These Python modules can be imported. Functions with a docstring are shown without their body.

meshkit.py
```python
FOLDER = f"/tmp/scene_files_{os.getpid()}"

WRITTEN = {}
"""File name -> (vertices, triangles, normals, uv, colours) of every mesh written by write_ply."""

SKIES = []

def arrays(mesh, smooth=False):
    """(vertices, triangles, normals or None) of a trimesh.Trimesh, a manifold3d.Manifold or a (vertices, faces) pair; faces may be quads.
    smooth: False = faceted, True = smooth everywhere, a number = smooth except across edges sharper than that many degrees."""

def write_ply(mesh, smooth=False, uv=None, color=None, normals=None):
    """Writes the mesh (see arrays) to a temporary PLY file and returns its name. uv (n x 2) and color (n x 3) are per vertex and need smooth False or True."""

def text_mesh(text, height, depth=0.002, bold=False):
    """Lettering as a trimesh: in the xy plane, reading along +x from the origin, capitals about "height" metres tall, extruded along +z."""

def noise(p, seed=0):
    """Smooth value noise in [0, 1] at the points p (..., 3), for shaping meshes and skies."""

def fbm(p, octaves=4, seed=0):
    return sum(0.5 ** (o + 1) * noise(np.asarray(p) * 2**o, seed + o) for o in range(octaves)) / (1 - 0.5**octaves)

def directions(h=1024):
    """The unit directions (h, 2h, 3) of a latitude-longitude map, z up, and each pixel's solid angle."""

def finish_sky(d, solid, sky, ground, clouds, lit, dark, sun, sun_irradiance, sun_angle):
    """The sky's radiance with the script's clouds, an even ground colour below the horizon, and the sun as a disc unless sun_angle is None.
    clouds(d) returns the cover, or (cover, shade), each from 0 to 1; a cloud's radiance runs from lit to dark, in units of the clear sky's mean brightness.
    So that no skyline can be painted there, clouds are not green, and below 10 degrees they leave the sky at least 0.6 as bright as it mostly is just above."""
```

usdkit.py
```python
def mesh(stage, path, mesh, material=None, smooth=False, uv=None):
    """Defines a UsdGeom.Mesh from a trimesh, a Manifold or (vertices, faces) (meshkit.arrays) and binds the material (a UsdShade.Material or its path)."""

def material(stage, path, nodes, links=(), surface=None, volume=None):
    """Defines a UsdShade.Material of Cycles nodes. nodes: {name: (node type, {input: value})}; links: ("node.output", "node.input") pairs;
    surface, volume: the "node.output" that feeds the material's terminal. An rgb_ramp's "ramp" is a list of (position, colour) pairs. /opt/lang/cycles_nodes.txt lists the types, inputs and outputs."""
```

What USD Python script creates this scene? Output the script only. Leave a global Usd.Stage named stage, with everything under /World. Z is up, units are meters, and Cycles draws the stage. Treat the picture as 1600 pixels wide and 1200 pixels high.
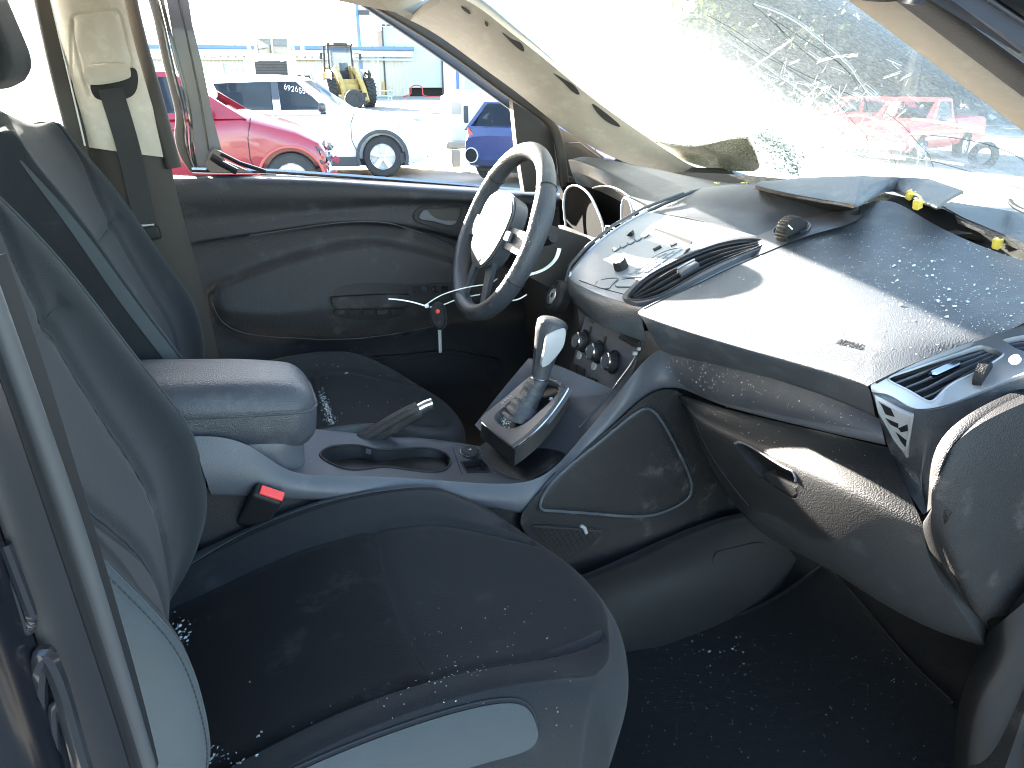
import math, random
import numpy as np
import trimesh, manifold3d as m3, usdkit, meshkit
from math import sin, cos, radians, pi
from pxr import Gf, Sdf, Usd, UsdGeom, UsdLux, UsdShade, Vt
from scipy.interpolate import RectBivariateSpline, griddata, PchipInterpolator, make_interp_spline
from scipy.spatial import cKDTree
from shapely.geometry import Polygon

stage = Usd.Stage.CreateInMemory()
UsdGeom.SetStageUpAxis(stage, 'Z'); UsdGeom.SetStageMetersPerUnit(stage, 1.0)
UsdGeom.Xform.Define(stage, '/World'); UsdGeom.Scope.Define(stage, '/World/Looks')
rng = np.random.default_rng(7)

# ---------------------------------------------------------------- camera, sky, sun, exposure
FPX = 1200.0                                     # focal length in pixels of a 1600 wide picture
def basis(ph, th, ro):
    ph, th, ro = map(radians, (ph, th, ro))
    fw = np.array([sin(ph)*cos(th), cos(ph)*cos(th), -sin(th)]); rt = np.array([cos(ph), -sin(ph), 0]); up = np.cross(rt, fw)
    return np.array([fw, rt*cos(ro)+up*sin(ro), up*cos(ro)-rt*sin(ro)])
BW = basis(21.5, 21.8, 0.0); CW = np.array([0, 0, 1.62])              # eye in the yard (z up, ground at 0)
BC = basis(21.5, 20.1, 2.3); CC = np.array([-.458, -1.228, .993])     # the same eye in the car's own axes (x ahead, y to the driver's side, z up from its floor)
ROT = BW.T @ BC                                                       # car axes -> yard axes: the wreck stands nose-down
TRA = CW - ROT @ CC
cam = UsdGeom.Camera.Define(stage, '/World/camera')
cam.CreateHorizontalApertureAttr(36.0); cam.CreateFocalLengthAttr(36.0*FPX/1600)
cam.CreateClippingRangeAttr(Gf.Vec2f(.03, 5000))
EXPOSURE = 4.7
cam.CreateExposureAttr(EXPOSURE)
mt = np.eye(4); mt[:3, 0] = BW[1]; mt[:3, 1] = BW[2]; mt[:3, 2] = -BW[0]; mt[:3, 3] = CW
cam.AddTransformOp().Set(Gf.Matrix4d(*mt.T.ravel().tolist()))

SUN_CAR = (-16.0, 15.7)                            # azimuth ahead of the car's left, elevation above the car's floor
a_, e_ = map(radians, SUN_CAR)
sun = ROT @ np.array([sin(a_)*cos(e_), cos(a_)*cos(e_), sin(e_)])
SUN_EL = math.asin(sun[2]); SUN_ROT = math.atan2(sun[0], sun[1])
sl = UsdLux.DistantLight.Define(stage, '/World/sun')
sl.CreateIntensityAttr(1.25); sl.CreateNormalizeAttr(True); sl.CreateAngleAttr(.5); sl.CreateColorAttr(Gf.Vec3f(1, .925, .82))
zz = sun; xx = np.cross([0, 0, 1], zz); xx /= np.linalg.norm(xx); yy = np.cross(zz, xx)
ms = np.eye(4); ms[:3, 0] = xx; ms[:3, 1] = yy; ms[:3, 2] = zz
sl.AddTransformOp().Set(Gf.Matrix4d(*ms.T.ravel().tolist()))
dome = UsdLux.DomeLight.Define(stage, '/World/sky')
dm = usdkit.material(stage, '/World/Looks/sky', {
    's': ('sky_texture', {'sky_type': 'single_scattering', 'sun_disc': False, 'sun_elevation': SUN_EL, 'sun_rotation': SUN_ROT, 'air_density': 1.0, 'aerosol_density': 1.0}),
    'b': ('background_shader', {'strength': .05})}, [('s.color', 'b.color')], surface='b.background')
UsdShade.MaterialBindingAPI.Apply(dome.GetPrim()).Bind(dm)
dome.GetPrim().SetCustomDataByKey('kind', 'structure')

# ---------------------------------------------------------------- helpers
def ray(px, py, B): return B[0] + B[1]*(px-800)/FPX - B[2]*(py-600)/FPX
def hit(C, d, x, y, z):
    k = (x-C[0])/d[0] if x is not None else (y-C[1])/d[1] if y is not None else (z-C[2])/d[2]
    return C + d*k
def P(px, py, x=None, y=None, z=None): return hit(CC, ray(px, py, BC), x, y, z)       # a measured point, in car axes
def W(px, py, x=None, y=None, z=None): return hit(CW, ray(px, py, BW), x, y, z)       # a measured point, in yard axes
def WD(px, py, d):                                                                     # at depth d from the eye
    return CW + ray(px, py, BW)*d
def pixc(p):
    v = np.asarray(p, float) - CC; z = v @ BC[0]
    return np.stack([800+FPX*(v @ BC[1])/z, 600-FPX*(v @ BC[2])/z], -1)
def nrm(v): v = np.asarray(v, float); return v/np.maximum(np.linalg.norm(v, axis=-1, keepdims=True), 1e-12)
def lerp(a, b, t): return np.asarray(a, float)*(1-t)+np.asarray(b, float)*t

used = {}
def path_of(parent, name):
    base = f'{parent}/{name}'
    n = used.get(base, -1)+1; used[base] = n
    return base if n == 0 else f'{base}_{n:03d}'
def data(prim, **kw):
    for k, v in kw.items():
        if v: prim.SetCustomDataByKey(k, v)
def thing(name, label, cat, M=None, group=None, kind=None):
    p = path_of('/World', name); x = UsdGeom.Xform.Define(stage, p)
    if M is not None: x.AddTransformOp().Set(Gf.Matrix4d(*np.asarray(M, float).T.ravel().tolist()))
    data(x.GetPrim(), label=label, category=cat, group=group, kind=kind)
    return p
def part(parent, name, mesh, mat, smooth=35, label=None, kind=None):
    p = path_of(parent, name)
    if isinstance(mesh, list): mesh = join(mesh)
    g = usdkit.mesh(stage, p, mesh, MAT[mat] if isinstance(mat, str) else mat, smooth=smooth)
    g.CreateDoubleSidedAttr(True)
    data(g.GetPrim(), label=label, kind=kind)
    return p
def top(name, mesh, mat, label=None, cat=None, group=None, kind=None, smooth=35, M=None):
    p = part('/World', name, mesh, mat, smooth)
    if M is not None: UsdGeom.Mesh.Get(stage, p).AddTransformOp().Set(Gf.Matrix4d(*np.asarray(M, float).T.ravel().tolist()))
    data(stage.GetPrimAtPath(p), label=label, category=cat, group=group, kind=kind)
    return p
def tm(m):
    if isinstance(m, trimesh.Trimesh): return m
    v, f, _ = meshkit.arrays(m); return trimesh.Trimesh(v, f, process=False)
def join(ms): return trimesh.util.concatenate([tm(m) for m in ms])
def xf(m, M): m = tm(m).copy(); m.apply_transform(M); return m
def frame(o, x, y=None, z=None):
    """4x4 with origin o, x axis along x, and y near y (or z near z)."""
    x = nrm(x)
    if z is not None: z = nrm(z - x*np.dot(z, x)) if abs(np.dot(nrm(z), x)) < .999 else nrm(np.cross(x, [0, 1, .3])); y = np.cross(z, x)
    else: y = nrm(np.asarray(y, float) - x*np.dot(y, x)); z = np.cross(x, y)
    M = np.eye(4); M[:3, 0], M[:3, 1], M[:3, 2], M[:3, 3] = x, y, z, o
    return M
def trans(*t): M = np.eye(4); M[:3, 3] = t; return M
def rotx(a): return trimesh.transformations.rotation_matrix(radians(a), [1, 0, 0])
def roty(a): return trimesh.transformations.rotation_matrix(radians(a), [0, 1, 0])
def rotz(a): return trimesh.transformations.rotation_matrix(radians(a), [0, 0, 1])
def box(sx, sy, sz, c=(0, 0, 0)): m = trimesh.creation.box([sx, sy, sz]); m.apply_translation(c); return m
def rbox(sx, sy, sz, r=.01, c=(0, 0, 0), seg=10):
    r = min(r, sx/2.01, sy/2.01, sz/2.01)
    s = m3.Manifold.sphere(r, seg)
    return tm(m3.Manifold.batch_hull([s.translate((x*(sx/2-r)+c[0], y*(sy/2-r)+c[1], z*(sz/2-r)+c[2])) for x in (-1, 1) for y in (-1, 1) for z in (-1, 1)]))
def hull(pts): return tm(m3.Manifold.hull_points(np.asarray(pts, float)))
def cyl(r, h, n=32, c=(0, 0, 0), r2=None):
    return tm(m3.Manifold.cylinder(h, r, r if r2 is None else r2, n, True).translate(c))
def lathe(prof, n=40):
    """prof: (radius, z) from bottom to top, revolved about z."""
    prof = np.asarray(prof, float); a = np.linspace(0, 2*pi, n, endpoint=False)
    v = np.stack([np.outer(prof[:, 0], np.cos(a)), np.outer(prof[:, 0], np.sin(a)), np.repeat(prof[:, 1:2], n, 1)], -1).reshape(-1, 3)
    f = []
    for i in range(len(prof)-1):
        for j in range(n):
            k = (j+1) % n; f.append([i*n+j, i*n+k, (i+1)*n+k, (i+1)*n+j])
    return tm((v, np.array(f)))
def curve(pts, n=60, closed=False):
    pts = np.asarray(pts, float)
    if closed: pts = np.vstack([pts, pts[:1]])
    d = np.r_[0, np.cumsum(np.maximum(np.linalg.norm(np.diff(pts, axis=0), axis=1), 1e-9)**.5)]
    if len(pts) == 2: return np.array([lerp(pts[0], pts[1], t) for t in np.linspace(0, 1, n)])
    k = min(3, len(pts)-1)
    if closed: s = make_interp_spline(d, pts, k=3, bc_type='periodic')
    else: s = make_interp_spline(d, pts, k=k, bc_type='natural' if k == 3 else None)
    t = np.linspace(0, d[-1], n, endpoint=not closed)
    return s(t)
def poly_line(pts, n=40):
    """evenly sampled straight polyline"""
    pts = np.asarray(pts, float); d = np.r_[0, np.cumsum(np.linalg.norm(np.diff(pts, axis=0), axis=1))]
    t = np.linspace(0, d[-1], n); return np.stack([np.interp(t, d, pts[:, i]) for i in range(pts.shape[1])], 1)
def sweep(path, prof, up=(0, 0, 1), closed=False, scale=None, caps=True):
    """prof: (k,2) closed outline in (side, up) carried along path (n,3)."""
    path = np.asarray(path, float); prof = np.asarray(prof, float); n, k = len(path), len(prof)
    t = np.roll(path, -1, 0)-np.roll(path, 1, 0)
    if not closed: t[0] = path[1]-path[0]; t[-1] = path[-1]-path[-2]
    t = nrm(t); up = np.asarray(up, float); up = np.broadcast_to(up, t.shape)
    s = nrm(np.cross(t, up)); u = np.cross(s, t)
    sc = np.ones(n) if scale is None else np.asarray(scale, float)
    v = path[:, None]+sc[:, None, None]*(prof[None, :, :1]*s[:, None]+prof[None, :, 1:]*u[:, None])
    v = v.reshape(-1, 3); f = []
    for i in range(n if closed else n-1):
        a, b = i*k, ((i+1) % n)*k
        for j in range(k):
            q = (j+1) % k; f += [[a+j, a+q, b+q], [a+j, b+q, b+j]]
    if caps and not closed:
        for base, fl in ((0, 0), ((n-1)*k, 1)):
            c = len(v); v = np.vstack([v, v[base:base+k].mean(0)])
            for j in range(k):
                q = (j+1) % k; f.append([c, base+q, base+j] if not fl else [c, base+j, base+q])
    return trimesh.Trimesh(v, np.array(f), process=False)
def circ(r, n=10, ry=None): a = np.linspace(0, 2*pi, n, endpoint=False); return np.stack([r*np.cos(a), (ry or r)*np.sin(a)], 1)
def rrect(w, h, r, n=5):
    r = min(r, w/2.01, h/2.01); o = []
    for cx, cy, a0 in ((w/2-r, h/2-r, 0), (-w/2+r, h/2-r, 90), (-w/2+r, -h/2+r, 180), (w/2-r, -h/2+r, 270)):
        for t in np.linspace(a0, a0+90, n): o.append((cx+r*cos(radians(t)), cy+r*sin(radians(t))))
    return np.array(o)
def tube(path, r, n=8, closed=False, up=(.13, .21, 1)): return sweep(path, circ(r if np.ndim(r) == 0 else 1, n), up, closed, None if np.ndim(r) == 0 else r)
def dashes(path, dash, gap, r, n=5):
    path = np.asarray(path); d = np.r_[0, np.cumsum(np.linalg.norm(np.diff(path, axis=0), axis=1))]
    out, s = [], 0
    while s+dash < d[-1]:
        q = np.stack([np.interp([s, s+dash*.5, s+dash], d, path[:, i]) for i in range(3)], 1)
        out.append(tube(q, r, n)); s += dash+gap
    return join(out)
def prism(poly, h, bevel=0, holes=()):
    """outline in xy (m) extruded from z=0 to h, edges bevelled at the top."""
    cs = m3.CrossSection([np.asarray(poly, float)], m3.FillRule.NonZero)
    for q in holes: cs = cs - m3.CrossSection([np.asarray(q, float)], m3.FillRule.NonZero)
    if not bevel: return tm(m3.Manifold.extrude(cs, h))
    layers = [tm(m3.Manifold.extrude(cs, h-bevel))]
    inner = cs.offset(-bevel, m3.JoinType.Round, 2, 8)
    if inner.is_empty(): return layers[0]
    polys = cs.to_polygons(); 
    if len(polys) == 1 and len(inner.to_polygons()) == 1:
        return tm(m3.Manifold.hull(m3.Manifold.extrude(cs, h-bevel)+m3.Manifold.extrude(inner, h))) if is_convex(polys[0]) else tm(m3.Manifold.extrude(cs, h-bevel)+m3.Manifold.extrude(inner, h-bevel*.3))
    return tm(m3.Manifold.extrude(cs, h-bevel)+m3.Manifold.extrude(inner, h-bevel*.3))
def is_convex(p):
    p = np.asarray(p); a = np.roll(p, -1, 0)-p; b = np.roll(a, -1, 0); c = a[:, 0]*b[:, 1]-a[:, 1]*b[:, 0]
    return (c > -1e-9).all() or (c < 1e-9).all()

class Surf:
    """A smooth surface through a grid of measured points, S(u, v), u and v counted in grid steps."""
    def __init__(s, ctrl, ku=3, kv=3):
        c = np.asarray(ctrl, float); s.m, s.n = c.shape[:2]
        s.u, s.v = np.arange(s.m), np.arange(s.n)
        s.f = [RectBivariateSpline(s.u, s.v, c[..., i], kx=min(ku, s.m-1), ky=min(kv, s.n-1)) for i in range(3)]
        s.su = np.linalg.norm(np.diff(c, axis=0), axis=2).mean(); s.sv = np.linalg.norm(np.diff(c, axis=1), axis=2).mean()
        s.disp, s.flip, s.table = None, 1.0, None
        mid = s.at([(s.m-1)/2], [(s.n-1)/2]); 
        if np.dot(s.normal([(s.m-1)/2], [(s.n-1)/2])[0], CC-mid[0]) < 0: s.flip = -1.0
    def at(s, u, v):
        u, v = np.clip(np.asarray(u, float), 0, s.m-1), np.clip(np.asarray(v, float), 0, s.n-1)
        return np.stack([f.ev(u, v) for f in s.f], -1)
    def normal(s, u, v):
        u, v = np.clip(np.asarray(u, float), 0, s.m-1), np.clip(np.asarray(v, float), 0, s.n-1)
        e = 1e-4; a = s.at(u+e, v)-s.at(u-e, v); b = s.at(u, v+e)-s.at(u, v-e)
        return nrm(np.cross(a, b))*s.flip
    def pos(s, u, v, h=0):
        u, v = np.asarray(u, float), np.asarray(v, float)
        d = h + (s.disp(u, v) if s.disp is not None else 0)
        return s.at(u, v)+s.normal(u, v)*np.broadcast_to(np.asarray(d, float), u.shape)[..., None]
    def mesh(s, nu, nv, h=0):
        U, V = np.meshgrid(np.linspace(0, s.m-1, nu), np.linspace(0, s.n-1, nv), indexing='ij')
        p = s.pos(U.ravel(), V.ravel(), h); i = np.arange(nu*nv).reshape(nu, nv)
        f = np.stack([i[:-1, :-1], i[1:, :-1], i[1:, 1:], i[:-1, 1:]], -1).reshape(-1, 4)
        return tm((p, f if s.flip > 0 else f[:, ::-1]))
    def solid(s, nu, nv, thick, holes=(), keep=None):
        """closed slab thick behind the surface, with holes (outlines in u, v) cut through; keep: an outline to keep."""
        k = 1000.0; nx, ny = nu-1, nv-1
        U, V = np.meshgrid(np.linspace(0, s.m-1, nu), np.linspace(0, s.n-1, nv), indexing='ij')
        v = np.vstack([np.stack([U.ravel()*s.su*k, V.ravel()*s.sv*k, np.full(U.size, h*k)], 1) for h in (-thick, 0)])
        i = np.arange(nu*nv).reshape(nu, nv); f = []
        q = np.stack([i[:-1, :-1], i[1:, :-1], i[1:, 1:], i[:-1, 1:]], -1).reshape(-1, 4)
        f = [q+nu*nv, q[:, ::-1]]
        o = np.r_[i[:, 0], i[-1, 1:], i[-2::-1, -1], i[0, -2:0:-1]]; o2 = np.roll(o, -1)
        f.append(np.stack([o, o2, o2+nu*nv, o+nu*nv], 1))
        f = np.vstack(f); f = np.vstack([f[:, [0, 1, 2]], f[:, [0, 2, 3]]])
        mm = m3.Manifold(m3.Mesh(v.astype(np.float32), f.astype(np.uint32)))
        if mm.status() != m3.Error.NoError or mm.volume() < 0: raise RuntimeError('slab '+str(mm.status()))
        for hq in holes: mm = mm - s._pr(hq, thick, k)
        if keep is not None: mm = mm ^ s._pr(keep, thick, k)
        return s._warp(mm, k)
    def _pr(s, q, thick, k):
        q = np.asarray(q, float)*[s.su*k, s.sv*k]
        return m3.Manifold.extrude(m3.CrossSection([q], m3.FillRule.NonZero if area2(q) > 0 else m3.FillRule.NonZero), (thick+.2)*k).translate((0, 0, -(thick+.1)*k)) if area2(q) > 0 else s._pr(np.asarray(q)[::-1]/[s.su*k, s.sv*k], thick, k)
    def _warp(s, mm, k):
        m = mm.to_mesh(); v = np.array(m.vert_properties[:, :3], float)/k
        p = s.pos(v[:, 0]/s.su, v[:, 1]/s.sv, v[:, 2]); f = np.array(m.tri_verts)
        return trimesh.Trimesh(p, f if s.flip > 0 else f[:, ::-1], process=False)
    def plate(s, outline, h0, h1, refine=.012, bevel=0.0, holes=()):
        """a raised (or sunk) slab following the surface between heights h0 and h1 inside the outline in u, v."""
        k = 1000.0; q = np.asarray(outline, float)*[s.su*k, s.sv*k]
        if area2(q) < 0: q = q[::-1]
        cs = m3.CrossSection([q], m3.FillRule.NonZero)
        for hq in holes:
            hq = np.asarray(hq, float)*[s.su*k, s.sv*k]; hq = hq if area2(hq) > 0 else hq[::-1]
            cs = cs - m3.CrossSection([hq], m3.FillRule.NonZero)
        mm = m3.Manifold.extrude(cs, (h1-h0-bevel)*k).translate((0, 0, h0*k))
        if bevel:
            for t0, t1, off in ((bevel, bevel*.35, .3), (bevel*.35, 0, 1.)):
                mm = mm + m3.Manifold.extrude(cs.offset(-bevel*k*off, m3.JoinType.Round, 2, 8), (h1-h0-t1)*k).translate((0, 0, h0*k))
        return s._warp(mm.refine_to_length(refine*k), k)
    def uv(s, pts):
        """picture points -> (u, v) on the surface"""
        if s.table is None:
            a, b = np.meshgrid(np.linspace(0, s.m-1, 110), np.linspace(0, s.n-1, 110), indexing='ij')
            a, b = a.ravel(), b.ravel(); w = s.at(a, b)
            s.table = (cKDTree(pixc(w)), np.stack([a, b], 1), np.linalg.norm(w-CC, axis=1))
        pts = np.asarray(pts, float); dd, ii = s.table[0].query(pts, k=12)
        score = dd+np.where(dd > dd[:, :1]+9, 1e6, 0)*1.0 + 400*(s.table[2][ii]-s.table[2][ii].min(1, keepdims=True)); q = s.table[1][ii[np.arange(len(pts)), score.argmin(1)]].copy()
        for _ in range(7):      # Newton steps in the picture
            e = pts-pixc(s.at(q[:, 0], q[:, 1])); h = 1e-3
            ju = (pixc(s.at(q[:, 0]+h, q[:, 1]))-pixc(s.at(q[:, 0]-h, q[:, 1])))/(2*h); jv = (pixc(s.at(q[:, 0], q[:, 1]+h))-pixc(s.at(q[:, 0], q[:, 1]-h)))/(2*h)
            det = ju[:, 0]*jv[:, 1]-ju[:, 1]*jv[:, 0]; ok = np.abs(det) > 1e-3; det = np.where(ok, det, 1)
            st = np.stack([(e[:, 0]*jv[:, 1]-e[:, 1]*jv[:, 0])/det, (ju[:, 0]*e[:, 1]-ju[:, 1]*e[:, 0])/det], 1)
            q = np.where(ok[:, None], q+np.clip(st, -.3, .3), q); q = np.clip(q, [0, 0], [s.m-1, s.n-1])
        return q
    def line(s, pts, r, h=0, n=60, closed=False, px=True, dash=None, seg=6):
        q = curve(pts, n, closed); q = s.uv(q) if px else q
        p = s.pos(q[:, 0], q[:, 1], h)
        return dashes(p, dash[0], dash[1], r, 5) if dash else tube(p, r, seg, closed)
    def groove(s, lines, width, depth, px=True, res=220):
        """adds soft grooves (depth < 0 sinks) along polylines; stored as a height table over (u, v)."""
        gu, gv = np.linspace(0, s.m-1, res), np.linspace(0, s.n-1, res); A, B = np.meshgrid(gu, gv, indexing='ij')
        H = np.zeros(A.shape)
        for l, wd, dp in zip(lines, np.broadcast_to(width, len(lines)), np.broadcast_to(depth, len(lines))):
            q = curve(l, 120); q = s.uv(q) if px else q
            from scipy.spatial import cKDTree
            d, _ = cKDTree(q*[s.su, s.sv]).query(np.stack([A.ravel()*s.su, B.ravel()*s.sv], 1))
            H += dp*np.exp(-(d.reshape(A.shape)/wd)**2)
        f = RectBivariateSpline(gu, gv, H, kx=1, ky=1); old = s.disp
        s.disp = (lambda u, v: f.ev(u, v)) if old is None else (lambda u, v: f.ev(u, v)+old(u, v))
    def dome(s, outline, height, soft, px=True, res=220):
        """swells (or sinks) the area inside an outline, with an edge 'soft' metres wide."""
        from scipy.spatial import cKDTree
        import shapely
        gu, gv = np.linspace(0, s.m-1, res), np.linspace(0, s.n-1, res); A, B = np.meshgrid(gu, gv, indexing='ij')
        q = curve(outline, 200, True); q = s.uv(q) if px else q
        X = np.stack([A.ravel()*s.su, B.ravel()*s.sv], 1); qq = q*[s.su, s.sv]
        d, _ = cKDTree(qq).query(X); ins = shapely.contains_xy(Polygon(qq).buffer(0), X[:, 0], X[:, 1])
        sd = np.where(ins, d, -d); t = np.clip(sd/soft*.5+.5, 0, 1); H = (height*t*t*(3-2*t)).reshape(A.shape)
        f = RectBivariateSpline(gu, gv, H, kx=1, ky=1); old = s.disp
        s.disp = (lambda u, v: f.ev(u, v)) if old is None else (lambda u, v: f.ev(u, v)+old(u, v))
def area2(q): q = np.asarray(q); return np.sum(q[:, 0]*np.roll(q[:, 1], -1)-np.roll(q[:, 0], -1)*q[:, 1])
def flat(pts, x=None, y=None, z=None):
    """measured picture outline on one plane of the car"""
    return np.array([P(a, b, x, y, z) for a, b in pts])
def grid_px(rows):
    """rows of (px, py, axis, value)"""
    return [[P(a, b, **{ax: val}) for a, b, ax, val in r] for r in rows]
def quad_slab(pts, thick, n=None):
    """closed slab under a loop of 3D points (roughly plane, convex or not), thick along its normal n"""
    pts = np.asarray(pts, float); c = pts.mean(0)
    if n is None: n = np.linalg.svd(pts-c)[2][2]; n = n if np.dot(n, CC-c) > 0 else -n
    n = nrm(n); x = nrm(pts[1]-pts[0]-n*np.dot(pts[1]-pts[0], n)); y = np.cross(n, x); F = np.eye(4); F[:3, 0], F[:3, 1], F[:3, 2], F[:3, 3] = x, y, n, c
    q = np.stack([(pts-c) @ x, (pts-c) @ y], 1); q = q if area2(q) > 0 else q[::-1]
    m = prism(q, thick, min(thick*.3, .003)); m.apply_translation((0, 0, -thick)); m.apply_transform(F); return m

# ---------------------------------------------------------------- materials
MAT = {}
def mat(name, color, rough=.5, spec=.5, metal=0, grain=None, bump=0.0, tone=0.0, tone_scale=6, coat=0, extra=None, sheen=0, dirt=None):
    """principled surface with grain relief and faint uneven tone in the thing's own colour"""
    n = {'p': ('principled_bsdf', dict({'base_color': color, 'roughness': rough, 'specular_ior_level': spec, 'metallic': metal, 'coat_weight': coat, 'sheen_weight': sheen}, **(extra or {})))}
    l = []
    n['tc'] = ('texture_coordinate', {})
    if tone:
        n['tn'] = ('noise_texture', {'scale': tone_scale, 'detail': 5, 'roughness': .6}); l.append(('tc.object', 'tn.vector'))
        n['tr'] = ('rgb_ramp', {'ramp': [(.25, tuple(c*(1-tone) for c in color)), (.75, tuple(min(1, c*(1+tone)) for c in color))]})
        l += [('tn.fac', 'tr.fac')]
        last = 'tr.color'
        if dirt:                                      # pale dust and smears with shapes of their own
            n['dn'] = ('noise_texture', {'scale': dirt[1], 'detail': 8, 'roughness': .7}); l.append(('tc.object', 'dn.vector'))
            n['dr'] = ('map_range', {'from_min': dirt[2], 'from_max': dirt[3], 'to_min': 0, 'to_max': dirt[4], 'clamp': True}); l.append(('dn.fac', 'dr.value'))
            n['dm'] = ('mix_color', {'b': dirt[0]}); l += [(last, 'dm.a'), ('dr.result', 'dm.fac')]; last = 'dm.result'
        l.append((last, 'p.base_color'))
    if grain:
        kind, sc = grain
        if kind == 'leather':
            n['g'] = ('voronoi_texture', {'scale': sc, 'feature': 'smooth_f1', 'smoothness': .4}); out = 'g.distance'
        elif kind == 'weave':
            n['g'] = ('noise_texture', {'scale': sc, 'detail': 3, 'roughness': .7}); out = 'g.fac'
        else:
            n['g'] = ('noise_texture', {'scale': sc, 'detail': 2, 'roughness': .5}); out = 'g.fac'
        n['b'] = ('bump', {'strength': bump, 'distance': .0012}); l += [('tc.object', 'g.vector'), (out, 'b.height'), ('b.normal', 'p.normal')]
    MAT[name] = usdkit.material(stage, f'/World/Looks/{name}', n, l, surface='p.BSDF')
    return MAT[name]
DUST = (.30, .29, .27)
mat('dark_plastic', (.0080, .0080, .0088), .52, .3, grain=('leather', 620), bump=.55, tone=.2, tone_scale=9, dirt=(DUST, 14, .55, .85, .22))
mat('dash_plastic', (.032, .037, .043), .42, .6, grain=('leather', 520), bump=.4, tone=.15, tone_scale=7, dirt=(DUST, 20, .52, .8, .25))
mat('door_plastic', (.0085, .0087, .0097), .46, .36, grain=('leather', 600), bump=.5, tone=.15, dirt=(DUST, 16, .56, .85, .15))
mat('grey_plastic', (.044, .0475, .056), .42, .5, grain=('noise', 900), bump=.35, tone=.1, tone_scale=12, dirt=(DUST, 34, .55, .85, .12))
mat('silver_plastic', (.32, .33, .34), .34, .5, metal=.35, grain=('noise', 900), bump=.2, tone=.06)
mat('black_plastic', (.005, .005, .0055), .55, .3, tone=.2)
mat('gloss_black', (.008, .008, .009), .12, .5, tone=.2)
mat('rubber', (.014, .014, .015), .6, .4, grain=('noise', 300), bump=.3, tone=.2)
mat('chrome', (.62, .63, .65), .16, .5, metal=1.0)
mat('fabric', (.0108, .0124, .0143), .9, .12, grain=('weave', 480), bump=.9, tone=.12, tone_scale=9, sheen=.06, dirt=(DUST, 9, .6, .85, .12))
mat('insert_fabric', (.0070, .0078, .0088), .9, .1, grain=('weave', 420), bump=.9, tone=.2, tone_scale=9, sheen=.05, dirt=(DUST, 11, .56, .8, .12))
mat('light_fabric', (.036, .043, .047), .85, .2, grain=('weave', 1300), bump=.8, tone=.1, sheen=.05)
mat('vinyl', (.024, .0265, .031), .4, .5, grain=('leather', 420), bump=.6, tone=.12, dirt=(DUST, 18, .55, .85, .2))
mat('thread', (.05, .055, .065), .8, .2)
mat('dark_thread', (.012, .013, .016), .8, .2)
mat('headliner', (.36, .33, .28), .8, .25, grain=('weave', 900), bump=.4, tone=.05)
mat('beige_trim', (.35, .315, .265), .55, .4, grain=('noise', 700), bump=.25, tone=.05, tone_scale=14, dirt=((.62, .60, .52), 26, .5, .75, .3))
mat('tan_trim', (.021, .0175, .014), .6, .4, grain=('noise', 700), bump=.3, tone=.12)
mat('belt_web', (.02, .0205, .021), .75, .3, grain=('weave', 500), bump=.6, tone=.15)
mat('carpet', (.0062, .0066, .0072), .95, .1, grain=('weave', 520), bump=1.0, tone=.35, tone_scale=60, sheen=.15)
mat('mat_carpet', (.0055, .0062, .007), .95, .1, grain=('weave', 420), bump=1.0, tone=.4, tone_scale=80, sheen=.12)
mat('red_button', (.62, .045, .04), .3, .5)
mat('yellow_clip', (.62, .50, .09), .4, .5, tone=.1)
mat('blue_clip', (.05, .16, .4), .4, .5)
mat('body_paint', (.003, .0034, .0045), .22, .35, coat=.12, tone=.15)
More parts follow.
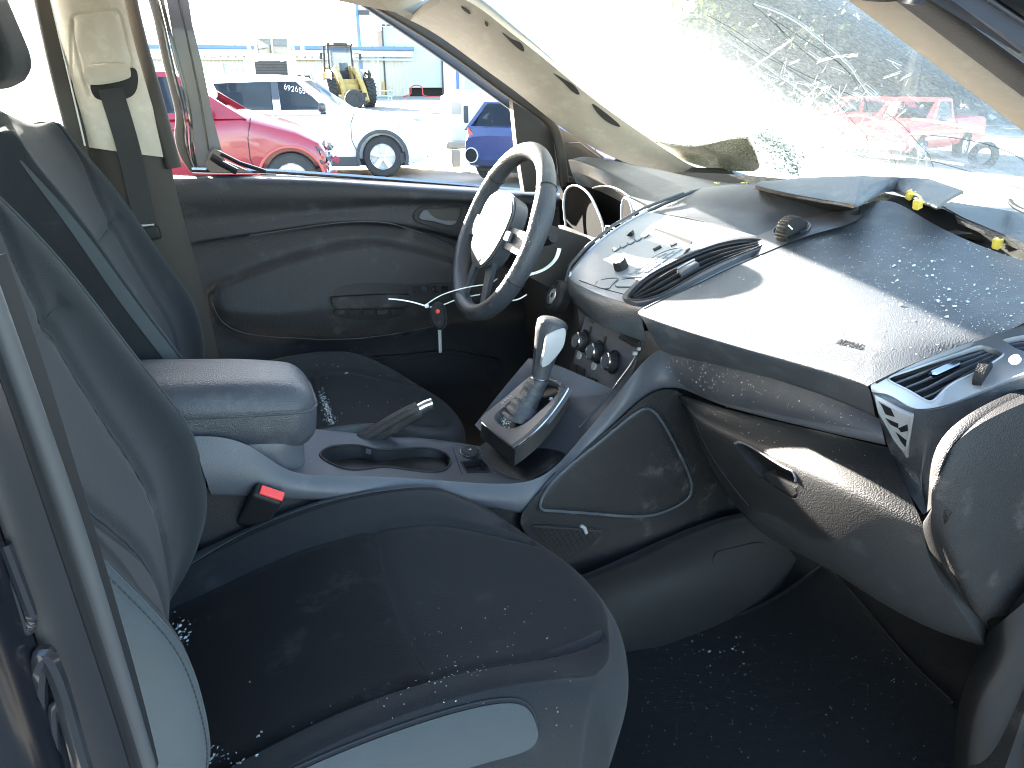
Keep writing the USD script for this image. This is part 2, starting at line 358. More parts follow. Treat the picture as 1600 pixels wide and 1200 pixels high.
mat('body_dull', (.0105, .0102, .0115), .5, .35, tone=.2)
mat('frame_paint', (.026, .031, .043), .3, .4, coat=.25, tone=.12)
mat('matte_black', (.006, .0055, .005), .95, .06, tone=.2)
mat('shaded_dash_plastic', (.0115, .0118, .0128), .5, .4, grain=('leather', 520), bump=.45, tone=.15, dirt=(DUST, 18, .58, .85, .1))  # dash plastic again, darkened to put the cabin shade into its colour
mat('white_tie', (.82, .82, .80), .35, .5)
mat('lock_metal', (.7, .69, .66), .3, .5, metal=.8, tone=.05)
mat('seal_grey', (.03, .032, .034), .5, .4, tone=.1)
mat('white_print', (.7, .7, .7), .5)
mat('grey_print', (.22, .22, .22), .5)
# crushed tempered glass
MAT['shard'] = usdkit.material(stage, '/World/Looks/shard', {
    'p': ('principled_bsdf', {'base_color': (.74, .84, .84), 'roughness': .12, 'specular_ior_level': .8, 'transmission_weight': .35, 'ior': 1.5}), 'tc': ('texture_coordinate', {})}, [], surface='p.BSDF')
def pane_mat(name, tint, veil, spots=None):
    n = {'t': ('transparent_bsdf', {'color': tint}), 'g': ('glossy_bsdf', {'color': (1, 1, 1), 'roughness': .02}), 'f': ('fresnel', {'IOR': 1.45}), 'm': ('mix_closure', {}),
         'd': ('translucent_bsdf', {'color': (.85, .87, .86)}), 'w': ('mix_closure', {'fac': veil})}
    l = [('t.BSDF', 'm.closure1'), ('g.BSDF', 'm.closure2'), ('f.fac', 'm.fac'), ('m.closure', 'w.closure1'), ('d.BSDF', 'w.closure2')]
    MAT[name] = usdkit.material(stage, f'/World/Looks/{name}', n, l, surface='w.closure')
pane_mat('car_glass', (.88, .92, .91), .03)
# ---------------------------------------------------------------- the yard outside: ground, sheds, trees
mat('ground', (.27, .25, .22), .9, .2, tone=.22, tone_scale=.6, grain=('noise', 30), bump=.4, dirt=((.40, .38, .34), .35, .45, .7, .6))
mat('wall_white', (.72, .73, .74), .5, .4, tone=.05, tone_scale=.5); mat('wall_cream', (.46, .41, .33), .6, .3, tone=.06, tone_scale=.4); mat('trim_blue', (.09, .16, .30), .45, .5, tone=.08)
mat('roof_white', (.62, .64, .66), .5, .4, tone=.08); mat('pane', (.45, .40, .25), .2, .5, tone=.3, tone_scale=2); mat('door_white', (.42, .47, .53), .4, .4, tone=.04)
mat('machine_yellow', (.34, .24, .075), .5, .4, tone=.2, tone_scale=3); mat('machine_white', (.62, .58, .50), .5, .4, tone=.15, tone_scale=3); mat('machine_dark', (.03, .03, .03), .6, .3, tone=.3)
mat('red_paint', (.17, .010, .017), .24, .5, coat=.7, tone=.06); mat('old_red', (.30, .045, .04), .4, .5, coat=.3, tone=.12); mat('white_paint', (.60, .61, .63), .25, .5, coat=.5, tone=.03); mat('blue_paint', (.018, .028, .075), .25, .5, coat=.6, tone=.08); mat('silver_paint', (.42, .43, .44), .3, .5, metal=.4, tone=.05); mat('dark_paint', (.03, .032, .036), .3, .5, coat=.5, tone=.1)
mat('cladding', (.05, .052, .055), .6, .4, tone=.15); mat('tyre', (.03, .03, .031), .75, .3, grain=('noise', 60), bump=.5, tone=.25); mat('alloy', (.55, .56, .57), .3, .5, metal=.5, tone=.06); mat('lamp_clear', (.6, .62, .64), .1, .7); mat('lamp_red', (.4, .03, .02), .2, .6); mat('lamp_amber', (.7, .25, .03), .2, .6); mat('seat_tan', (.35, .31, .25), .8, .2)
mat('bark', (.13, .10, .075), .9, .2, grain=('noise', 25), bump=.8, tone=.35); mat('picnic_green', (.16, .30, .30), .5, .4, tone=.1); mat('hose_red', (.5, .06, .05), .5, .4)
pane_mat('vehicle_glass', (.30, .34, .37), .03)
def leaf_mat(name, a, b):
    MAT[name] = usdkit.material(stage, f'/World/Looks/{name}', {'g': ('geometry', {}), 'r': ('rgb_ramp', {'ramp': [(0, a), (1, b)]}), 'd': ('diffuse_bsdf', {}), 't': ('translucent_bsdf', {}), 'm': ('mix_closure', {'fac': .4})}, [('g.random_per_island', 'r.fac'), ('r.color', 'd.color'), ('r.color', 't.color'), ('d.BSDF', 'm.closure1'), ('t.BSDF', 'm.closure2')], surface='m.closure')
leaf_mat('leaf_a', (.05, .065, .02), (.15, .14, .05)); leaf_mat('leaf_b', (.06, .06, .035), (.17, .14, .07))
GP = [(-700, 0), (-1, 0), (1, -.02), (4, -.16), (8, -.38), (12, -.52), (16, -.58), (30, -.60), (700, -.60)]      # the yard falls away to the right
gr_, gh_ = np.array([cos(radians(21.5)), -sin(radians(21.5)), 0]), np.array([sin(radians(21.5)), cos(radians(21.5)), 0])
gv = np.array([gr_*r+gh_*h+[0, 0, z+dz] for dz in (0, -.3) for h in (-300, 1500) for r, z in GP]); k_ = len(GP); gf = []
for j in range(k_-1): gf += [[j, j+1, k_+j+1], [j, k_+j+1, k_+j], [2*k_+j, 3*k_+j+1, 2*k_+j+1], [2*k_+j, 3*k_+j, 3*k_+j+1]]
top('ground', trimesh.Trimesh(gv, np.array(gf), process=False), 'ground', kind='structure', smooth=True)
def LOC(M, px, py):
    d = ray(px, py, BW); n = M[:3, 1]; p = CW+d*np.dot(M[:3, 3]-CW, n)/np.dot(d, n)-M[:3, 3]; return p @ M[:3, 0], p[2]
def facing(px, py, yaw=0, z=0, d=None):
    """frame standing on the ground at a picture point; x to the right across the line of sight, y away, turned by yaw"""
    o = W(px, py, z=z) if d is None else WD(px, py, d); h = nrm((o-CW)*[1, 1, 0]); M = np.eye(4); M[:3, 0] = (h[1], -h[0], 0); M[:3, 1] = h; M[:3, 3] = (o[0], o[1], z); return M @ rotz(yaw)
def scale_at(M): return FPX/np.dot(M[:3, 3]-CW, BW[0])
def ribs(w, h, pitch, depth, vertical=True):
    """profiled metal sheet in x (width), z (height), ribs proud toward -y"""
    n = int((w if vertical else h)/pitch); o = []
    for k in range(n):
        a = k*pitch
        o += [(a, 0), (a+pitch*.55, 0), (a+pitch*.62, -depth), (a+pitch*.93, -depth)]
    o.append((n*pitch, 0)); q = np.array(o+[(n*pitch, .05), (0, .05)])
    m = prism(q if area2(q) > 0 else q[::-1], h if vertical else w)
    return m if vertical else xf(m, np.array([[0, 0, 1, 0], [0, 1, 0, 0], [1, 0, 0, 0], [0, 0, 0, 1.]]))
# ---- white shed with the roller door
MG = facing(645, 150.5, 2); s_ = 1/scale_at(MG); ox = lambda px: LOC(MG, px, 95)[0]
hz = lambda py: LOC(MG, 645, py)[1]
sh_ = thing('metal_shed', 'tall white metal shed with a roller door and blue downpipes', 'shed', MG)
dl_, dr_, dtop = ox(600), ox(691), hz(41); H_ = 11.0
wl, wr = ox(562), ox(980)
def wallpiece(a, b, z0, z1): part(sh_, 'wall', xf(ribs(b-a, z1-z0, .42, .05), trans(a, 0, z0)), 'wall_white', False)
wallpiece(wl, dl_-.05, 0, dtop); wallpiece(dr_+.05, wr, 0, dtop); wallpiece(wl, wr, dtop+.003, H_)
part(sh_, 'side_wall', box(.1, 30, H_, (wl-.05, 15.06, H_/2)), 'wall_white'); part(sh_, 'roof', box(wr-wl+.4, 31, .2, ((wl+wr)/2, 15, H_+.1)), 'roof_white')
part(sh_, 'roller_door', xf(ribs(dr_-dl_-.1, dtop-.75, .085, .02, False), trans(dl_+.05, .25, .72)), 'door_white', 20, label='white roller door left slightly open at the bottom')
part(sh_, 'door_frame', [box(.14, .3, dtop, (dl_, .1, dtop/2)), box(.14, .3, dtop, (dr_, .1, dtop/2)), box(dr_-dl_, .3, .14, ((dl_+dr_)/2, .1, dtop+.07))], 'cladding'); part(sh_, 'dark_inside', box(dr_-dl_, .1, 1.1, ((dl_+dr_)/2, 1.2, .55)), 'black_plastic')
for px in (563.5, 714): part(sh_, 'downpipe', xf(rbox(.26, .16, H_, .05), trans(ox(px), -.16, H_/2)), 'trim_blue')
part(sh_, 'corner_trim', box(.5, .08, H_, (wl+.1, -.09, H_/2)), 'wall_white')
part(sh_, 'wall_lamp', hull([(ox(565), -.05, hz(16)), (ox(580), -.05, hz(16)), (ox(582), -.05, hz(24)), (ox(565), -.05, hz(24)), (ox(565), -.45, hz(19)), (ox(582), -.45, hz(19)), (ox(582), -.45, hz(24)), (ox(565), -.45, hz(24))]), 'cladding', label='grey box lamp high on the wall')
for a, b, c in ((750, 124, 762), (704, 142, 709), (737, 141, 743)): part(sh_, 'wall_box', box((c-a)*s_, .2, (c-a)*s_*.5, (ox((a+c)/2), -.15, hz(b if a != 750 else 142))), 'door_white')
part(sh_, 'side_door', box(1.1, .08, 2.2, (ox(735), -.1, 1.1)), 'door_white'); part(sh_, 'bollard', [cyl(.12, 1.2, 14, (ox(597), -.5, .6))], 'machine_yellow')
part(sh_, 'second_door', xf(ribs(3.6, 4.2, .085, .02, False), trans(ox(752), -.09, .1)), 'door_white', 20)
# red hose loop at the door
mh = MG @ trans(ox(648), -2.5, 0); top('hose', tube(curve([(-1.2, .1, .05), (-.55, 0, .3), (-.5, 0, .75), (0, 0, .95), (.45, 0, .7), (.5, 0, .2), (2, .2, .04)], 40), .05, 6), 'hose_red', 'red hose loop lying in front of the roller door', 'hose', M=mh)
# ---- long low building with blue gutter
ML = facing(380, 152, -3); s2 = 1/scale_at(ML); ox2 = lambda px: LOC(ML, px, 90)[0]; hz2 = lambda py: LOC(ML, 330, py)[1]
lb = thing('long_building', 'long low cream building with a blue gutter and a small paned window', 'building', ML)
wa, wb_, wz = ox2(-120), ox2(640), hz2(87)
part(lb, 'wall', xf(ribs(wb_-wa, wz, .62, .05), trans(wa, 0, 0)), 'wall_cream', False); part(lb, 'fascia', box(wb_-wa+.5, .5, hz2(77)-wz, ((wa+wb_)/2, -.3, (hz2(77)+wz)/2)), 'roof_white')
part(lb, 'gutter', sweep([(wa-.3, -.75, hz2(74)), (wb_+.3, -.75, hz2(74))], rrect(.35, .32, .08), (0, 0, 1)), 'trim_blue')
rz = hz2(54); part(lb, 'roof', quad_slab(np.array([(wa-.3, -.7, hz2(72)), (wb_+.3, -.7, hz2(72)), (wb_+.3, 9, rz), (wa-.3, 9, rz)]), .1, (0, -.3, 1)), 'roof_white'); part(lb, 'ridge', box(wb_-wa+.6, .4, .3, ((wa+wb_)/2, 9, rz+.05)), 'trim_blue')
for k in range(40): part(lb, 'roof_rib', box(.12, .1, .16, (wa+(k+.5)*(wb_-wa)/40, -.68, hz2(71.5))), 'trim_blue')
wn0, wn1, wz0, wz1 = ox2(351), ox2(385), hz2(115), hz2(100); wnd = part(lb, 'window', [box(wn1-wn0+.3, .12, .14, ((wn0+wn1)/2, -.1, z)) for z in (wz0, wz1)]+[box(.14, .12, wz1-wz0, (x, -.1, (wz0+wz1)/2)) for x in (wn0, wn1)], 'door_white')
for i in range(4):
    for j in range(2): part(wnd, 'pane', box((wn1-wn0)/4-.1, .05, (wz1-wz0)/2-.1, (wn0+(i+.5)*(wn1-wn0)/4, -.09, wz0+(j+.5)*(wz1-wz0)/2)), 'pane')
part(wnd, 'bars', [box(.07, .08, wz1-wz0, (wn0+i*(wn1-wn0)/4, -.1, (wz0+wz1)/2)) for i in (1, 2, 3)]+[box(wn1-wn0, .08, .07, ((wn0+wn1)/2, -.105, (wz0+wz1)/2))], 'door_white')
# ---- trees beyond the yard, seen through the windscreen
def leaves(c, r, n, size, seed):
    g = np.random.default_rng(seed); nb = max(8, n//90); cc = g.normal(0, .45, (nb, 3))*r; v, f = [], []
    for k in range(n):
        p = cc[g.integers(nb)]+g.normal(0, .2, 3)*np.mean(r); a, b = nrm(g.normal(0, 1, 3)), nrm(g.normal(0, 1, 3)); s = size*g.uniform(.5, 1.4); i = len(v)
        v += [c+p-a*s, c+p+b*s*.55, c+p+a*s, c+p-b*s*.55]; f += [[i, i+1, i+2], [i, i+2, i+3]]
    return trimesh.Trimesh(np.array(v), np.array(f), process=False)
TREES = [(1130, 44, 9, 0), (1205, 52, 13, 1), (1280, 40, 12, 0), (1350, 48, 15, 1), (1418, 34, 12, 0), (1430, 37, 13, 1), (1500, 44, 14, 0), (1575, 50, 15, 1), (1660, 40, 13, 0), (1760, 46, 14, 1), (1240, 62, 15, 0), (1390, 64, 17, 1), (1540, 66, 17, 0)]
LT = ['olive leafy tree with its trunk at the left of the tree line', 'tall tan tree second from the left in the tree line', 'olive tree behind the crazing at the middle of the windscreen', 'tall tan tree between the middle and the twin trunks', 'nearer tree with the left of the two bare trunks', 'tree with the right of the two bare trunks', 'olive tree just right of the twin trunks', 'tall tan tree right of the red pickup cab', 'olive tree near the windscreen pillar', 'tan tree hidden beside the near pillar', 'big far tree at the left behind the first row', 'tallest far tree behind the middle of the row', 'tallest far tree at the right behind the pickup']
for k, (px, d, h, m) in enumerate(TREES):
    o = WD(px, 120, d)*[1, 1, 0]-[0, 0, .6]; t = thing('tree', LT[k], 'tree', trans(*o), group='trees beyond the yard'); g = np.random.default_rng(40+k)
    lean = g.normal(0, .4, 2); tr = curve([(0, 0, -.1), (lean[0]*.3, lean[1]*.3, h*.35), (lean[0], lean[1], h*.8)], 12)
    br = [tube(tr, np.linspace(.2, .06, 12)*h/12, 8)]
    for q in range(7): b0 = tr[4+q]; e = b0+np.array([g.normal(0, 1.6), g.normal(0, 1.6), g.uniform(.8, 2.2)]); br.append(tube(curve([b0, lerp(b0, e, .5)+[0, 0, .2], e], 6), np.linspace(.07, .02, 6), 5))
    part(t, 'trunk', br, 'bark'); part(t, 'crown', leaves(np.array([lean[0], lean[1], h*.60]), np.array([2.6, 2.6, h*.36]), 2600, .30, 60+k), 'leaf_a' if m == 0 else 'leaf_b', False)
scrub = []
for k in range(70): o = WD(rng.uniform(1060, 1800), 120, rng.uniform(36, 60)); scrub.append(leaves(np.array([o[0], o[1], rng.uniform(.6, 3.2)]), np.array([1.8, 1.8, 1.3]), 260, .32, 200+k))
top('undergrowth', scrub, 'leaf_b', 'tangled undergrowth below the trees', 'undergrowth', kind='stuff', smooth=False)

# ---------------------------------------------------------------- vehicles
def wheel(par, M, r=.35, w=.22, spokes=5, steel=False):
    ty = lathe([(r*.62, -w/2), (r*.9, -w/2), (r*.985, -w*.36), (r, -w*.2), (r, w*.2), (r*.985, w*.36), (r*.9, w/2), (r*.62, w/2)], 40)
    p = part(par, 'wheel', xf(ty, M), 'tyre', 30)
    R = [lathe([(r*.60, w*.40), (r*.66, w*.46), (r*.66, -w*.4), (r*.60, -w*.4)], 40), lathe([(0, w*.10), (r*.6, w*.06), (r*.6, w*.02), (0, w*.06)], 30), lathe([(0, w*.40), (r*.13, w*.38), (r*.15, w*.1), (0, w*.1)], 20)]
    for k in range(spokes):
        a = 2*pi*k/spokes+.3; R.append(xf(hull([(r*.08, -r*.085, w*.36), (r*.08, r*.085, w*.36), (r*.62, -r*.13, w*.42), (r*.62, r*.13, w*.42), (r*.08, -r*.085, w*.2), (r*.08, r*.085, w*.2), (r*.62, -r*.13, w*.25), (r*.62, r*.13, w*.25)]), rotz(math.degrees(a))))
    part(p, 'rim', xf(join(R), M), 'alloy', 35); part(p, 'brake', xf(lathe([(0, -w*.2), (r*.58, -w*.2), (r*.58, -w*.1), (0, -w*.1)], 24), M), 'machine_dark')
    return p
def make_car(name, label, cat, M, paint, L=4.5, Wd=1.82, H=1.66, wb=2.66, fo=.92, crushed=False, clad=True, wr=.345, group=None, sides=(-1, 1), detail=True, belt=1.06):
    t = thing(name, label, cat, M, group); w = Wd/2; ro = L-fo-wb
    st_ = [(fo, .36, .66, .72), (fo-.10, .24, .80, .86), (fo-.40, .20, .90, .97), (.1, .19, .985, 1), (-.55, .19, belt+.02, 1), (-1.3, .19, belt, 1), (-wb, .20, belt+.04, 1), (-wb-ro*.6, .24, belt+.04, .97), (-wb-ro+.08, .30, belt, .90), (-wb-ro, .40, belt-.12, .84)]
    if crushed: st_ = [(fo-.42, .30, .72, .90), (fo-.50, .20, .84, .97)]+st_[3:]
    def sec(x, zb, zt, k):
        return [(x, s*w*k*a, z) for s in (-1, 1) for a, z in ((.90, zb), (.985, zb+.16*(zt-zb)), (1.0, zb+.5*(zt-zb)), (.985, zb+.8*(zt-zb)), (.93, zb+.93*(zt-zb)), (.80, zt), (.4, zt+.025))]
    body_ = m3.Manifold.batch_boolean([m3.Manifold.hull_points(np.array(sec(*a)+sec(*b))) for a, b in zip(st_[:-1], st_[1:])], m3.OpType.Add)
    for ax in (0, -wb):
        for s in (-1, 1): body_ = body_ - m3.Manifold.cylinder(.34, wr+.065, wr+.065, 40, True).rotate((90, 0, 0)).translate((ax, s*(w-.05), wr+.0))
    part(t, 'body', body_, paint, 30)
    # cabin: hollow, with window openings
    bx0, bx1 = -.50, -wb-ro+.10; rx0, rx1 = -1.35, -wb-ro+.42; bw, rw = w*.93, w*.70; zb, zr = belt-.03, H
    def cab(d):
        o = []
        for s in (-1, 1):
            o += [(bx0-d*1.6, s*(bw-d), zb), (bx1+d, s*(bw-d), zb), (rx0-d, s*(rw-d), zr-.05-d*.8), (rx1+d, s*(rw-d), zr-.05-d*.8), (rx0-.25, s*(rw*.8-d), zr-.012-d), (rx1+.2, s*(rw*.8-d), zr-.03-d), ((rx0+rx1)/2, s*(rw*.7-d), zr-d)]
        return m3.Manifold.hull_points(np.array(o))
    yy = lambda z: bw-(z-zb)/(zr-.05-zb)*(bw-rw)
    z0, z1 = belt+.045, zr-.115
    ex = lambda z: bx0+(rx0-bx0)*(z-zb)/(zr-.05-zb)
    ext = lambda z: bx1+(rx1-bx1)*(z-zb)/(zr-.05-zb)
    bp_ = -1.66
    wins = {'front': [(ex(z0)-.28, z0), (bp_+.02, z0), (bp_-.02, z1), (ex(z1)-.12, z1)], 'rear': [(bp_-.10, z0), (-wb+.02, z0), (-wb-.05, z1-.03), (bp_-.13, z1)], 'quarter': [(-wb-.08, z0+.04), (ext(z0)+.25, z0+.10), (ext(z1)+.2, z1-.09), (-wb-.12, z1-.04)]}
    shell_ = cab(0)-cab(.05).translate((0, 0, -.02))
    for q in wins.values():
        q = np.array(q); q = q if area2(q) > 0 else q[::-1]; shell_ = shell_ - m3.Manifold.extrude(m3.CrossSection([q]), 4).rotate((90, 0, 0)).translate((0, 2, 0))
    for (xa, xb) in ((bx0, rx0), (bx1, rx1)):
        sg = 1 if xa == bx0 else -1
        shell_ = shell_ - m3.Manifold.hull_points(np.array([(xa-(xa-xb)*u+dx*sg, s*(bw*.90*(1-u)+rw*.88*u), zb+.04+(zr-.05-zb-.07)*u) for u in (0.06, .97) for s in (-1, 1) for dx in (-.16, .3)]))
    part(t, 'cabin', shell_, paint, 30)
    for nm, q in wins.items():
        for s in (-1, 1): part(t, 'window', quad_slab(np.array([(x, s*(yy(z)-.012), z) for x, z in q]), .006, (0, s, .3)), 'vehicle_glass')
    for xa, xb, nm in ((bx0, rx0, 'windscreen'), (bx1, rx1, 'rear_window')):
        part(t, nm, quad_slab(np.array([(xa-(xa-xb)*u-(.02 if xa == bx0 else -.02), s*(bw*.9*(1-u)+rw*.88*u), zb+.04+(zr-.05-zb-.07)*u) for u, s in ((.06, -1), (.06, 1), (.97, 1), (.97, -1))]), .006, (1 if xa == bx0 else -1, 0, .5)), 'vehicle_glass')
    if detail:
        for s in (-1, 1):
            for x in (-1.75, -2.6): part(t, 'car_seat', join([rbox(.16, .46, .62, .06, (x, s*.36, belt+.0)), rbox(.10, .26, .2, .04, (x-.04, s*.36, belt+.42))]), 'seat_tan' if paint == 'white_paint' else 'fabric')
            mx = ex(z0)-.33; part(t, 'mirror', join([rbox(.13, .20, .15, .05, (mx, s*(w+.08), belt+.09)), hull([(mx+.05, s*(w-.04), belt-.02), (mx-.05, s*(w-.04), belt-.02), (mx+.03, s*(w+.06), belt+.06), (mx-.03, s*(w+.06), belt+.06)])]), paint if paint != 'white_paint' else 'dark_paint')
            part(t, 'mirror_sail', hull([(ex(z0)-.02, s*(yy(z0)+.0), z0-.02), (ex(z0)-.30, s*yy(z0), z0-.02), (ex(z0)-.30, s*yy(z0+.12), z0+.10), (ex(z0)-.02, s*(yy(z0)-.02), z0), (ex(z0)-.3, s*(yy(z0)-.02), z0)]), 'dark_paint')
            part(t, 'pillar_cover', quad_slab(np.array([(bp_+.02, s*(yy(z0)+.004), z0), (bp_-.10, s*(yy(z0)+.004), z0), (bp_-.13, s*(yy(z1)+.004), z1), (bp_-.02, s*(yy(z1)+.004), z1)]), .008, (0, s, .3)), 'dark_paint')
            yl = lambda z: s*w*(1.002 if .4 < z < .8 else .985)
            part(t, 'door_gap', tube(np.array([(-.42, s*w*1.0, .42), (-.50, s*w*1.001, .62), (-.50, s*w*.99, .88), (-.44, s*w*.955, belt-.02)]), .006, 5), 'black_plastic'); part(t, 'door_gap', tube(np.array([(bp_-.03, s*w*1.0, .36), (bp_-.03, s*w*1.001, .62), (bp_-.06, s*w*.96, belt-.03)]), .006, 5), 'black_plastic')
            part(t, 'door_handle', rbox(.20, .035, .035, .014, (bp_+.22, s*w*1.0, belt-.14)), paint); part(t, 'door_handle', rbox(.20, .035, .035, .014, (-wb+.05, s*w*1.0, belt-.12)), paint)
            if not crushed: part(t, 'headlight', hull([(fo-.09, s*w*.72, .68), (fo-.13, s*w*.84, .70), (fo-.50, s*w*.975, .86), (fo-.45, s*w*.98, .78), (fo-.12, s*w*.82, .60), (fo-.06, s*w*.70, .62), (fo-.5, s*w*.90, .84), (fo-.25, s*w*.6, .7)]), 'lamp_clear')
            part(t, 'tail_light', hull([(-wb-ro+.03, s*w*.80, belt-.2), (-wb-ro+.16, s*w*.93, belt-.16), (-wb-ro+.05, s*w*.82, belt+.02), (-wb-ro+.2, s*w*.90, belt+.02), (-wb-ro+.0, s*w*.6, belt-.16)]), 'lamp_red')
            if clad:
                for ax in (0, -wb):
                    if crushed and ax == 0: continue
                    a = np.linspace(-.35, pi+.35, 24); part(t, 'arch_trim', sweep(np.stack([ax+(wr+.075)*np.cos(a), 0*a+s*(w+.004), wr+(wr+.075)*np.sin(a)], 1), rrect(.055, .05, .012), (0, 1, 0)), 'cladding')
                part(t, 'sill_cladding', rbox(wb-2*wr-.1, .06, .16, .02, (-wb/2, s*(w-.015), .27)), 'cladding')
    if clad and not crushed: part(t, 'front_bumper', hull([(fo-.02, s*w*k, z) for s in (-1, 1) for k, z in ((.66, .30), (.66, .46))]+[(fo-.5, s*w*.99, z) for s in (-1, 1) for z in (.22, .40)]), 'cladding')
    for ax in (0, -wb):
        for s in sides: wheel(t, trans(ax, s*(w-.13), wr) @ rotx(-90*s), wr, .22)
        part(t, 'axle', cyl(.05, Wd-.3, 10).apply_transform(trans(ax, 0, wr) @ rotx(90)), 'machine_dark')
    part(t, 'underbody', box(wb+.9, Wd*.8, .12, (-wb/2, 0, .24)), 'machine_dark')
    return t
# white crossover: nearest front wheel at a measured point; its own right side faces the eye
def side_on(px, py, yaw, w): return facing(px, py, yaw) @ trans(0, w-.13+.11, 0)
wc_ = make_car('white_car', 'white crossover parked side-on beyond the crumpled red car', 'car', side_on(600, 277, -3, .92), 'white_paint', 4.57, 1.84, 1.66, 2.66, .80)
tx = meshkit.text_mesh('69265545', .085, .02); v = np.array(tx.vertices); zz_ = 1.425+v[:, 1]-.16*v[:, 0]+.008*np.sin(v[:, 0]*31)
yw = lambda z: .92*.93-(z-1.03)/(1.66-.05-1.03)*(.92*.93-.92*.70)
tx.vertices = np.stack([-1.58+v[:, 0]*.8, -(yw(zz_)+.004+v[:, 2]*.2), zz_], 1); part(wc_, 'chalk_number', tx, 'white_print', False)
red = make_car('red_car', 'red crossover with its front end torn off beside the bent window frame', 'car', side_on(461, 322, -2, .91), 'red_paint', 4.5, 1.82, 1.73, 2.66, .88, crushed=True, clad=False, belt=1.15)
wreck = []; g = np.random.default_rng(5)
for k in range(90):
    c = np.array([.36+abs(g.normal(0, .10)), -.88+abs(g.normal(0, .5)), g.uniform(.18, .74)]); q = c+g.normal(0, .04, (5, 3)); wreck.append((k, hull(q)))
part(red, 'crumpled_front', join([m for k, m in wreck if k % 3 == 0]), 'red_paint', False, label='torn red metal of the crushed nose', kind='stuff'); part(red, 'torn_bits', join([m for k, m in wreck if k % 3 == 1]), 'cladding', False, kind='stuff'); part(red, 'loose_pipes', [tube(curve(np.array([.42, -.75+.1*k/3, g.uniform(.25, .7)])+g.normal(0, .05, (4, 3)), 14), .012, 5) for k in range(14)]+[m for k, m in wreck if k % 3 == 2], 'silver_paint', 30, kind='stuff')
a = np.linspace(.1, pi-.1, 20); part(red, 'torn_arch', sweep(np.stack([.425*np.cos(a), 0*a-.905, .345+.425*np.sin(a)], 1), rrect(.04, .03, .01), (0, 1, 0)), 'old_red')
# blue hatchback beyond the steering wheel
bl = make_car('blue_car', 'dark blue hatchback half hidden behind the steering wheel', 'car', facing(790, 292, 62) @ trans(3.3, 0, 0), 'blue_paint', 4.1, 1.72, 1.30, 2.5, .8, clad=False, belt=.86)
part(bl, 'lamp_hole', [cyl(.115, .04, 28).apply_transform(trans(-3.30, .60, .46) @ roty(90))], 'black_plastic'); part(bl, 'lamp_rim', xf(lathe([(.105, 0), (.12, 0), (.12, .02), (.105, .02)], 30), trans(-3.315, .60, .46) @ roty(-90)), 'alloy')
wv = thing('wrecked_van', 'pale wrecked van corner with a bare bumper left of the blue car', 'van', facing(716, 266, 8))
part(wv, 'body_panel', [rbox(1.5, .9, .9, .08, (.57, .6, .85)), rbox(1.3, .8, .5, .1, (.55, .7, 1.15))], 'machine_white'); part(wv, 'window', quad_slab(np.array([(-.08, .14, .98), (.1, .14, .98), (.1, .14, 1.18), (-.06, .14, 1.18)]), .02, (0, -1, 0)), 'seat_tan'); part(wv, 'bumper', [rbox(1.3, .16, .14, .04, (.45, .05, .45)), rbox(.16, .2, .3, .03, (-.05, -.04, .22))], 'seat_tan'); part(wv, 'tail_lamp', rbox(.08, .06, .3, .02, (.19, .14, .98)), 'cladding')
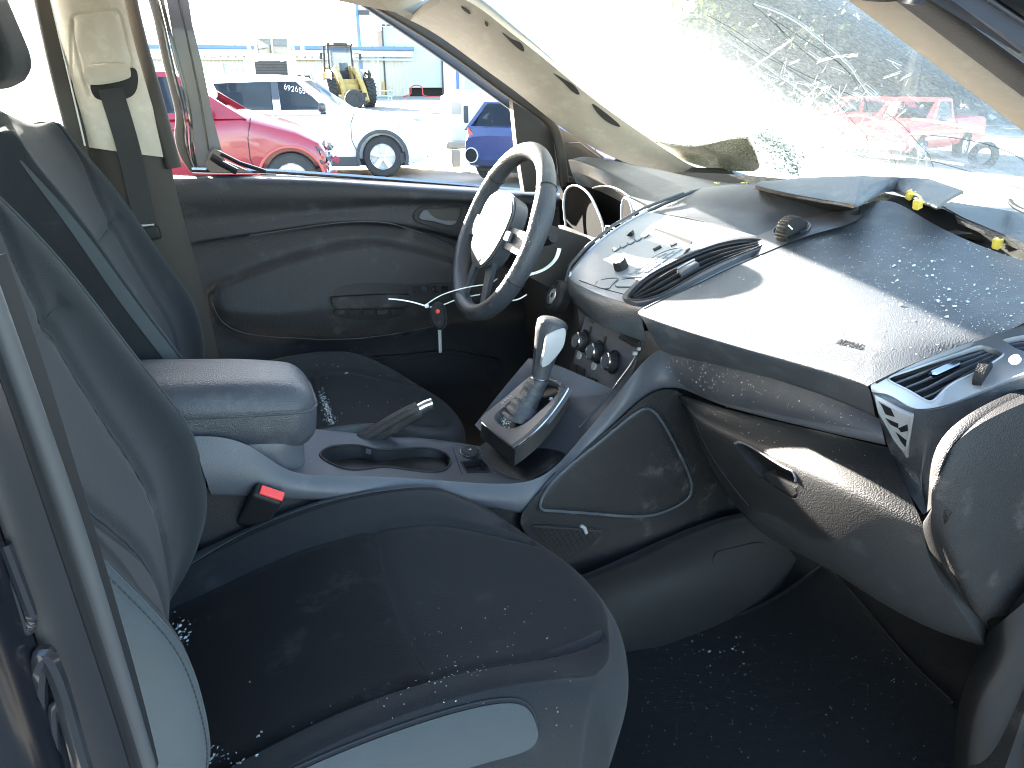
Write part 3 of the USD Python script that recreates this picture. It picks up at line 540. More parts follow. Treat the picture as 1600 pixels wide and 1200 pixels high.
# red pickup beyond the cracked windscreen
def pickup(M):
    t = thing('red_pickup', 'old red pickup truck seen through the cracked windscreen', 'pickup truck', M); w = .88
    def sec(x, zb, zt, k=1): return [(x, s*w*k*a, z) for s in (-1, 1) for a, z in ((.94, zb), (1, zb+.15), (1, (zb+zt)/2), (.97, zt-.08), (.88, zt))]
    b = m3.Manifold.batch_boolean([m3.Manifold.hull_points(np.array(sec(*p)+sec(*q))) for p, q in zip([(.85, .45, .86, .9), (.75, .38, .98), (-.45, .38, 1.06), (-1.95, .38, 1.06)], [(.75, .38, .98), (-.45, .38, 1.06), (-1.95, .38, 1.06), (-2.05, .40, 1.06)])], m3.OpType.Add)
    bed = m3.Manifold.hull_points(np.array(sec(-2.1, .42, 1.10)+sec(-4.1, .46, 1.10)))-m3.Manifold.cube((1.85, 1.5, .7), True).translate((-3.1, 0, 1.0))
    for ax in (0, -2.9):
        for s in (-1, 1):
            c = m3.Manifold.cylinder(.4, .42, .42, 30, True).rotate((90, 0, 0)).translate((ax, s*.85, .36)); b = b-c; bed = bed-c
    part(t, 'body', b, 'old_red', 30); part(t, 'cargo_bed', bed, 'old_red', 30)
    def cab(d): return m3.Manifold.hull_points(np.array([(x, s*y, z) for s in (-1, 1) for x, y, z in ((-.50-d*1.5, .80-d, 1.03), (-2.02+d, .80-d, 1.03), (-1.02-d, .66-d, 1.62-d), (-1.92+d, .66-d, 1.62-d), (-1.15, .6-d, 1.65-d), (-1.8, .6-d, 1.65-d))]))
    sh = cab(0)-cab(.06); q = np.array([(-1.83, 1.12), (-.82, 1.12), (-1.12, 1.55), (-1.83, 1.55)]); sh = sh-m3.Manifold.extrude(m3.CrossSection([q]), 4).rotate((90, 0, 0)).translate((0, 2, 0)); sh = sh-m3.Manifold.cube((4, 1.2, .42), True).translate((-1.2, 0, 1.34))
    part(t, 'cabin', sh, 'old_red', 30)
    for s in (-1, 1): part(t, 'window', quad_slab(np.array([(x, s*(.80-(z-1.03)/.59*.14-.012), z) for x, z in q]), .006, (0, s, .3)), 'vehicle_glass'); part(t, 'mirror', rbox(.1, .18, .16, .03, (-.75, s*.98, 1.16)), 'dark_paint'); part(t, 'side_marker', rbox(.14, .03, .06, .01, (.66, s*.87, .72)), 'lamp_amber'); part(t, 'side_moulding', rbox(2.2, .03, .08, .01, (-1.2, s*.89, .66)), 'silver_paint')
    part(t, 'bench_seat', [rbox(.16, 1.2, .55, .06, (-1.75, 0, 1.1))], 'fabric'); part(t, 'front_bumper', rbox(.16, 1.7, .2, .04, (.92, 0, .52)), 'silver_paint')
    for ax in (0, -2.9):
        for s in (-1, 1): wheel(t, trans(ax, s*.76, .36) @ rotx(-90*s), .36, .24, 6)
    return t
fwp, rwp = W(1430, 257, z=-.53), W(1562, 238, z=-.56); hd = nrm((fwp-rwp)*[1, 1, 0]); Mp = np.eye(4); Mp[:3, 0] = hd; Mp[:3, 1] = (-hd[1], hd[0], 0); Mp[:3, 3] = fwp-Mp[:3, 1]*.8+[0, 0, -.02]
pickup(Mp)
ty0 = thing('loose_tyre', 'worn tyre standing on the ground in front of the red pickup', 'tyre', facing(1532, 266, 20, -.56)); part(ty0, 'casing', xf(lathe([(.20, -.1), (.30, -.11), (.34, -.06), (.35, 0), (.34, .06), (.30, .11), (.20, .1), (.19, .0)], 40), trans(0, 0, .35) @ rotx(90)), 'tyre')
LV = [('white_van', 'white van farthest left of the row beyond the pickup', 1310, 168, 150, 'white_paint', 1.9), ('white_van', 'white van behind the red pickup cab', 1420, 166, 170, 'white_paint', 1.85), ('white_van', 'white wagon at the right end of the row, beside the near pillar', 1530, 172, 165, 'white_paint', 1.7)]
for nm, lab, px, py, yaw, pt, hh in LV: make_car(nm, lab, 'van', facing(px, py, yaw, -.59), pt, 4.7, 1.9, hh, 2.8, .8, clad=False, detail=False, group='white vehicles beyond the pickup')
make_car('dark_car', 'dark saloon behind the pickup bed', 'car', facing(1560, 190, 160, -.58), 'dark_paint', 4.6, 1.8, 1.45, 2.7, .9, clad=False, detail=False, belt=.95)
t_ = make_car('maroon_car', 'maroon car with an amber lamp behind the crazed middle of the windscreen', 'car', facing(1262, 226, 190, -.45) @ trans(.4, 0, 0), 'old_red', 4.5, 1.8, 1.5, 2.7, .9, clad=False, detail=False, belt=1.0); part(t_, 'amber_lamp', rbox(.12, .24, .16, .04, (.72, .72, .66)), 'lamp_amber')

# ---------------------------------------------------------------- loaders
def big_wheel(par, M, r, w):
    ty = [lathe([(r*.55, -w/2), (r*.86, -w/2), (r*.95, -w*.40), (r*.95, w*.40), (r*.86, w/2), (r*.55, w/2)], 36)]
    for k in range(22):
        for s in (-1, 1): ty.append(xf(box(r*.10, r*.11, w*.52), rotz(360/22*(k+.25*s)) @ trans(r*.96, 0, s*w*.24) @ rotx(24*s)))
    p = part(par, 'wheel', xf(join(ty), M), 'tyre', 30); part(p, 'rim', xf(join([lathe([(0, w*.1), (r*.55, w*.22), (r*.57, w*.4), (r*.50, w*.4), (r*.48, -w*.3), (0, -w*.2)], 30), lathe([(0, w*.32), (r*.2, w*.3), (r*.22, 0), (0, 0)], 20)]), M), 'machine_yellow'); return p
MY = facing(541, 167, 14); ly = thing('wheel_loader', 'yellow wheel loader with raised lift arms parked before the white shed', 'loader', MY)   # faces -y
for sx in (-1, 1):
    big_wheel(ly, trans(sx*1.08, -1.1, .78) @ roty(90*sx), .78, .52); big_wheel(ly, trans(sx*1.08, 1.9, .78) @ roty(90*sx), .78, .52)
    part(ly, 'mudguard', sweep(np.array([(sx*1.08, -1.1+.92*cos(a), .80+.92*sin(a)) for a in np.linspace(.25, 2.2, 10)]), rrect(.55, .05, .02), (1, 0, 0)), 'machine_dark')
    part(ly, 'lift_arm', tube(curve([(sx*.52, .1, 2.0), (sx*.55, -.9, 1.75), (sx*.58, -1.9, 1.0), (sx*.6, -2.4, .35)], 20), .15, 8), 'machine_yellow'); part(ly, 'tower', hull([(sx*.45+dx, y, z) for dx in (-.06, .06) for y, z in ((-.3, 1.0), (.4, 1.0), (-.1, 2.2), (.3, 2.2))]), 'machine_yellow')
    part(ly, 'cab_post', [tube([(sx*.70, .45, 1.5), (sx*.66, .6, 3.25)], .06, 6)], 'machine_dark'); part(ly, 'cab_post', [tube([(sx*.72, 1.7, 1.5), (sx*.66, 1.6, 3.25)], .06, 6)], 'machine_dark')
    part(ly, 'mirror', [rbox(.16, .06, .34, .03, (sx*1.12, .4, 2.7)), tube([(sx*.68, .5, 2.9), (sx*1.12, .4, 2.85)], .02, 5)], 'machine_dark'); part(ly, 'work_lamp', [rbox(.18, .14, .14, .03, (sx*1.0, -.4, 1.95)), tube([(sx*.9, -.2, 1.4), (sx*1.0, -.35, 1.9)], .025, 5)], 'lamp_clear')
    part(ly, 'step', [box(.4, .5, .06, (sx*1.1, .6, z)) for z in (.9, 1.3)], 'machine_yellow'); part(ly, 'side_box', rbox(.4, 1.0, .6, .05, (sx*.95, .9, 1.55)), 'machine_yellow')
part(ly, 'chassis', [rbox(1.0, 3.8, .6, .08, (0, .6, .95)), rbox(1.2, .8, .8, .08, (0, -.6, 1.1))], 'machine_yellow'); part(ly, 'cab_roof', rbox(1.5, 1.5, .16, .06, (0, 1.1, 3.33)), 'machine_dark'); part(ly, 'roof_light', [box(.2, .08, .1, (x, .33, 3.35)) for x in (-.5, .5)], 'lamp_clear'); part(ly, 'cab_base', rbox(1.45, 1.4, .7, .06, (0, 1.1, 1.6)), 'machine_dark')
part(ly, 'cab_glass', quad_slab(np.array([(-.62, .5, 1.75), (.62, .5, 1.75), (.60, .60, 3.22), (-.60, .60, 3.22)]), .01, (0, -1, .1)), 'vehicle_glass'); part(ly, 'seat', rbox(.5, .2, .8, .06, (0, 1.4, 2.2)), 'machine_dark'); part(ly, 'engine_hood', rbox(1.4, 1.8, .9, .1, (0, 2.6, 1.7)), 'machine_yellow'); part(ly, 'coupler', hull([(x, y, z) for x in (-.6, .6) for y, z in ((-2.5, .2), (-2.3, .2), (-2.35, .8), (-2.25, .8))]), 'machine_dark')
lt = thing('loader_tyre', 'spare tyre leaning in front of the yellow loader', 'tyre', facing(555, 171, 8)); part(lt, 'casing', xf(lathe([(.28, -.14), (.44, -.15), (.50, -.08), (.51, 0), (.50, .08), (.44, .15), (.28, .14), (.27, .0)], 40), trans(0, 0, .5) @ rotx(80)), 'tyre'); part(lt, 'rim', xf(lathe([(.0, -.04), (.28, -.1), (.28, .1), (0, .04)], 30), trans(0, 0, .5) @ rotx(80)), 'machine_dark')
MT = facing(438, 172, 170); tw_ = thing('pale_loader', 'pale dusty loader with a dark radiator grille behind the white car roof', 'loader', MT)       # rear toward the eye: +y local is toward the eye
s3 = scale_at(MT); u_ = lambda p: p/s3
part(tw_, 'engine_cover', hull([(x, y, z) for x in (-1.05, 1.05) for y, z in ((.6, .9), (2.6, .9), (.6, 2.5), (2.55, 2.3), (1.6, 2.55))]+[(x, y, 2.7) for x in (-.7, .7) for y in (.5, 1.2)]), 'machine_white'); part(tw_, 'grille', [box(1.5, .06, .95, (-.25, 2.64, 1.85))], 'machine_dark'); 
for k in range(7): part(tw_, 'grille_bar', box(1.5, .05, .04, (-.25, 2.69, 1.45+k*.13)), 'cladding')
for sx in (-1, 1):
    big_wheel(tw_, trans(sx*1.15, 1.5, .85) @ roty(90*sx), .85, .55); big_wheel(tw_, trans(sx*1.15, -1.6, .85) @ roty(90*sx), .85, .55); part(tw_, 'cab_post', tube([(sx*.85, .4, 2.0), (sx*.80, .3, 3.52)], .07, 6), 'machine_white'); part(tw_, 'cab_post', tube([(sx*.85, -1.0, 2.0), (sx*.80, -.9, 3.52)], .07, 6), 'machine_white'); part(tw_, 'tail_lamp', box(.16, .05, .14, (sx*.6-.2, 2.70, 2.38)), 'lamp_clear'); part(tw_, 'side_mirror', [rbox(.2, .08, .4, .04, (sx*1.35, -.6, 3.0)), tube([(sx*.85, -.7, 3.3), (sx*1.35, -.6, 3.2)], .03, 5)], 'seat_tan')
part(tw_, 'cab_roof', rbox(1.9, 1.7, .2, .07, (0, -.3, 3.6)), 'machine_white'); part(tw_, 'cab_frame', [box(.1, .08, 1.3, (0, .38, 2.85)), box(1.7, .08, .12, (0, .38, 2.2)), box(1.7, .08, .12, (0, .36, 3.45))], 'seat_tan'); part(tw_, 'cab_base', rbox(1.8, 1.5, .9, .06, (0, -.3, 1.7)), 'machine_white'); part(tw_, 'cab_glass', box(1.6, .02, 1.2, (0, .33, 2.85)), 'vehicle_glass'); part(tw_, 'seat', rbox(.5, .2, .8, .06, (.2, -.5, 2.6)), 'machine_dark'); part(tw_, 'chassis', rbox(1.2, 4.4, .6, .08, (0, 0, .95)), 'machine_white')
# ---- picnic table by the shed
MPc = facing(594, 161, 12); pc = thing('picnic_table', 'blue-green picnic table beside the roller door', 'table', MPc)
part(pc, 'table_top', [box(.22*8, .13, .05, (0, -.32+k*.16, .74)) for k in range(5)], 'picnic_green')
for s in (-1, 1): part(pc, 'bench', [box(1.76, .25, .05, (0, s*.72, .45))], 'picnic_green')
for s in (-1, 1): part(pc, 'leg', [tube([(s*.7, -.75, .02), (s*.7, -.2, .72)], .04, 5), tube([(s*.7, .75, .02), (s*.7, .2, .72)], .04, 5), tube([(s*.7, -.8, .42), (s*.7, .8, .42)], .04, 5)], 'picnic_green')
# ---------------------------------------------------------------- the wrecked car (car axes, one thing with its parts)
MC = np.eye(4); MC[:3, :3] = ROT; MC[:3, 3] = TRA
CAR = thing('wrecked_car', 'wrecked car seen from inside through its open passenger door, grey cloth seats, shattered windscreen', 'car', MC)
def noise_bump(m, amp, sc):
    m = tm(m); n = m.vertex_normals; m.vertices = m.vertices + n*(meshkit.noise(m.vertices*sc)*amp)[:, None] if hasattr(meshkit, 'noise') else m.vertices; return m

# ---- body shell: floor, roof, sills, pillars outside
shell = []
shell.append(box(2.6, 1.46, .03, (-.55, 0, -.035)))                                        # floor pan
body = part(CAR, 'body', shell, 'body_paint', label='dark painted body shell with floor, roof and pillars')
roof = Surf([[(x, y, 1.335-.045*(y/.62)**4-.06*((x+1.0)/.95)**2*(.4 if x < -1 else 1)) for y in (-.64, -.4, 0, .4, .64)] for x in (-2.0, -1.4, -.8, -.35, -.03)])
part(body, 'roof', roof.solid(24, 20, .03), 'body_paint')
part(CAR, 'roof_lining', roof.solid(20, 16, .008, keep=None).apply_translation((0, 0, -.05)) or 0, 'headliner', label='pale roof lining')
[part(body, 'rear_side', box(1.0, .05, .62, (-1.65, q, .5)), 'body_paint') for q in (.8, -.8)]
part(body, 'tail_panel', box(.05, 1.5, .75, (-2.1, 0, .4)), 'body_paint')
part(body, 'rear_pillar', sweep(curve([(-1.32, .79, .8), (-1.38, .72, 1.0), (-1.5, .64, 1.19)], 10), circ(.09, 10, .04), (0, 1, .2)), 'body_paint')
part(body, 'rear_pillar', sweep(curve([(-1.32, -.79, .8), (-1.38, -.72, 1.0), (-1.5, -.64, 1.19)], 10), circ(.09, 10, .04), (0, 1, .2)), 'body_paint')
part(body, 'bulkhead', [box(.03, 1.44, .8, (.98, 0, .36))], 'black_plastic')
# hood: dark bonnet ahead of the windscreen, crumpled
hood = Surf([[(x, y, z+.03*sin(y*9+x*5)) for y in (-.72, -.35, 0, .35, .72)] for x, z in ((.98, .79), (1.2, .80), (1.5, .77), (1.8, .66))])
part(body, 'bonnet', hood.solid(24, 20, .01), 'frame_paint', label='buckled bonnet beyond the windscreen')

# ---- carpet floor and footwell
fw_ = Surf([[(-.75, y, .0-.0*abs(y)) for y in (-.72, -.45, -.04)], [(-.2, y, -.004) for y in (-.72, -.45, -.04)], [(.3, y, .0) for y in (-.72, -.45, -.04)], [(.58, y, .05) for y in (-.72, -.45, -.04)], [(.8, y, .20) for y in (-.72, -.45, -.04)], [(.93, y, .45) for y in (-.72, -.45, -.04)], [(.95, y, .7) for y in (-.72, -.45, -.04)]])
fl = part(CAR, 'floor_carpet', [fw_.mesh(40, 12)], 'carpet', label='black floor carpet of the passenger footwell')
part(fl, 'carpet_piece', xf(fw_.mesh(40, 12), np.diag([1, -1, 1, 1.])), 'carpet', label='black floor carpet of the driver footwell')
part(CAR, 'kick_panel', hull([(.42, -.72, -.02), (.95, -.72, -.02), (.95, -.72, .75), (.42, -.72, .75), (.42, -.76, -.02), (.95, -.76, .75), (.95, -.76, -.02), (.42, -.76, .75)]), 'dark_plastic')
# ---- sill at the open door
sill_path = np.array([P(1470, 1230, z=.10), P(1520, 1080, z=.14), P(1560, 960, z=.22), P(1592, 860, z=.32), P(1625, 740, z=.45)])
sl_p = curve([(-.7, -.72, .03), (-.2, -.72, .03), (.12, -.722, .03), (.36, -.725, .03)], 40)
part(CAR, 'sill_trim', sweep(sl_p, [(-.055, -.02), (.05, -.02), (.05, .012), (.035, .02), (-.035, .02), (-.055, .012)], (0, -.1, 1)), 'black_plastic', label='scuffed black sill trim at the door opening')
sl_q = sl_p + np.array([-.01, -.075, .0])
part(CAR, 'door_seal', tube(sl_q, .012, 10), 'rubber', label='black rubber door seal along the sill')
part(body, 'sill', sweep(sl_p+np.array([-.02, -.13, -.03]), rrect(.09, .10, .02), (0, -.1, 1)), 'body_paint')

# ================================================================ seats
def spl(xs, ys): return PchipInterpolator(xs, ys, extrapolate=True)
zc = [.20, .26, .33, .41, .50, .563, .667, .78, .863, .92, .96]
xc = [-.605, -.575, -.535, -.508, -.507, -.53, -.583, -.64, -.69, -.728, -.765]
crest = spl(zc, xc); wid = spl([.2, .3, .41, .5, .67, .78, .863, .92, .965, 1.0], [.80, .90, .985, 1.0, 1.0, .965, .90, .82, .70, .6])
dep = spl([.2, .4, .6, .75, .9, 1.0], [.5, 1, 1, .8, .35, .1])
cols = [(-.215, -.150), (-.258, -.095), (-.266, -.045), (-.259, -.010), (-.243, 0), (-.215, -.010), (-.168, -.034), (-.085, -.044), (0, -.047)]
cols = cols+[(-a, b) for a, b in cols[-2::-1]]
def back_surf(yc):
    g = []
    for z in (.22, .27, .33, .40, .47, .54, .61, .69, .77, .84, .89, .925):
        g.append([(float(crest(z))+.9*(f*(float(dep(z)) if f > -.048 and abs(a) < .22 else 1)), yc+a*float(wid(z)), z+.42*f*(1 if f < -.05 else .3)) for a, f in cols])
    for k, (dx, dz, w) in enumerate(((-.03, .025, .95), (-.07, .035, .88), (-.12, .015, .86))):
        base = g[11]; g.append([(base[8][0]*.75+b[0]*.25+dx, yc+(b[1]-yc)*w, base[8][2]+dz-.035*abs(b[1]-yc)/.2) for b in base])
    return Surf(np.array(g))
zcu = spl([-.60, -.5, -.4, -.27, -.2, -.12, -.06, -.02, .01], [.315, .345, .380, .402, .400, .385, .368, .352, .33])
ccols = [(-.235, -.22), (-.262, -.15), (-.270, -.085), (-.264, -.03), (-.240, 0), (-.205, -.010), (-.158, -.032), (-.08, -.043), (0, -.046)]
ccols = ccols+[(-a, b) for a, b in ccols[-2::-1]]
def cushion_surf(yc):
    g = []
    for x in (-.62, -.52, -.43, -.34, -.25, -.17, -.10, -.05, -.015):
        t = np.clip((x+.2)/.2, 0, 1)**1.5
        g.append([(x-.115*t*(abs(a)/.25)**2.2+.03*t, yc+a*(1-.06*t), float(zcu(x))+b*(1 if b < -.06 else 1-.45*t)) for a, b in ccols])
    L = np.array(g[-1])
    for dx, z, k in ((.026, .305, .92), (.030, .26, .85), (.012, .215, .8), (-.04, .185, .75)):
        r = L.copy(); r[:, 0] += dx; lo = L[:, 2] < z; r[:, 2] = np.where(lo, np.minimum(L[:, 2], z-.01), z-(.352-L[:, 2])*.35*(L[:, 2] > .3)); r[:, 2] = np.minimum(r[:, 2], L[:, 2]+.0)
        r[:, 1] = yc+(L[:, 1]-yc)*(1-.03*(1-k)); g.append(r)
    return Surf(np.array(g))
PB, PC, DB, DC = back_surf(-.37), cushion_surf(-.37), back_surf(.37), cushion_surf(.37)
# seams and strips, traced once on the passenger seat in (u, v), then mirrored for the driver seat
B_seam = PB.uv(curve([(-20, 300), (25, 400), (63, 480), (120, 580), (180, 675), (235, 765), (255, 840)], 40))
vs = float(B_seam[:, 1].mean())
nvb = PB.n-1
bs_ = B_seam[np.argsort(B_seam[:, 0])]; SEAMB = [[(u, v) for u, v in zip(np.linspace(1.0, 11.3, 12), np.interp(np.linspace(1, 11.3, 12), bs_[:, 0], bs_[:, 1]))]]
SEAMB.append([(u, nvb-v) for u, v in SEAMB[0]])
SEAMB.append([(7.55+.14*(abs(v-8)/2.4)**2, v) for v in np.linspace(5.55, 10.45, 8)])
nvc = PC.n-1
C_in = PC.uv(curve([(318, 948), (400, 908), (500, 878), (590, 856), (690, 822), (770, 799), (820, 800)], 40))
C_st = PC.uv(curve([(655, 1068), (640, 1020), (622, 960), (602, 905), (587, 857)], 20))
seam_v = float(np.median(C_in[:, 1])); us = float(np.median(C_st[:, 0]))
SEAMC = [[(u, v) for u, v in zip(np.linspace(.6, 7.6, 12), np.interp(np.linspace(.6, 7.6, 12), [.6, 5, 7.6], [10.25, 10.2, 9.6]))]]
SEAMC.append([(u, nvc-v) for u, v in SEAMC[0]])
SEAMC.append([(us+.10*(abs(v-8)/2.2)**2, v) for v in np.linspace(5.8, 10.2, 8)])
def seat(B, Cs, yc, outer, name_label):
    """outer: -1 when the door side is at lower y"""
    B.groove(SEAMB, [.007, .007, .006], [-.007, -.007, -.006], px=False); Cs.groove(SEAMC, [.007, .007, .006], [-.007, -.007, -.006], px=False)
    B.groove([[(u, 12.1) for u in (1.5, 4, 8, 11)], [(u, nvb-12.1) for u in (1.5, 4, 8, 11)]], .004, -.0015, px=False)
    s = part(CAR, 'front_seat', Cs.mesh(120, 150), 'fabric', 60, label=name_label)
    part(s, 'backrest', B.mesh(140, 150), 'fabric', 60)
    part(s, 'back_panel', hull([(float(crest(z))-.15+dx, yc+sy*.23*float(wid(z)), z-.05) for z in (.25, .5, .75, .9) for sy in (-1, 1) for dx in (0, .05)]), 'dark_plastic')
    for S_, L_ in ((B, SEAMB), (Cs, SEAMC)):
        for l_ in L_: q_ = np.array(curve(l_, 70)); part(s, 'seam', tube(S_.pos(q_[:, 0], q_[:, 1], .0002), .0011, 5), 'dark_thread')
    # dark rear panel of the cushion centre
    ins = curve([(.9, nvc-10.1), (.9, 10.1)], 20); a = SEAMC[0]
    lo = np.array(SEAMC[1]); hi = np.array(SEAMC[0]); cr = np.array(SEAMC[2])
    lo_ = lo[lo[:, 0] < us+.05]; hi_ = hi[hi[:, 0] < us+.05]
    out = np.vstack([lo_+[0, .07], cr-[.03, 0], hi_[::-1]-[0, .07]])
    part(s, 'cushion_insert', Cs.plate(out, -.004, .0012, .012), 'insert_fabric', 60)
    # light strips: long pointed pieces along the bolsters
    def strip(S, edge, base, name='light_strip'):
        o = np.vstack([curve(edge, 40), curve(base, 40)[::-1]])
        return part(s, name, S.plate(o, -.002, .0014, .012), 'light_fabric', 60)
    F = (lambda q, n: [(u, n-v) for u, v in q]) if outer > 0 else (lambda q, n: q)
    # outer cushion strip on the side below the crest, inner strip above the crest
    so = [(1.2, 3.75), (3, 3.6), (4.0, 3.58), (4.7, 3.4), (4.95, 2.7)]; bo = [(1.2, 2.2), (3, 2.25), (4.0, 2.3), (4.8, 2.4), (4.95, 2.65)]
    strip(Cs, F(so, nvc), F(bo, nvc))
    part(s, 'stitching', [tube(Cs.pos(*np.array(curve([(u, v+.12) for u, v in F(so, nvc)] if outer < 0 else [(u, v-.12) for u, v in F(so, nvc)], 60)).T, .0012), .0011, 5)], 'dark_thread')
    si = [(.8, 11.35), (1.6, 11.7), (3, 11.75), (4.5, 11.75), (5.6, 12.0)]; bi = [(.8, 12.4), (1.6, 12.75), (3, 12.7), (4.5, 12.5), (5.6, 12.08)]
    strip(Cs, F(si, nvc), F(bi, nvc))
    part(s, 'stitching', [dashes(Cs.pos(*np.array(curve([(u, v-.13 if outer < 0 else v+.13) for u, v in F(si, nvc)], 80)).T, .0008), .0042, .0022, .0006)], 'dark_thread')
    # backrest: light outer flank and inner flank
    eo = [(.9, 3.3), (2.4, 3.75), (4, 3.75), (6, 3.7), (8, 3.55), (9.6, 3.0)]; bo = [(.9, 1.7), (2.4, 1.5), (4, 1.9), (6, 2.3), (8, 2.65), (9.6, 2.9)]
    strip(B, F(eo, nvb), F(bo, nvb))
    part(s, 'stitching', [dashes(B.pos(*np.array(curve([(u, v-.35 if outer < 0 else v+.35) for u, v in F(eo, nvb)], 80)).T, .0018), .0042, .0022, .0006)], 'dark_thread')
    ei = [(.9, 12.75), (2.4, 12.6), (4, 12.6), (6, 12.65), (8, 12.8), (9.9, 13.2)]; bi = [(.9, 14.0), (2.4, 13.8), (4, 13.6), (6, 13.55), (8, 13.5), (9.9, 13.3)]
    strip(B, F(ei, nvb), F(bi, nvb))
    part(s, 'piping', tube(B.pos(*np.array(curve([(u, 12.25) for u in (1.2, 3, 6, 9, 10.8)], 60)).T, .001), .0016, 6), 'light_fabric'); part(s, 'piping', tube(B.pos(*np.array(curve([(u, nvb-12.25) for u in (1.2, 3, 6, 9, 10.8)], 60)).T, .001), .0016, 6), 'light_fabric')
    part(s, 'seat_base', hull([(x, yc+y, z) for x, z in ((-.60, .04), (-.60, .24), (-.05, .20), (-.08, .07)) for y in (-.235, .235)]), 'dark_plastic')
    [part(s, 'seat_rail', box(.62, .04, .05, (-.3, yc+y, .02)), 'body_dull') for y in (-.19, .19)]
    # headrest
    hp = np.array([(-.815, yc, 1.06)]); 
    hr = rbox(.115, .25, .19, .05); hr = trimesh.smoothing.filter_taubin(tm(hr).subdivide().subdivide(), iterations=6); hr.apply_transform(trans(-.80, yc, 1.075) @ roty(-14))
    part(s, 'headrest', hr, 'fabric', 60)
    part(s, 'headrest_post', tube([(-.79, yc-.07, .9), (-.80, yc-.07, 1.0)], .006), 'chrome'); part(s, 'headrest_post', tube([(-.79, yc+.07, .9), (-.80, yc+.07, 1.0)], .006), 'chrome')
    return s
PS = seat(PB, PC, -.37, -1, 'nearer front seat, dark grey cloth with pale side strips and a black centre panel')
DS = seat(DB, DC, .37, 1, 'farther front seat beyond the armrest, dark grey cloth with pale side strips')

# ================================================================ driver door
dx = [258, 345, 430, 520, 610, 700, 790, 880]
def drow(ys, y, x0=None):
    r = list(dx); r[0] = x0 if x0 else r[0]
    return [P(a, b, y=y) for a, b in zip(r, ys)]
rows = [drow([273, 273, 274, 278, 284, 290, 296, 302], .800, 268), drow([277, 276.5, 277.5, 281.5, 287.5, 293.5, 299.5, 305], .772, 264), drow([287, 284, 285, 288, 294, 300, 306, 312], .748, 260), drow([315, 310, 308, 308, 309, 312, 317, 322], .742, 264),
        drow([343, 337, 331, 326, 321, 322, 326, 332], .752, 271), drow([368, 358, 347, 338, 338, 348, 362, 376], .748, 279), drow([384, 372, 360, 348, 349, 366, 392, 415], .746, 284), drow([389, 377, 365, 353, 354, 371, 397, 420], .758, 285),
        drow([430, 420, 405, 385, 382, 395, 415, 440], .760, 297), drow([480, 475, 468, 460, 455, 458, 465, 480], .760, 312), drow([530, 530, 530, 530, 530, 530, 535, 540], .760, 327), drow([575, 580, 590, 600, 612, 620, 630, 640], .758, 340), drow([640, 650, 665, 680, 690, 700, 710, 720], .758, 352), drow([740, 750, 765, 780, 790, 800, 810, 820], .765, 375)]
DOOR = Surf(rows)
tear = [(328, 462), (340, 447), (380, 432), (430, 413), (480, 398), (530, 388), (580, 383), (640, 391), (700, 408), (760, 428), (820, 450), (830, 480), (760, 495), (690, 503), (620, 517), (560, 525), (500, 526), (440, 523), (380, 515), (352, 500), (335, 482)]
DOOR.dome(tear, .022, .022)
DOOR.dome([(350, 478), (420, 462), (480, 447), (540, 433), (620, 428), (740, 434), (820, 452), (800, 478), (690, 492), (600, 503), (540, 508), (480, 505), (400, 500)], .035, .07)
DOOR.groove([[(285, 386), (350, 374), (430, 362), (520, 350), (575, 347), (620, 352), (680, 374), (730, 396), (800, 422)], [(345, 448), (400, 427), (480, 400), (530, 389), (580, 384), (640, 393), (700, 410)]], [.004, .008], [-.006, .006])
door = part(CAR, 'door', DOOR.mesh(170, 220), 'door_plastic', 60, label='black plastic trim of the farther front door, slightly ajar')
part(door, 'door_edge', quad_slab(np.vstack([flat([(250, 283), (262, 279), (340, 575), (352, 660), (336, 660), (325, 575)], y=.80)]), .05), 'black_plastic')
part(door, 'belt_strip', tube(np.array([P(a, b, y=.835) for a, b in ((300, 266), (430, 268), (560, 277), (700, 288), (800, 297), (860, 303))]), .007, 6), 'chrome', label='bright strip along the window sill')
part(door, 'outer_skin', quad_slab(np.array([P(262, 276, y=.86), P(860, 306, y=.86), P(860, 306, y=.86)-[0, 0, .7], P(262, 276, y=.86)-[0, 0, .7]]), .02), 'frame_paint')
part(door, 'parting_line', DOOR.line([(285, 385), (350, 373.5), (430, 361), (520, 348.5), (575, 346), (620, 351), (680, 373), (730, 395)], .0011, .001), 'grey_plastic')
part(door, 'lower_line', DOOR.line([(332, 470), (340, 490), (365, 512), (440, 524), (520, 527), (600, 520), (690, 502)], .0011, .001), 'grey_plastic')
# inner release handle
hs = DOOR.uv(curve([(645, 340), (655, 324), (690, 319), (728, 321), (724, 345), (708, 360), (670, 353)], 50, True))
hin = DOOR.uv(curve([(652, 340), (661, 328), (690, 325), (719, 327), (714, 344), (703, 353), (673, 347)], 50, True))
rel = part(door, 'release_handle', DOOR.plate(hs, -.003, .006, .01, holes=[hin], bevel=.002), 'dark_plastic')
part(rel, 'handle_cup', DOOR.plate(hin, -.003, .0012, .01), 'tan_trim') if False else part(door, 'handle_cup', DOOR.plate(hin, -.003, .0012, .01), 'tan_trim')
lev = DOOR.uv(curve([(654, 341), (660, 329), (666, 328), (675, 338), (700, 345), (712, 346), (704, 352), (675, 346)], 50, True))
part(door, 'handle_lever', DOOR.plate(lev, .0, .010, .01, bevel=.003), 'grey_plastic')
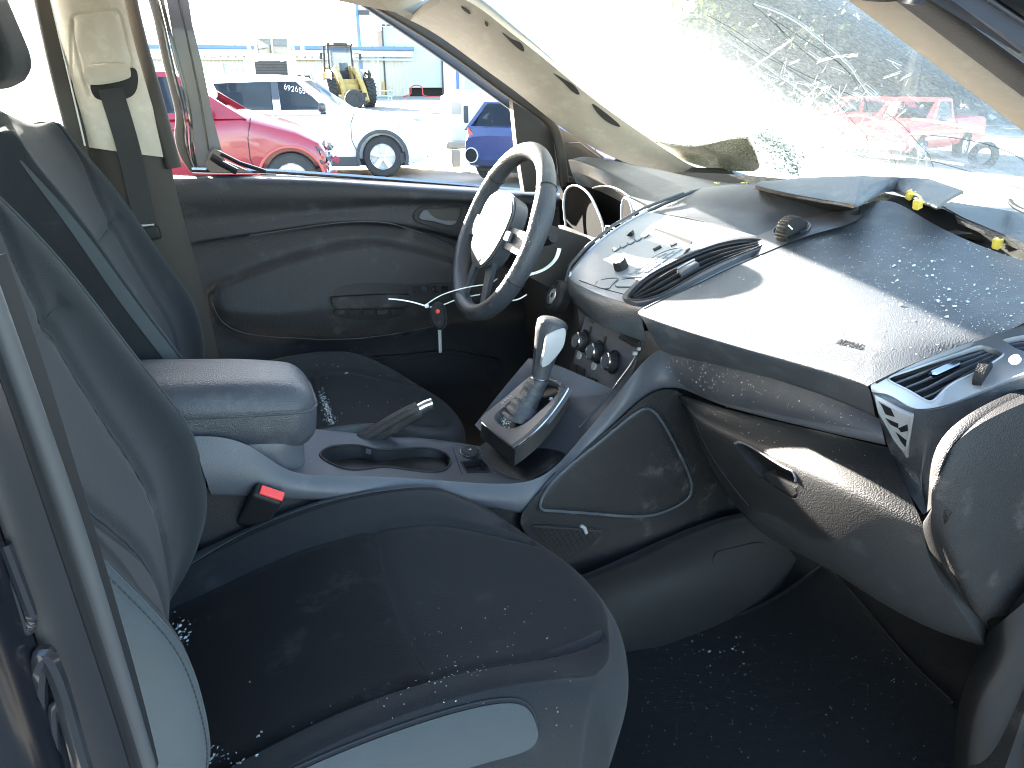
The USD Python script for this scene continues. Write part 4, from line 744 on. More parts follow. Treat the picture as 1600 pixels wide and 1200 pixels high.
# pull handle with its missing trim, switches
part(door, 'pull_recess', DOOR.plate(DOOR.uv(curve([(515, 456), (524, 444), (545, 438), (610, 437), (628, 440), (632, 458), (618, 486), (530, 489), (518, 480)], 60, True)), -.003, .0015, .01), 'black_plastic')
part(door, 'pull_handle', DOOR.plate(DOOR.uv([(512, 456), (632, 452), (627, 466), (624, 471), (522, 472), (514, 466)]), .004, .022, .01, bevel=.003), 'dark_plastic')
part(door, 'pull_slot', [DOOR.plate(DOOR.uv([(516+k*22, 475), (533+k*22, 475), (533+k*22, 483), (517+k*22, 484)]), .001, .006, .01, bevel=.001) for k in range(5)], 'dark_plastic')
part(door, 'switch_panel', DOOR.plate(DOOR.uv([(626, 440), (700, 436), (730, 440), (728, 454), (632, 456)]), 0, .006, .01, bevel=.002), 'dark_plastic')
for k in range(4):
    part(door, 'window_switch', DOOR.plate(DOOR.uv([(636+k*15, 441), (646+k*15, 440), (647+k*15, 448), (637+k*15, 449)]), .004, .012, .006, bevel=.002), 'gloss_black')
part(door, 'map_pocket', DOOR.plate(DOOR.uv([(450, 560), (700, 545), (780, 560), (780, 600), (460, 600)]), 0, .02, .02, bevel=.006), 'door_plastic')
# bent window frame beyond the pillar
fr = np.array([P(*q, y=.88) for q in ((258, -12), (293, -12), (301, 40), (318, 110), (332, 180), (347, 238), (330, 262), (307, 263), (304, 230), (290, 160), (272, 70))])
part(door, 'window_frame', quad_slab(fr, .028), 'frame_paint', label='blue-grey window frame bent outwards, its glass gone')
part(door, 'frame_crease', tube([P(*q, y=.872) for q in ((278, -5), (293, 60), (312, 150), (326, 235))], .0022), 'body_paint')
part(door, 'window_seal', [sweep(curve([P(*q, y=.86) for q in ((236, -12), (248, 30), (262, 95), (276, 150), (282, 185), (281, 215), (290, 245), (303, 264))], 60), rrect(.022, .016, .006), (0, 1, 0))], 'rubber', label='torn window seal hanging beside the frame')
part(door, 'seal_lip', [tube(curve([P(*q, y=.85) for q in ((250, -12), (260, 30), (276, 95), (290, 150), (298, 195), (300, 230), (306, 262))], 60), .0045), tube(curve([P(*q, y=.845) for q in ((243, -12), (255, 40), (270, 110), (284, 165), (291, 205), (295, 240), (304, 264))], 60), .003)], 'gloss_black')
part(door, 'mirror_bracket', [quad_slab(np.array([P(*q, y=.80) for q in ((322, 262), (326, 240), (335, 233), (347, 238), (352, 252), (395, 270), (330, 270))]), .03), tube([P(*q, y=.79) for q in ((330, 245), (345, 255), (370, 268))], .008), tube([P(*q, y=.80) for q in ((345, 240), (375, 255), (415, 268))], .005)], 'gloss_black')

# ================================================================ driver-side centre pillar and belt
BP = Surf([[P(76, -20, y=.66), P(110, -20, y=.635), P(150, -20, y=.63), P(190, -20, y=.65)], [P(98, 75, y=.68), P(125, 75, y=.655), P(170, 75, y=.65), P(212, 75, y=.67)], [P(117, 155, y=.695), P(150, 155, y=.67), P(200, 160, y=.668), P(238, 165, y=.69)], [P(134, 229, y=.71), P(165, 234, y=.688), P(225, 242, y=.685), P(262, 246, y=.705)]])
BP.groove([[(112, 150), (113, 34), (118, 25), (150, 20), (182, 18), (188, 26), (200, 75), (206, 106)], [(113, 34), (122, 90), (140, 150)]], [.0035, .0035], [-.0035, -.0035])
bp = part(CAR, 'pillar_trim', BP.solid(150, 100, .02), 'beige_trim', 50, label='pale beige trim of the farther centre pillar')
cov = BP.uv(curve([(113, 34), (118, 25), (150, 20), (182, 18), (188, 26), (198, 70), (204, 100), (143, 103), (130, 95)], 70, True))
part(bp, 'height_cover', BP.plate(cov, -.001, .002, .01, bevel=.0015), 'beige_trim')
part(bp, 'belt_guide', BP.plate(BP.uv(curve([(138, 104), (150, 99), (185, 96), (196, 99), (200, 113), (198, 120), (150, 130), (140, 124)], 50, True)), 0, .026, .008, bevel=.006), 'beige_trim')
part(bp, 'guide_button', BP.plate(BP.uv(curve([(146, 104), (152, 100), (178, 97), (182, 103), (179, 110), (152, 114), (147, 111)], 40, True)), .020, .0275, .005, bevel=.002), 'beige_trim')
part(bp, 'belt_slot', BP.plate(BP.uv(curve([(142, 133), (150, 130), (195, 122), (201, 108), (210, 107), (215, 125), (212, 142), (200, 153), (158, 156), (146, 148)], 60, True)), -.002, .002, .01), 'black_plastic')
BL = Surf([[P(132, 222, y=.72), P(180, 231, y=.697), P(225, 236, y=.695), P(264, 241, y=.715)], [P(150, 330, y=.725), P(195, 340, y=.705), P(250, 345, y=.703), P(288, 345, y=.72)], [P(180, 450, y=.735), P(225, 460, y=.72), P(280, 470, y=.718), P(322, 470, y=.735)], [P(220, 600, y=.74), P(265, 610, y=.725), P(315, 615, y=.725), P(352, 615, y=.74)]])
part(CAR, 'lower_pillar_trim', BL.solid(30, 20, .02), 'tan_trim', 50, label='dark brown lower trim of the farther centre pillar')
part(CAR, 'pillar_seal', [sweep(curve([P(*q, y=.70) for q in ((66, -20), (86, 75), (105, 155), (122, 225), (132, 300))], 30), rrect(.04, .03, .01), (0, 1, 0)), sweep(curve([P(*q, y=.705) for q in ((198, -20), (216, 60), (236, 130), (258, 210), (272, 262))], 30), rrect(.032, .03, .01), (0, 1, 0))], 'tan_trim', label='door seals either side of the farther centre pillar')
part(CAR, 'pillar_seal_lip', [tube(curve([P(*q, y=.68) for q in ((75, -20), (97, 75), (116, 155), (133, 228))], 30), .0018)], 'silver_plastic')
wp = curve([P(172, 138, y=.655), P(184, 175, y=.668), P(196, 215, y=.676), P(208, 262, y=.682), P(222, 325, y=.69), P(232, 368, y=.695)], 40)
belt = part(CAR, 'seat_belt', sweep(wp, rrect(.047, .0022, .001), (0, 1, .2)), 'belt_web', label='black seat belt hanging down the farther centre pillar')
part(belt, 'anchor', xf(rbox(.062, .018, .03, .006), frame(P(228, 366, y=.692), P(244, 360, y=.692)-P(208, 366, y=.692), z=(0, 0, 1))), 'black_plastic')
part(belt, 'anchor_loop', tube(np.array([P(206, 354, y=.69), P(240, 351, y=.69), P(245, 372, y=.69), P(222, 378, y=.69)]), .0025), 'silver_plastic')
# rear door seen past the driver seat
RD = Surf([[P(20, 194, y=.80), P(70, 200, y=.80), P(118, 208, y=.80)], [P(20, 204, y=.765), P(75, 210, y=.765), P(124, 218, y=.765)], [P(40, 250, y=.755), P(90, 255, y=.755), P(138, 262, y=.755)], [P(60, 340, y=.765), P(110, 345, y=.765), P(160, 350, y=.765)]])
rd = part(CAR, 'rear_door', RD.solid(20, 20, .03), 'door_plastic', 50, label='strip of dark rear door trim behind the farther seat')
pane_mat('dusty_glass', (.85, .88, .88), .45)
part(rd, 'rear_window', quad_slab(np.array([(-1.32, .795, .90), (-.64, .795, .885), (-.68, .66, 1.25), (-1.25, .66, 1.25)]), .005), 'dusty_glass', label='dusty rear door window glowing white')
part(rd, 'window_sill', tube([P(20, 193, y=.82), P(118, 207, y=.82)], .008), 'grey_plastic')
rr = np.array([(-1.35, .80, .90), (-.74, .80, .90), (-.74, .80, .3), (-1.35, .80, .3)]); part(rd, 'rear_door_panel', quad_slab(rr, .03), 'door_plastic')

# ================================================================ pillars and windscreen
WS = Surf([[(.80, .70, .835), (.93, .35, .825), (.96, 0, .825), (.93, -.35, .825), (.80, -.70, .835)], [(.53, .665, .955), (.66, .34, .965), (.69, 0, .965), (.66, -.34, .965), (.53, -.665, .955)], [(.25, .63, 1.07), (.36, .32, 1.095), (.39, 0, 1.10), (.36, -.32, 1.095), (.25, -.63, 1.07)], [(-.03, .59, 1.175), (.05, .30, 1.212), (.075, 0, 1.22), (.05, -.30, 1.212), (-.03, -.59, 1.175)]])
def strip_surf(a, b, bulge, n=3):
    """surface between two rails, bulged by 'bulge' toward the eye"""
    a, b = np.asarray(a), np.asarray(b); g = []
    for t in np.linspace(0, 1, n):
        m = lerp(a, b, t); g.append(m+nrm(CC-m)*bulge*(1-(2*t-1)**2))
    return Surf(np.array(g))
lowA = [P(641, 32, y=.612), P(700, 66, y=.63), P(760, 110, y=.65), P(812, 148, y=.665), P(865, 190, y=.68), P(930, 232, y=.69), P(1000, 262, y=.695), P(1095, 290, y=.69)]
_uq = WS.uv([(684, -30), (752, 0), (800, 38), (850, 78), (902, 122), (958, 166), (1012, 204), (1066, 240), (1120, 267)])
uppA = WS.at(*_uq.T)+WS.normal(*_uq.T)*.016; lowA = curve(lowA, 9)
AP = strip_surf(lowA, uppA, .02, 4)
ap = part(CAR, 'windscreen_pillar', AP.solid(20, 60, .02), 'beige_trim', 50, label='pale beige windscreen pillar trim on the farther side, sunlit')
roofA = strip_surf([P(545, -22, y=.60), P(580, -3, y=.605), P(612, 16, y=.61), P(640, 31, y=.612)], [P(600, -80, y=.56), P(630, -62, y=.56), P(655, -46, y=.56), P(680, -31, y=.56)], .012, 4)
part(CAR, 'roof_rail_trim', roofA.solid(16, 20, .02), 'beige_trim', 50, label='beige trim between the roof and the farther pillar')
part(CAR, 'rail_fill', roofA.solid(6, 6, .02).apply_translation((-.1, .02, .07)) if False else box(.75, .05, .05, (-.55, .63, 1.265)), 'headliner', label='roof edge above the farther door')
part(CAR, 'pillar_rubber', sweep(curve([P(*q, y=.70) for q in ((556, -12), (600, 12), (640, 36), (700, 74), (760, 118), (812, 156), (850, 182), (868, 205), (876, 240), (882, 290))], 60), rrect(.024, .02, .007), (0, 1, 0)), 'tan_trim', label='brown door seal under the farther windscreen pillar')
part(body, 'outer_pillar', sweep(curve([P(*q, y=.80) for q in ((560, -14), (640, 40), (700, 82), (760, 126), (806, 160))], 30), rrect(.05, .02, .008), (0, 1, 0)), 'frame_paint')
part(door, 'mirror_sail', quad_slab(np.array([P(*q, y=.74) for q in ((801, 154), (830, 166), (858, 184), (866, 215), (872, 262), (868, 300), (820, 300), (808, 225))]), .03), 'tan_trim', label='dark triangular panel at the front corner of the door')
tw = quad_slab(np.array([P(*q, y=.712) for q in ((868, 196), (905, 216), (945, 246), (925, 262), (905, 292), (884, 305), (874, 240))]), .02)
twp = part(CAR, 'dash_end_panel', tw, 'tan_trim', label='dark end panel of the dashboard beside the farther door')
part(twp, 'defrost_vent', [tube([P(*q, y=.70) for q in ((888, 224), (905, 223), (918, 233), (938, 247))], .0022), tube([P(*q, y=.70) for q in ((886, 275), (900, 279))], .0016)], 'grey_plastic')
# windscreen
n = {'t': ('transparent_bsdf', {'color': (.84, .90, .88)}), 'g': ('glossy_bsdf', {'color': (1, 1, 1), 'roughness': .03}), 'f': ('fresnel', {'IOR': 1.4}), 'm': ('mix_closure', {}),
     'd': ('translucent_bsdf', {'color': (.36, .39, .375)}), 'rd': ('diffuse_bsdf', {'color': (.28, .3, .29)}), 'dd': ('mix_closure', {'fac': .35}), 'w': ('mix_closure', {}), 'tc': ('texture_coordinate', {}), 'pos': ('separate_xyz', {}),
     'n1': ('noise_texture', {'scale': 3.2, 'detail': 4, 'roughness': .6}), 'map': ('mapping', {'mapping_type': 'point', 'scale': (1.6, 1, 1)}), 'v': ('voronoi_texture', {'scale': 120, 'feature': 'distance_to_edge'}), 'vc': ('math', {'math_type': 'less_than', 'value2': .07}),
     'yr': ('map_range', {'from_min': -.02, 'from_max': .42, 'to_min': .0, 'to_max': 1.0, 'clamp': True}), 'nm': ('math', {'math_type': 'multiply_add', 'value2': .9, 'value3': -.42}), 'ad': ('math', {'math_type': 'add', 'use_clamp': True}),
     'fine': ('noise_texture', {'scale': 160, 'detail': 4, 'roughness': .8}), 'fr': ('map_range', {'from_min': .45, 'from_max': .75, 'to_min': 0, 'to_max': .3, 'clamp': True}),
     'sc': ('math', {'math_type': 'multiply', 'value2': .62}), 'cr': ('math', {'math_type': 'multiply', 'value2': .25}), 'a2': ('math', {'math_type': 'add', 'use_clamp': True}), 'a3': ('math', {'math_type': 'add', 'use_clamp': True}), 'base': ('math', {'math_type': 'add', 'value2': .21, 'use_clamp': True}), 'cm': ('math', {'math_type': 'multiply'})}
l = [('t.BSDF', 'm.closure1'), ('g.BSDF', 'm.closure2'), ('f.fac', 'm.fac'), ('m.closure', 'w.closure1'), ('d.BSDF', 'dd.closure1'), ('rd.BSDF', 'dd.closure2'), ('dd.closure', 'w.closure2'),
     ('tc.object', 'n1.vector'), ('tc.object', 'v.vector'), ('tc.object', 'pos.vector'), ('tc.object', 'fine.vector'), ('v.distance', 'vc.value1'), ('pos.y', 'yr.value'), ('n1.fac', 'nm.value1'),
     ('yr.result', 'ad.value1'), ('nm.value', 'ad.value2'), ('ad.value', 'sc.value1'), ('vc.value', 'cm.value1'), ('ad.value', 'cm.value2'), ('cm.value', 'cr.value1'), ('sc.value', 'a2.value1'), ('cr.value', 'a2.value2'), ('fine.fac', 'fr.value'), ('a2.value', 'a3.value1'), ('fr.result', 'a3.value2'), ('a3.value', 'base.value1'), ('base.value', 'w.fac')]
MAT['crazed_glass'] = usdkit.material(stage, '/World/Looks/crazed_glass', n, l, surface='w.closure')
def sag(u, v):
    return -.018*np.exp(-((u-.8)/.8)**2-((v-1.7)/1.1)**2)+.004*np.sin(u*9+v*5)*np.exp(-((u-.6)/.9)**2)
WS.disp = sag
ws = part(CAR, 'windscreen', WS.mesh(70, 110), 'crazed_glass', 60, label='shattered laminated windscreen, milky and crazed on the farther side, cracked all over')
usdw = stage.GetPrimAtPath(ws)
MAT['crack_light'] = mat('crack_light', (.78, .82, .80), .4); mat('crack_dark', (.03, .035, .03), .4)
def crack(pts, r, m, jit=.0): 
    q = WS.uv(curve(pts, 40)); q = q+rng.normal(0, jit, q.shape); return tube(WS.pos(q[:, 0], q[:, 1], .0015), r, 4)
dark_cracks = [[(1128, 42), (1190, 85), (1240, 115), (1310, 175), (1340, 215), (1352, 245)], [(1105, 22), (1160, 55), (1215, 95), (1300, 140), (1345, 165)], [(1175, 5), (1215, 40), (1230, 60)], [(1200, 22), (1270, 70), (1310, 100), (1345, 135), (1349, 145)], [(1325, 3), (1297, 30), (1288, 60), (1291, 78)],
               [(1300, 90), (1330, 120), (1345, 150), (1350, 180)], [(1380, 185), (1420, 215), (1440, 245), (1456, 278)], [(1450, 217), (1540, 232), (1600, 255)], [(1430, 258), (1500, 275), (1560, 292), (1600, 304)], [(1212, 35), (1240, 65), (1290, 112)], [(1385, 250), (1395, 265), (1393, 275)], [(1215, 125), (1228, 85), (1232, 78)]]
light_cracks = [[(1130, 60), (1200, 110), (1260, 160), (1310, 195)], [(1180, 5), (1240, 30), (1290, 70), (1330, 110), (1360, 160)], [(1170, 110), (1215, 150), (1260, 200), (1300, 215)], [(1230, 206), (1290, 195), (1350, 190), (1400, 220)], [(1240, 245), (1300, 235), (1360, 222), (1430, 215), (1530, 212)], [(1300, 253), (1360, 250), (1420, 258), (1500, 268)],
                [(1330, 215), (1355, 240), (1365, 262), (1372, 276)], [(1345, 212), (1370, 235), (1385, 262)], [(1388, 205), (1420, 232), (1428, 270)], [(1395, 203), (1432, 240), (1442, 272)], [(1300, 225), (1325, 250), (1340, 275)], [(1420, 195), (1500, 205), (1545, 218), (1600, 230)], [(1150, 80), (1175, 130), (1235, 175)], [(1160, 120), (1180, 105), (1240, 60)], [(1250, 265), (1275, 240), (1310, 232)], [(1215, 200), (1260, 190), (1300, 180)], [(1275, 100), (1300, 92), (1340, 88)]]
part(ws, 'dark_crack', [crack(c, .0005, 0, .002) for c in dark_cracks], 'crack_dark')
part(ws, 'light_crack', [crack(c, .0008, 0, .002) for c in light_cracks], 'crack_light')
fine = []
for k in range(300):                                   # short crazing around the blows
    cx, cy = [(1270, 205), (1190, 150), (1300, 160), (1240, 230), (1330, 235)][k % 5]; c = np.array([cx, cy])+rng.normal(0, 1, 2)*[48, 28]
    if c[1] > 262: continue
    a = rng.uniform(.2, 1.1) if rng.random() < .6 else rng.uniform(1.6, 2.9); d = np.array([cos(a), sin(a)])*rng.uniform(8, 30)
    fine.append(crack([c-d/2, c+rng.normal(0, .5, 2), c+d/2], .00045, 0))
part(ws, 'fine_cracks', fine, 'crack_light', kind='stuff')
# black band with a crushed gap along the lower edge
MAT['crushed_edge'] = usdkit.material(stage, '/World/Looks/crushed_edge', {'p': ('principled_bsdf', {'roughness': .35}), 'tc': ('texture_coordinate', {}), 'v': ('voronoi_texture', {'scale': 150, 'feature': 'distance_to_edge'}), 'r': ('rgb_ramp', {'ramp': [(0, (.55, .57, .42)), (.05, (.5, .5, .38)), (.10, (.02, .022, .014)), (1, (.008, .009, .006))]})}, [('tc.object', 'v.vector'), ('v.distance', 'r.fac'), ('r.color', 'p.base_color')], surface='p.BSDF')
ced = WS.uv(np.vstack([curve([(955, 172), (985, 205), (1030, 222), (1080, 226), (1130, 222), (1165, 222)], 40), curve([(1168, 228), (1182, 245), (1186, 262), (1178, 268)], 12), curve([(1140, 266), (1100, 258), (1060, 245), (1025, 228), (990, 212)], 30)]))
part(ws, 'crushed_edge', WS.plate(ced, .001, .006, .012), 'crushed_edge', label='dark crushed patch at the lower corner of the windscreen')
def shards_at(pts, size, dens=1):
    out = []
    for p, nn in pts:
        s = size*rng.uniform(.45, 1.5); q = rng.normal(0, 1, (7, 3)); q = nrm(q)*rng.uniform(.5, 1, (7, 1))*s; q[:, 2] *= .6
        M = frame(p+nn*s*.4, nrm(np.cross(nn, rng.normal(0, 1, 3))), z=nn); out.append(xf(hull(q), M))
    return join(out)
for pts in ([(874, 107), (890, 122), (903, 135), (914, 140), (908, 128), (890, 116)], [(934, 155), (950, 165), (978, 190), (968, 188), (945, 172)], [(794, 43), (810, 54), (823, 60), (828, 72), (812, 62)], [(730, 2), (742, 10), (744, 14), (734, 8)], [(767, 26), (772, 30), (770, 33)]):
    part(ap, 'edge_gap', AP.plate(AP.uv(curve(np.array(pts)+[-9, 7], 24, True)), .0005, .002, .01), 'machine_dark')
part(ws, 'crushed_heap', shards_at([(WS.pos(*WS.uv([(a, b)])[0], .004), WS.normal(*WS.uv([(a, b)])[0])) for a, b in [(rng.normal(1185+k*.12, 8), rng.normal(215+k*.10, 8)) for k in range(520)] if b < 272], .005), 'shard', kind='stuff')
# cowl below the glass, black
part(CAR, 'cowl', hull([(.74, y, z) for y in (-.72, .72) for z in (.70, .765)]+[(.97, y, z) for y in (-.72, .72) for z in (.70, .80)]), 'black_plastic', label='black cowl under the lifted dashboard top')
part(CAR, 'cowl_lip', quad_slab(np.array([P(*q, y=.55) for q in ((1068, 273), (1085, 262), (1150, 264), (1200, 276), (1150, 278))]), .012), 'tan_trim', label='bent lip at the base of the windscreen')
# ---- passenger-side windscreen pillar, close to the eye
def px_strip(la, lb, ya, yb, bulge, th=.015, n=4): return strip_surf([P(*q, y=ya) for q in la], [P(*q, y=yb) for q in lb], bulge, n).solid(14, 30, th)
npl = part(CAR, 'near_pillar_trim', px_strip([(1290, -28), (1325, 0), (1500, 131), (1625, 224)], [(1360, -28), (1398, 0), (1520, 93), (1625, 173)], -.62, -.665, .006), 'beige_trim', 50, label='beige windscreen pillar trim at the top right corner')
part(npl, 'pillar_edge', px_strip([(1356, -30), (1398, 0), (1520, 92), (1625, 171)], [(1366, -30), (1408, 0), (1528, 87), (1625, 159)], -.667, -.69, .004), 'tan_trim')
part(CAR, 'near_pillar_seal', [px_strip([(1368, -28), (1405, 0), (1525, 90), (1625, 163)], [(1420, -28), (1462, 0), (1560, 70), (1625, 118)], -.69, -.73, .012)], 'rubber', label='black door seal along the near windscreen pillar')
part(body, 'near_pillar', [px_strip([(1428, -28), (1466, 0), (1562, 68), (1625, 114)], [(1478, -28), (1520, 0), (1590, 46), (1625, 70)], -.745, -.77, .015), px_strip([(1484, -28), (1524, -2), (1592, 42), (1625, 64)], [(1516, -28), (1554, -2), (1604, 32), (1640, 58)], -.765, -.78, .012)], 'frame_paint')
part(body, 'near_pillar_gap', px_strip([(1520, -28), (1558, -2), (1606, 30), (1640, 54)], [(1640, -100), (1680, -70), (1700, -30), (1720, 0)], -.785, -.80, .01), 'body_paint')
part(body, 'near_roof_rail', sweep(curve([(.10, -.70, 1.12), (-.1, -.665, 1.2), (-.5, -.65, 1.26), (-1.2, -.66, 1.26)], 20), rrect(.07, .07, .02), (0, 0, 1)), 'body_paint')
# ---- the open near door, swung forward outside the picture
_o = np.array([.56, -.86, 0]); _d = nrm([.34, -1, 0]); _h = lambda u, z: _o+_d*u+[0, 0, z]
od = part(CAR, 'open_door', quad_slab(np.array([_h(0, .02), _h(1.0, .06), _h(1.06, .4), _h(1.05, .84), _h(0, .80), _h(-.02, .4)]), .07, (-1, -.34, 0)), 'door_plastic', label='open near front door swung out beside the dashboard')
part(od, 'window_frame', [tube(curve([_h(.02, .80), _h(.25, .98), _h(.6, 1.16), _h(.9, 1.2)], 20), .022), tube([_h(.9, 1.2), _h(1.05, .84)], .022)], 'body_paint')
# ---- passenger-side centre pillar, at the left edge of the opening
def pl(la, lb, ya, yb, b, th=.02): return strip_surf([P(*q, y=ya) for q in la], [P(*q, y=yb) for q in lb], b, 5).solid(20, 40, th)
nb = part(CAR, 'near_centre_pillar', pl([(-60, 440), (-8, 570), (36, 690), (104, 890), (166, 1075), (214, 1230)], [(-40, 410), (0, 532), (50, 670), (125, 880), (190, 1070), (238, 1230)], -.80, -.79, -.004), 'black_plastic', label='dark body pillar close by at the left edge of the door opening')
part(nb, 'door_seal', tube(curve([P(*q, y=-.785) for q in ((-40, 395), (-2, 500), (45, 630), (112, 820), (178, 1030), (238, 1230))], 40), .0058, 12), 'seal_grey')
part(nb, 'pillar_flange', pl([(-120, 560), (-20, 770), (20, 880), (70, 1040), (105, 1150), (130, 1230)], [(-62, 440), (-10, 570), (33, 690), (101, 890), (163, 1075), (211, 1230)], -.835, -.805, .01), 'body_dull')
part(nb, 'pillar_skin', pl([(-300, 500), (-220, 800), (-120, 1000), (-80, 1100), (-40, 1180), (-20, 1260)], [(-124, 560), (-24, 770), (16, 880), (66, 1040), (100, 1150), (126, 1260)], -.87, -.84, .012), 'body_paint')
part(nb, 'striker_loop', [tube(curve([P(*q, y=-.842) for q in ((-6, 880), (18, 925), (42, 985), (48, 978), (38, 930), (8, 850))], 40), .003), tube(curve([P(*q, y=-.845) for q in ((62, 1230), (60, 1110), (62, 1030), (68, 1018), (84, 1045), (110, 1130), (140, 1230))], 50), .0045), tube(curve([P(*q, y=-.845) for q in ((92, 1230), (84, 1150), (86, 1100), (95, 1110), (115, 1180), (125, 1230))], 40), .003)], 'gloss_black')
# ================================================================ dashboard
def G(rows): return Surf([[P(a, b, **{ax: v}) for a, b, ax, v in r] for r in rows])
X, Y, Z = 'x', 'y', 'z'
PAD = G([[(1345, 321, X, .60), (1400, 317, X, .63), (1450, 345, X, .63), (1530, 383, X, .62), (1625, 414, X, .59)],
         [(1270, 364, X, .48), (1340, 372, X, .51), (1420, 395, X, .52), (1510, 432, X, .51), (1625, 470, X, .485)],
         [(1180, 402, X, .39), (1270, 420, X, .40), (1360, 445, X, .40), (1460, 480, X, .40), (1585, 512, X, .41)],
         [(1080, 447, X, .28), (1180, 475, X, .30), (1280, 505, X, .31), (1370, 530, X, .32), (1475, 549, X, .35)],
         [(1005, 481, X, .20), (1100, 512, X, .22), (1200, 540, X, .245), (1290, 565, X, .265), (1372, 594, X, .278)],
         [(1003, 497, X, .192), (1100, 530, X, .212), (1200, 559, X, .237), (1290, 585, X, .258), (1358, 608, X, .272)],
         [(1015, 520, X, .21), (1105, 548, X, .235), (1200, 575, X, .26), (1290, 604, X, .28), (1364, 632, X, .295)],
         [(1040, 552, X, .285), (1110, 570, X, .295), (1200, 598, X, .31), (1290, 628, X, .325), (1370, 660, X, .34)]])
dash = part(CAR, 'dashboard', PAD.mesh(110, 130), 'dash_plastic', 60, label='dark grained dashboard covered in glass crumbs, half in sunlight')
part(dash, 'inner_bulk', hull([(x, y, z) for y in (-.62, .64) for x, z in ((.44, .47), (.44, .64), (.74, .72), (.74, .42))]), 'black_plastic')
# embossed lettering on the pad
def emboss(S, text, px0, px1, height, mtl, h=.0006, parent=None, name='lettering', bold=False, up=None):
    t = meshkit.text_mesh(text, 1.0, .1, bold); v = np.array(t.vertices); wdt = v[:, 0].max()
    q0, q1 = S.uv([px0])[0], S.uv([px1])[0]; p0, p1 = S.pos(*q0), S.pos(*q1); n0 = S.normal(*q0); xd = p1-p0; L = np.linalg.norm(xd); xd = xd/L; yd = np.cross(n0, xd)
    s = L/wdt; hh = height if height else s
    pp = p0+np.outer(v[:, 0]*s, xd)+np.outer(v[:, 1]*hh, yd)+np.outer((v[:, 2]/.1)*.0006+h, n0)
    return part(parent or dash, name, trimesh.Trimesh(pp, t.faces, process=False), mtl, False)
emboss(PAD, 'AIRBAG', (1305, 537), (1345, 547), .010, 'dark_plastic', .0004, dash, 'airbag_lettering')
part(dash, 'pad_seam', PAD.line([(1343, 322), (1341, 338), (1322, 351), (1275, 364), (1226, 382), (1190, 397), (1150, 414), (1090, 444), (1040, 466), (1006, 483)], .0012, 0), 'black_plastic')
# ---- grey swoop from the console up into the dashboard
top_ = [(300, 682), (400, 703), (462, 738), (560, 744), (680, 750), (780, 756), (850, 742), (905, 688), (960, 622), (1005, 566)]
bot_ = [(328, 768), (400, 772), (480, 778), (580, 783), (690, 789), (780, 793), (836, 795), (892, 740), (942, 682), (990, 632)]
r0 = [P(a, b, y=-.112) for a, b in top_]+[P(1046, 545, x=.283), P(1112, 562, x=.288), P(1200, 589, x=.290), P(1290, 619, x=.300), P(1375, 655, x=.318)]
r2 = [P(a, b, y=-.122) for a, b in bot_]+[P(1048, 602, x=.278), P(1112, 623, x=.285), P(1205, 650, x=.288), P(1290, 671, x=.297), P(1383, 693, x=.318)]
r1 = [lerp(a, b, .3)+nrm(CC-a)*.006 for a, b in zip(r0, r2)]; r1b = [lerp(a, b, .72)+nrm(CC-a)*.010 for a, b in zip(r0, r2)]; r3 = [b+(b-a)*.06-nrm(CC-b)*.018 for a, b in zip(r0, r2)]
SW = Surf([r0, r1, r1b, r2, r3])
cons = part(CAR, 'centre_console', SW.mesh(30, 160), 'grey_plastic', 60, label='grey plastic centre console sweeping up into the dashboard')
part(cons, 'trim_joint', SW.line([(868, 738), (846, 762), (826, 793)], .0009, .0004), 'black_plastic')
# ---- centre stack
ST = G([[(889, 436, Y, .14), (915, 452, Y, .06), (955, 466, Y, -.03), (1003, 482, Y, -.12), (1012, 494, Y, -.125)],
        [(897, 420, Y, .14), (935, 435, Y, .055), (985, 448, Y, -.035), (1040, 462, Y, -.13), (1052, 474, Y, -.13)],
        [(925, 388, Y, .143), (985, 404, Y, .05), (1040, 418, Y, -.045), (1100, 428, Y, -.14), (1114, 441, Y, -.14)],
        [(965, 357, Y, .145), (1030, 371, Y, .05), (1092, 388, Y, -.05), (1162, 404, Y, -.145), (1176, 416, Y, -.145)],
        [(1012, 331, Y, .145), (1080, 343, Y, .05), (1150, 360, Y, -.05), (1222, 380, Y, -.145), (1240, 391, Y, -.145)]])
st = part(CAR, 'centre_stack', ST.mesh(80, 80), 'silver_plastic', 60, label='silver radio panel with keypad and knob, blazing in the sun')
NOSE = G([[(888, 432, Y, .145), (913, 451, Y, .06), (955, 466, Y, -.03), (1003, 481, Y, -.12)], [(886, 446, Y, .14), (908, 466, Y, .055), (950, 482, Y, -.035), (1003, 494, Y, -.125)], [(890, 462, Y, .13), (912, 484, Y, .05), (952, 500, Y, -.04), (1006, 514, Y, -.12)], [(902, 478, Y, .11), (922, 498, Y, .04), (958, 516, Y, -.04), (1010, 535, Y, -.10)]])
part(st, 'stack_nose', NOSE.mesh(40, 50), 'dash_plastic', 60)
part(st, 'panel_line', ST.line([(905, 438), (945, 452), (985, 463), (1000, 470)], .0008, .0003), 'black_plastic')
def sp(S, pts, h0, h1, m, name, parent, n=40, bevel=.0015, refine=.008, smooth=True): 
    q = curve(pts, n, True) if smooth else np.array(pts, float)
    return part(parent, name, S.plate(S.uv(q), h0, h1, refine, bevel), m, 40)
sp(ST, [(1018, 357), (1027, 358), (1082, 377), (1079, 382)], -.001, .0008, 'black_plastic', 'disc_slot', st, smooth=False, bevel=0)
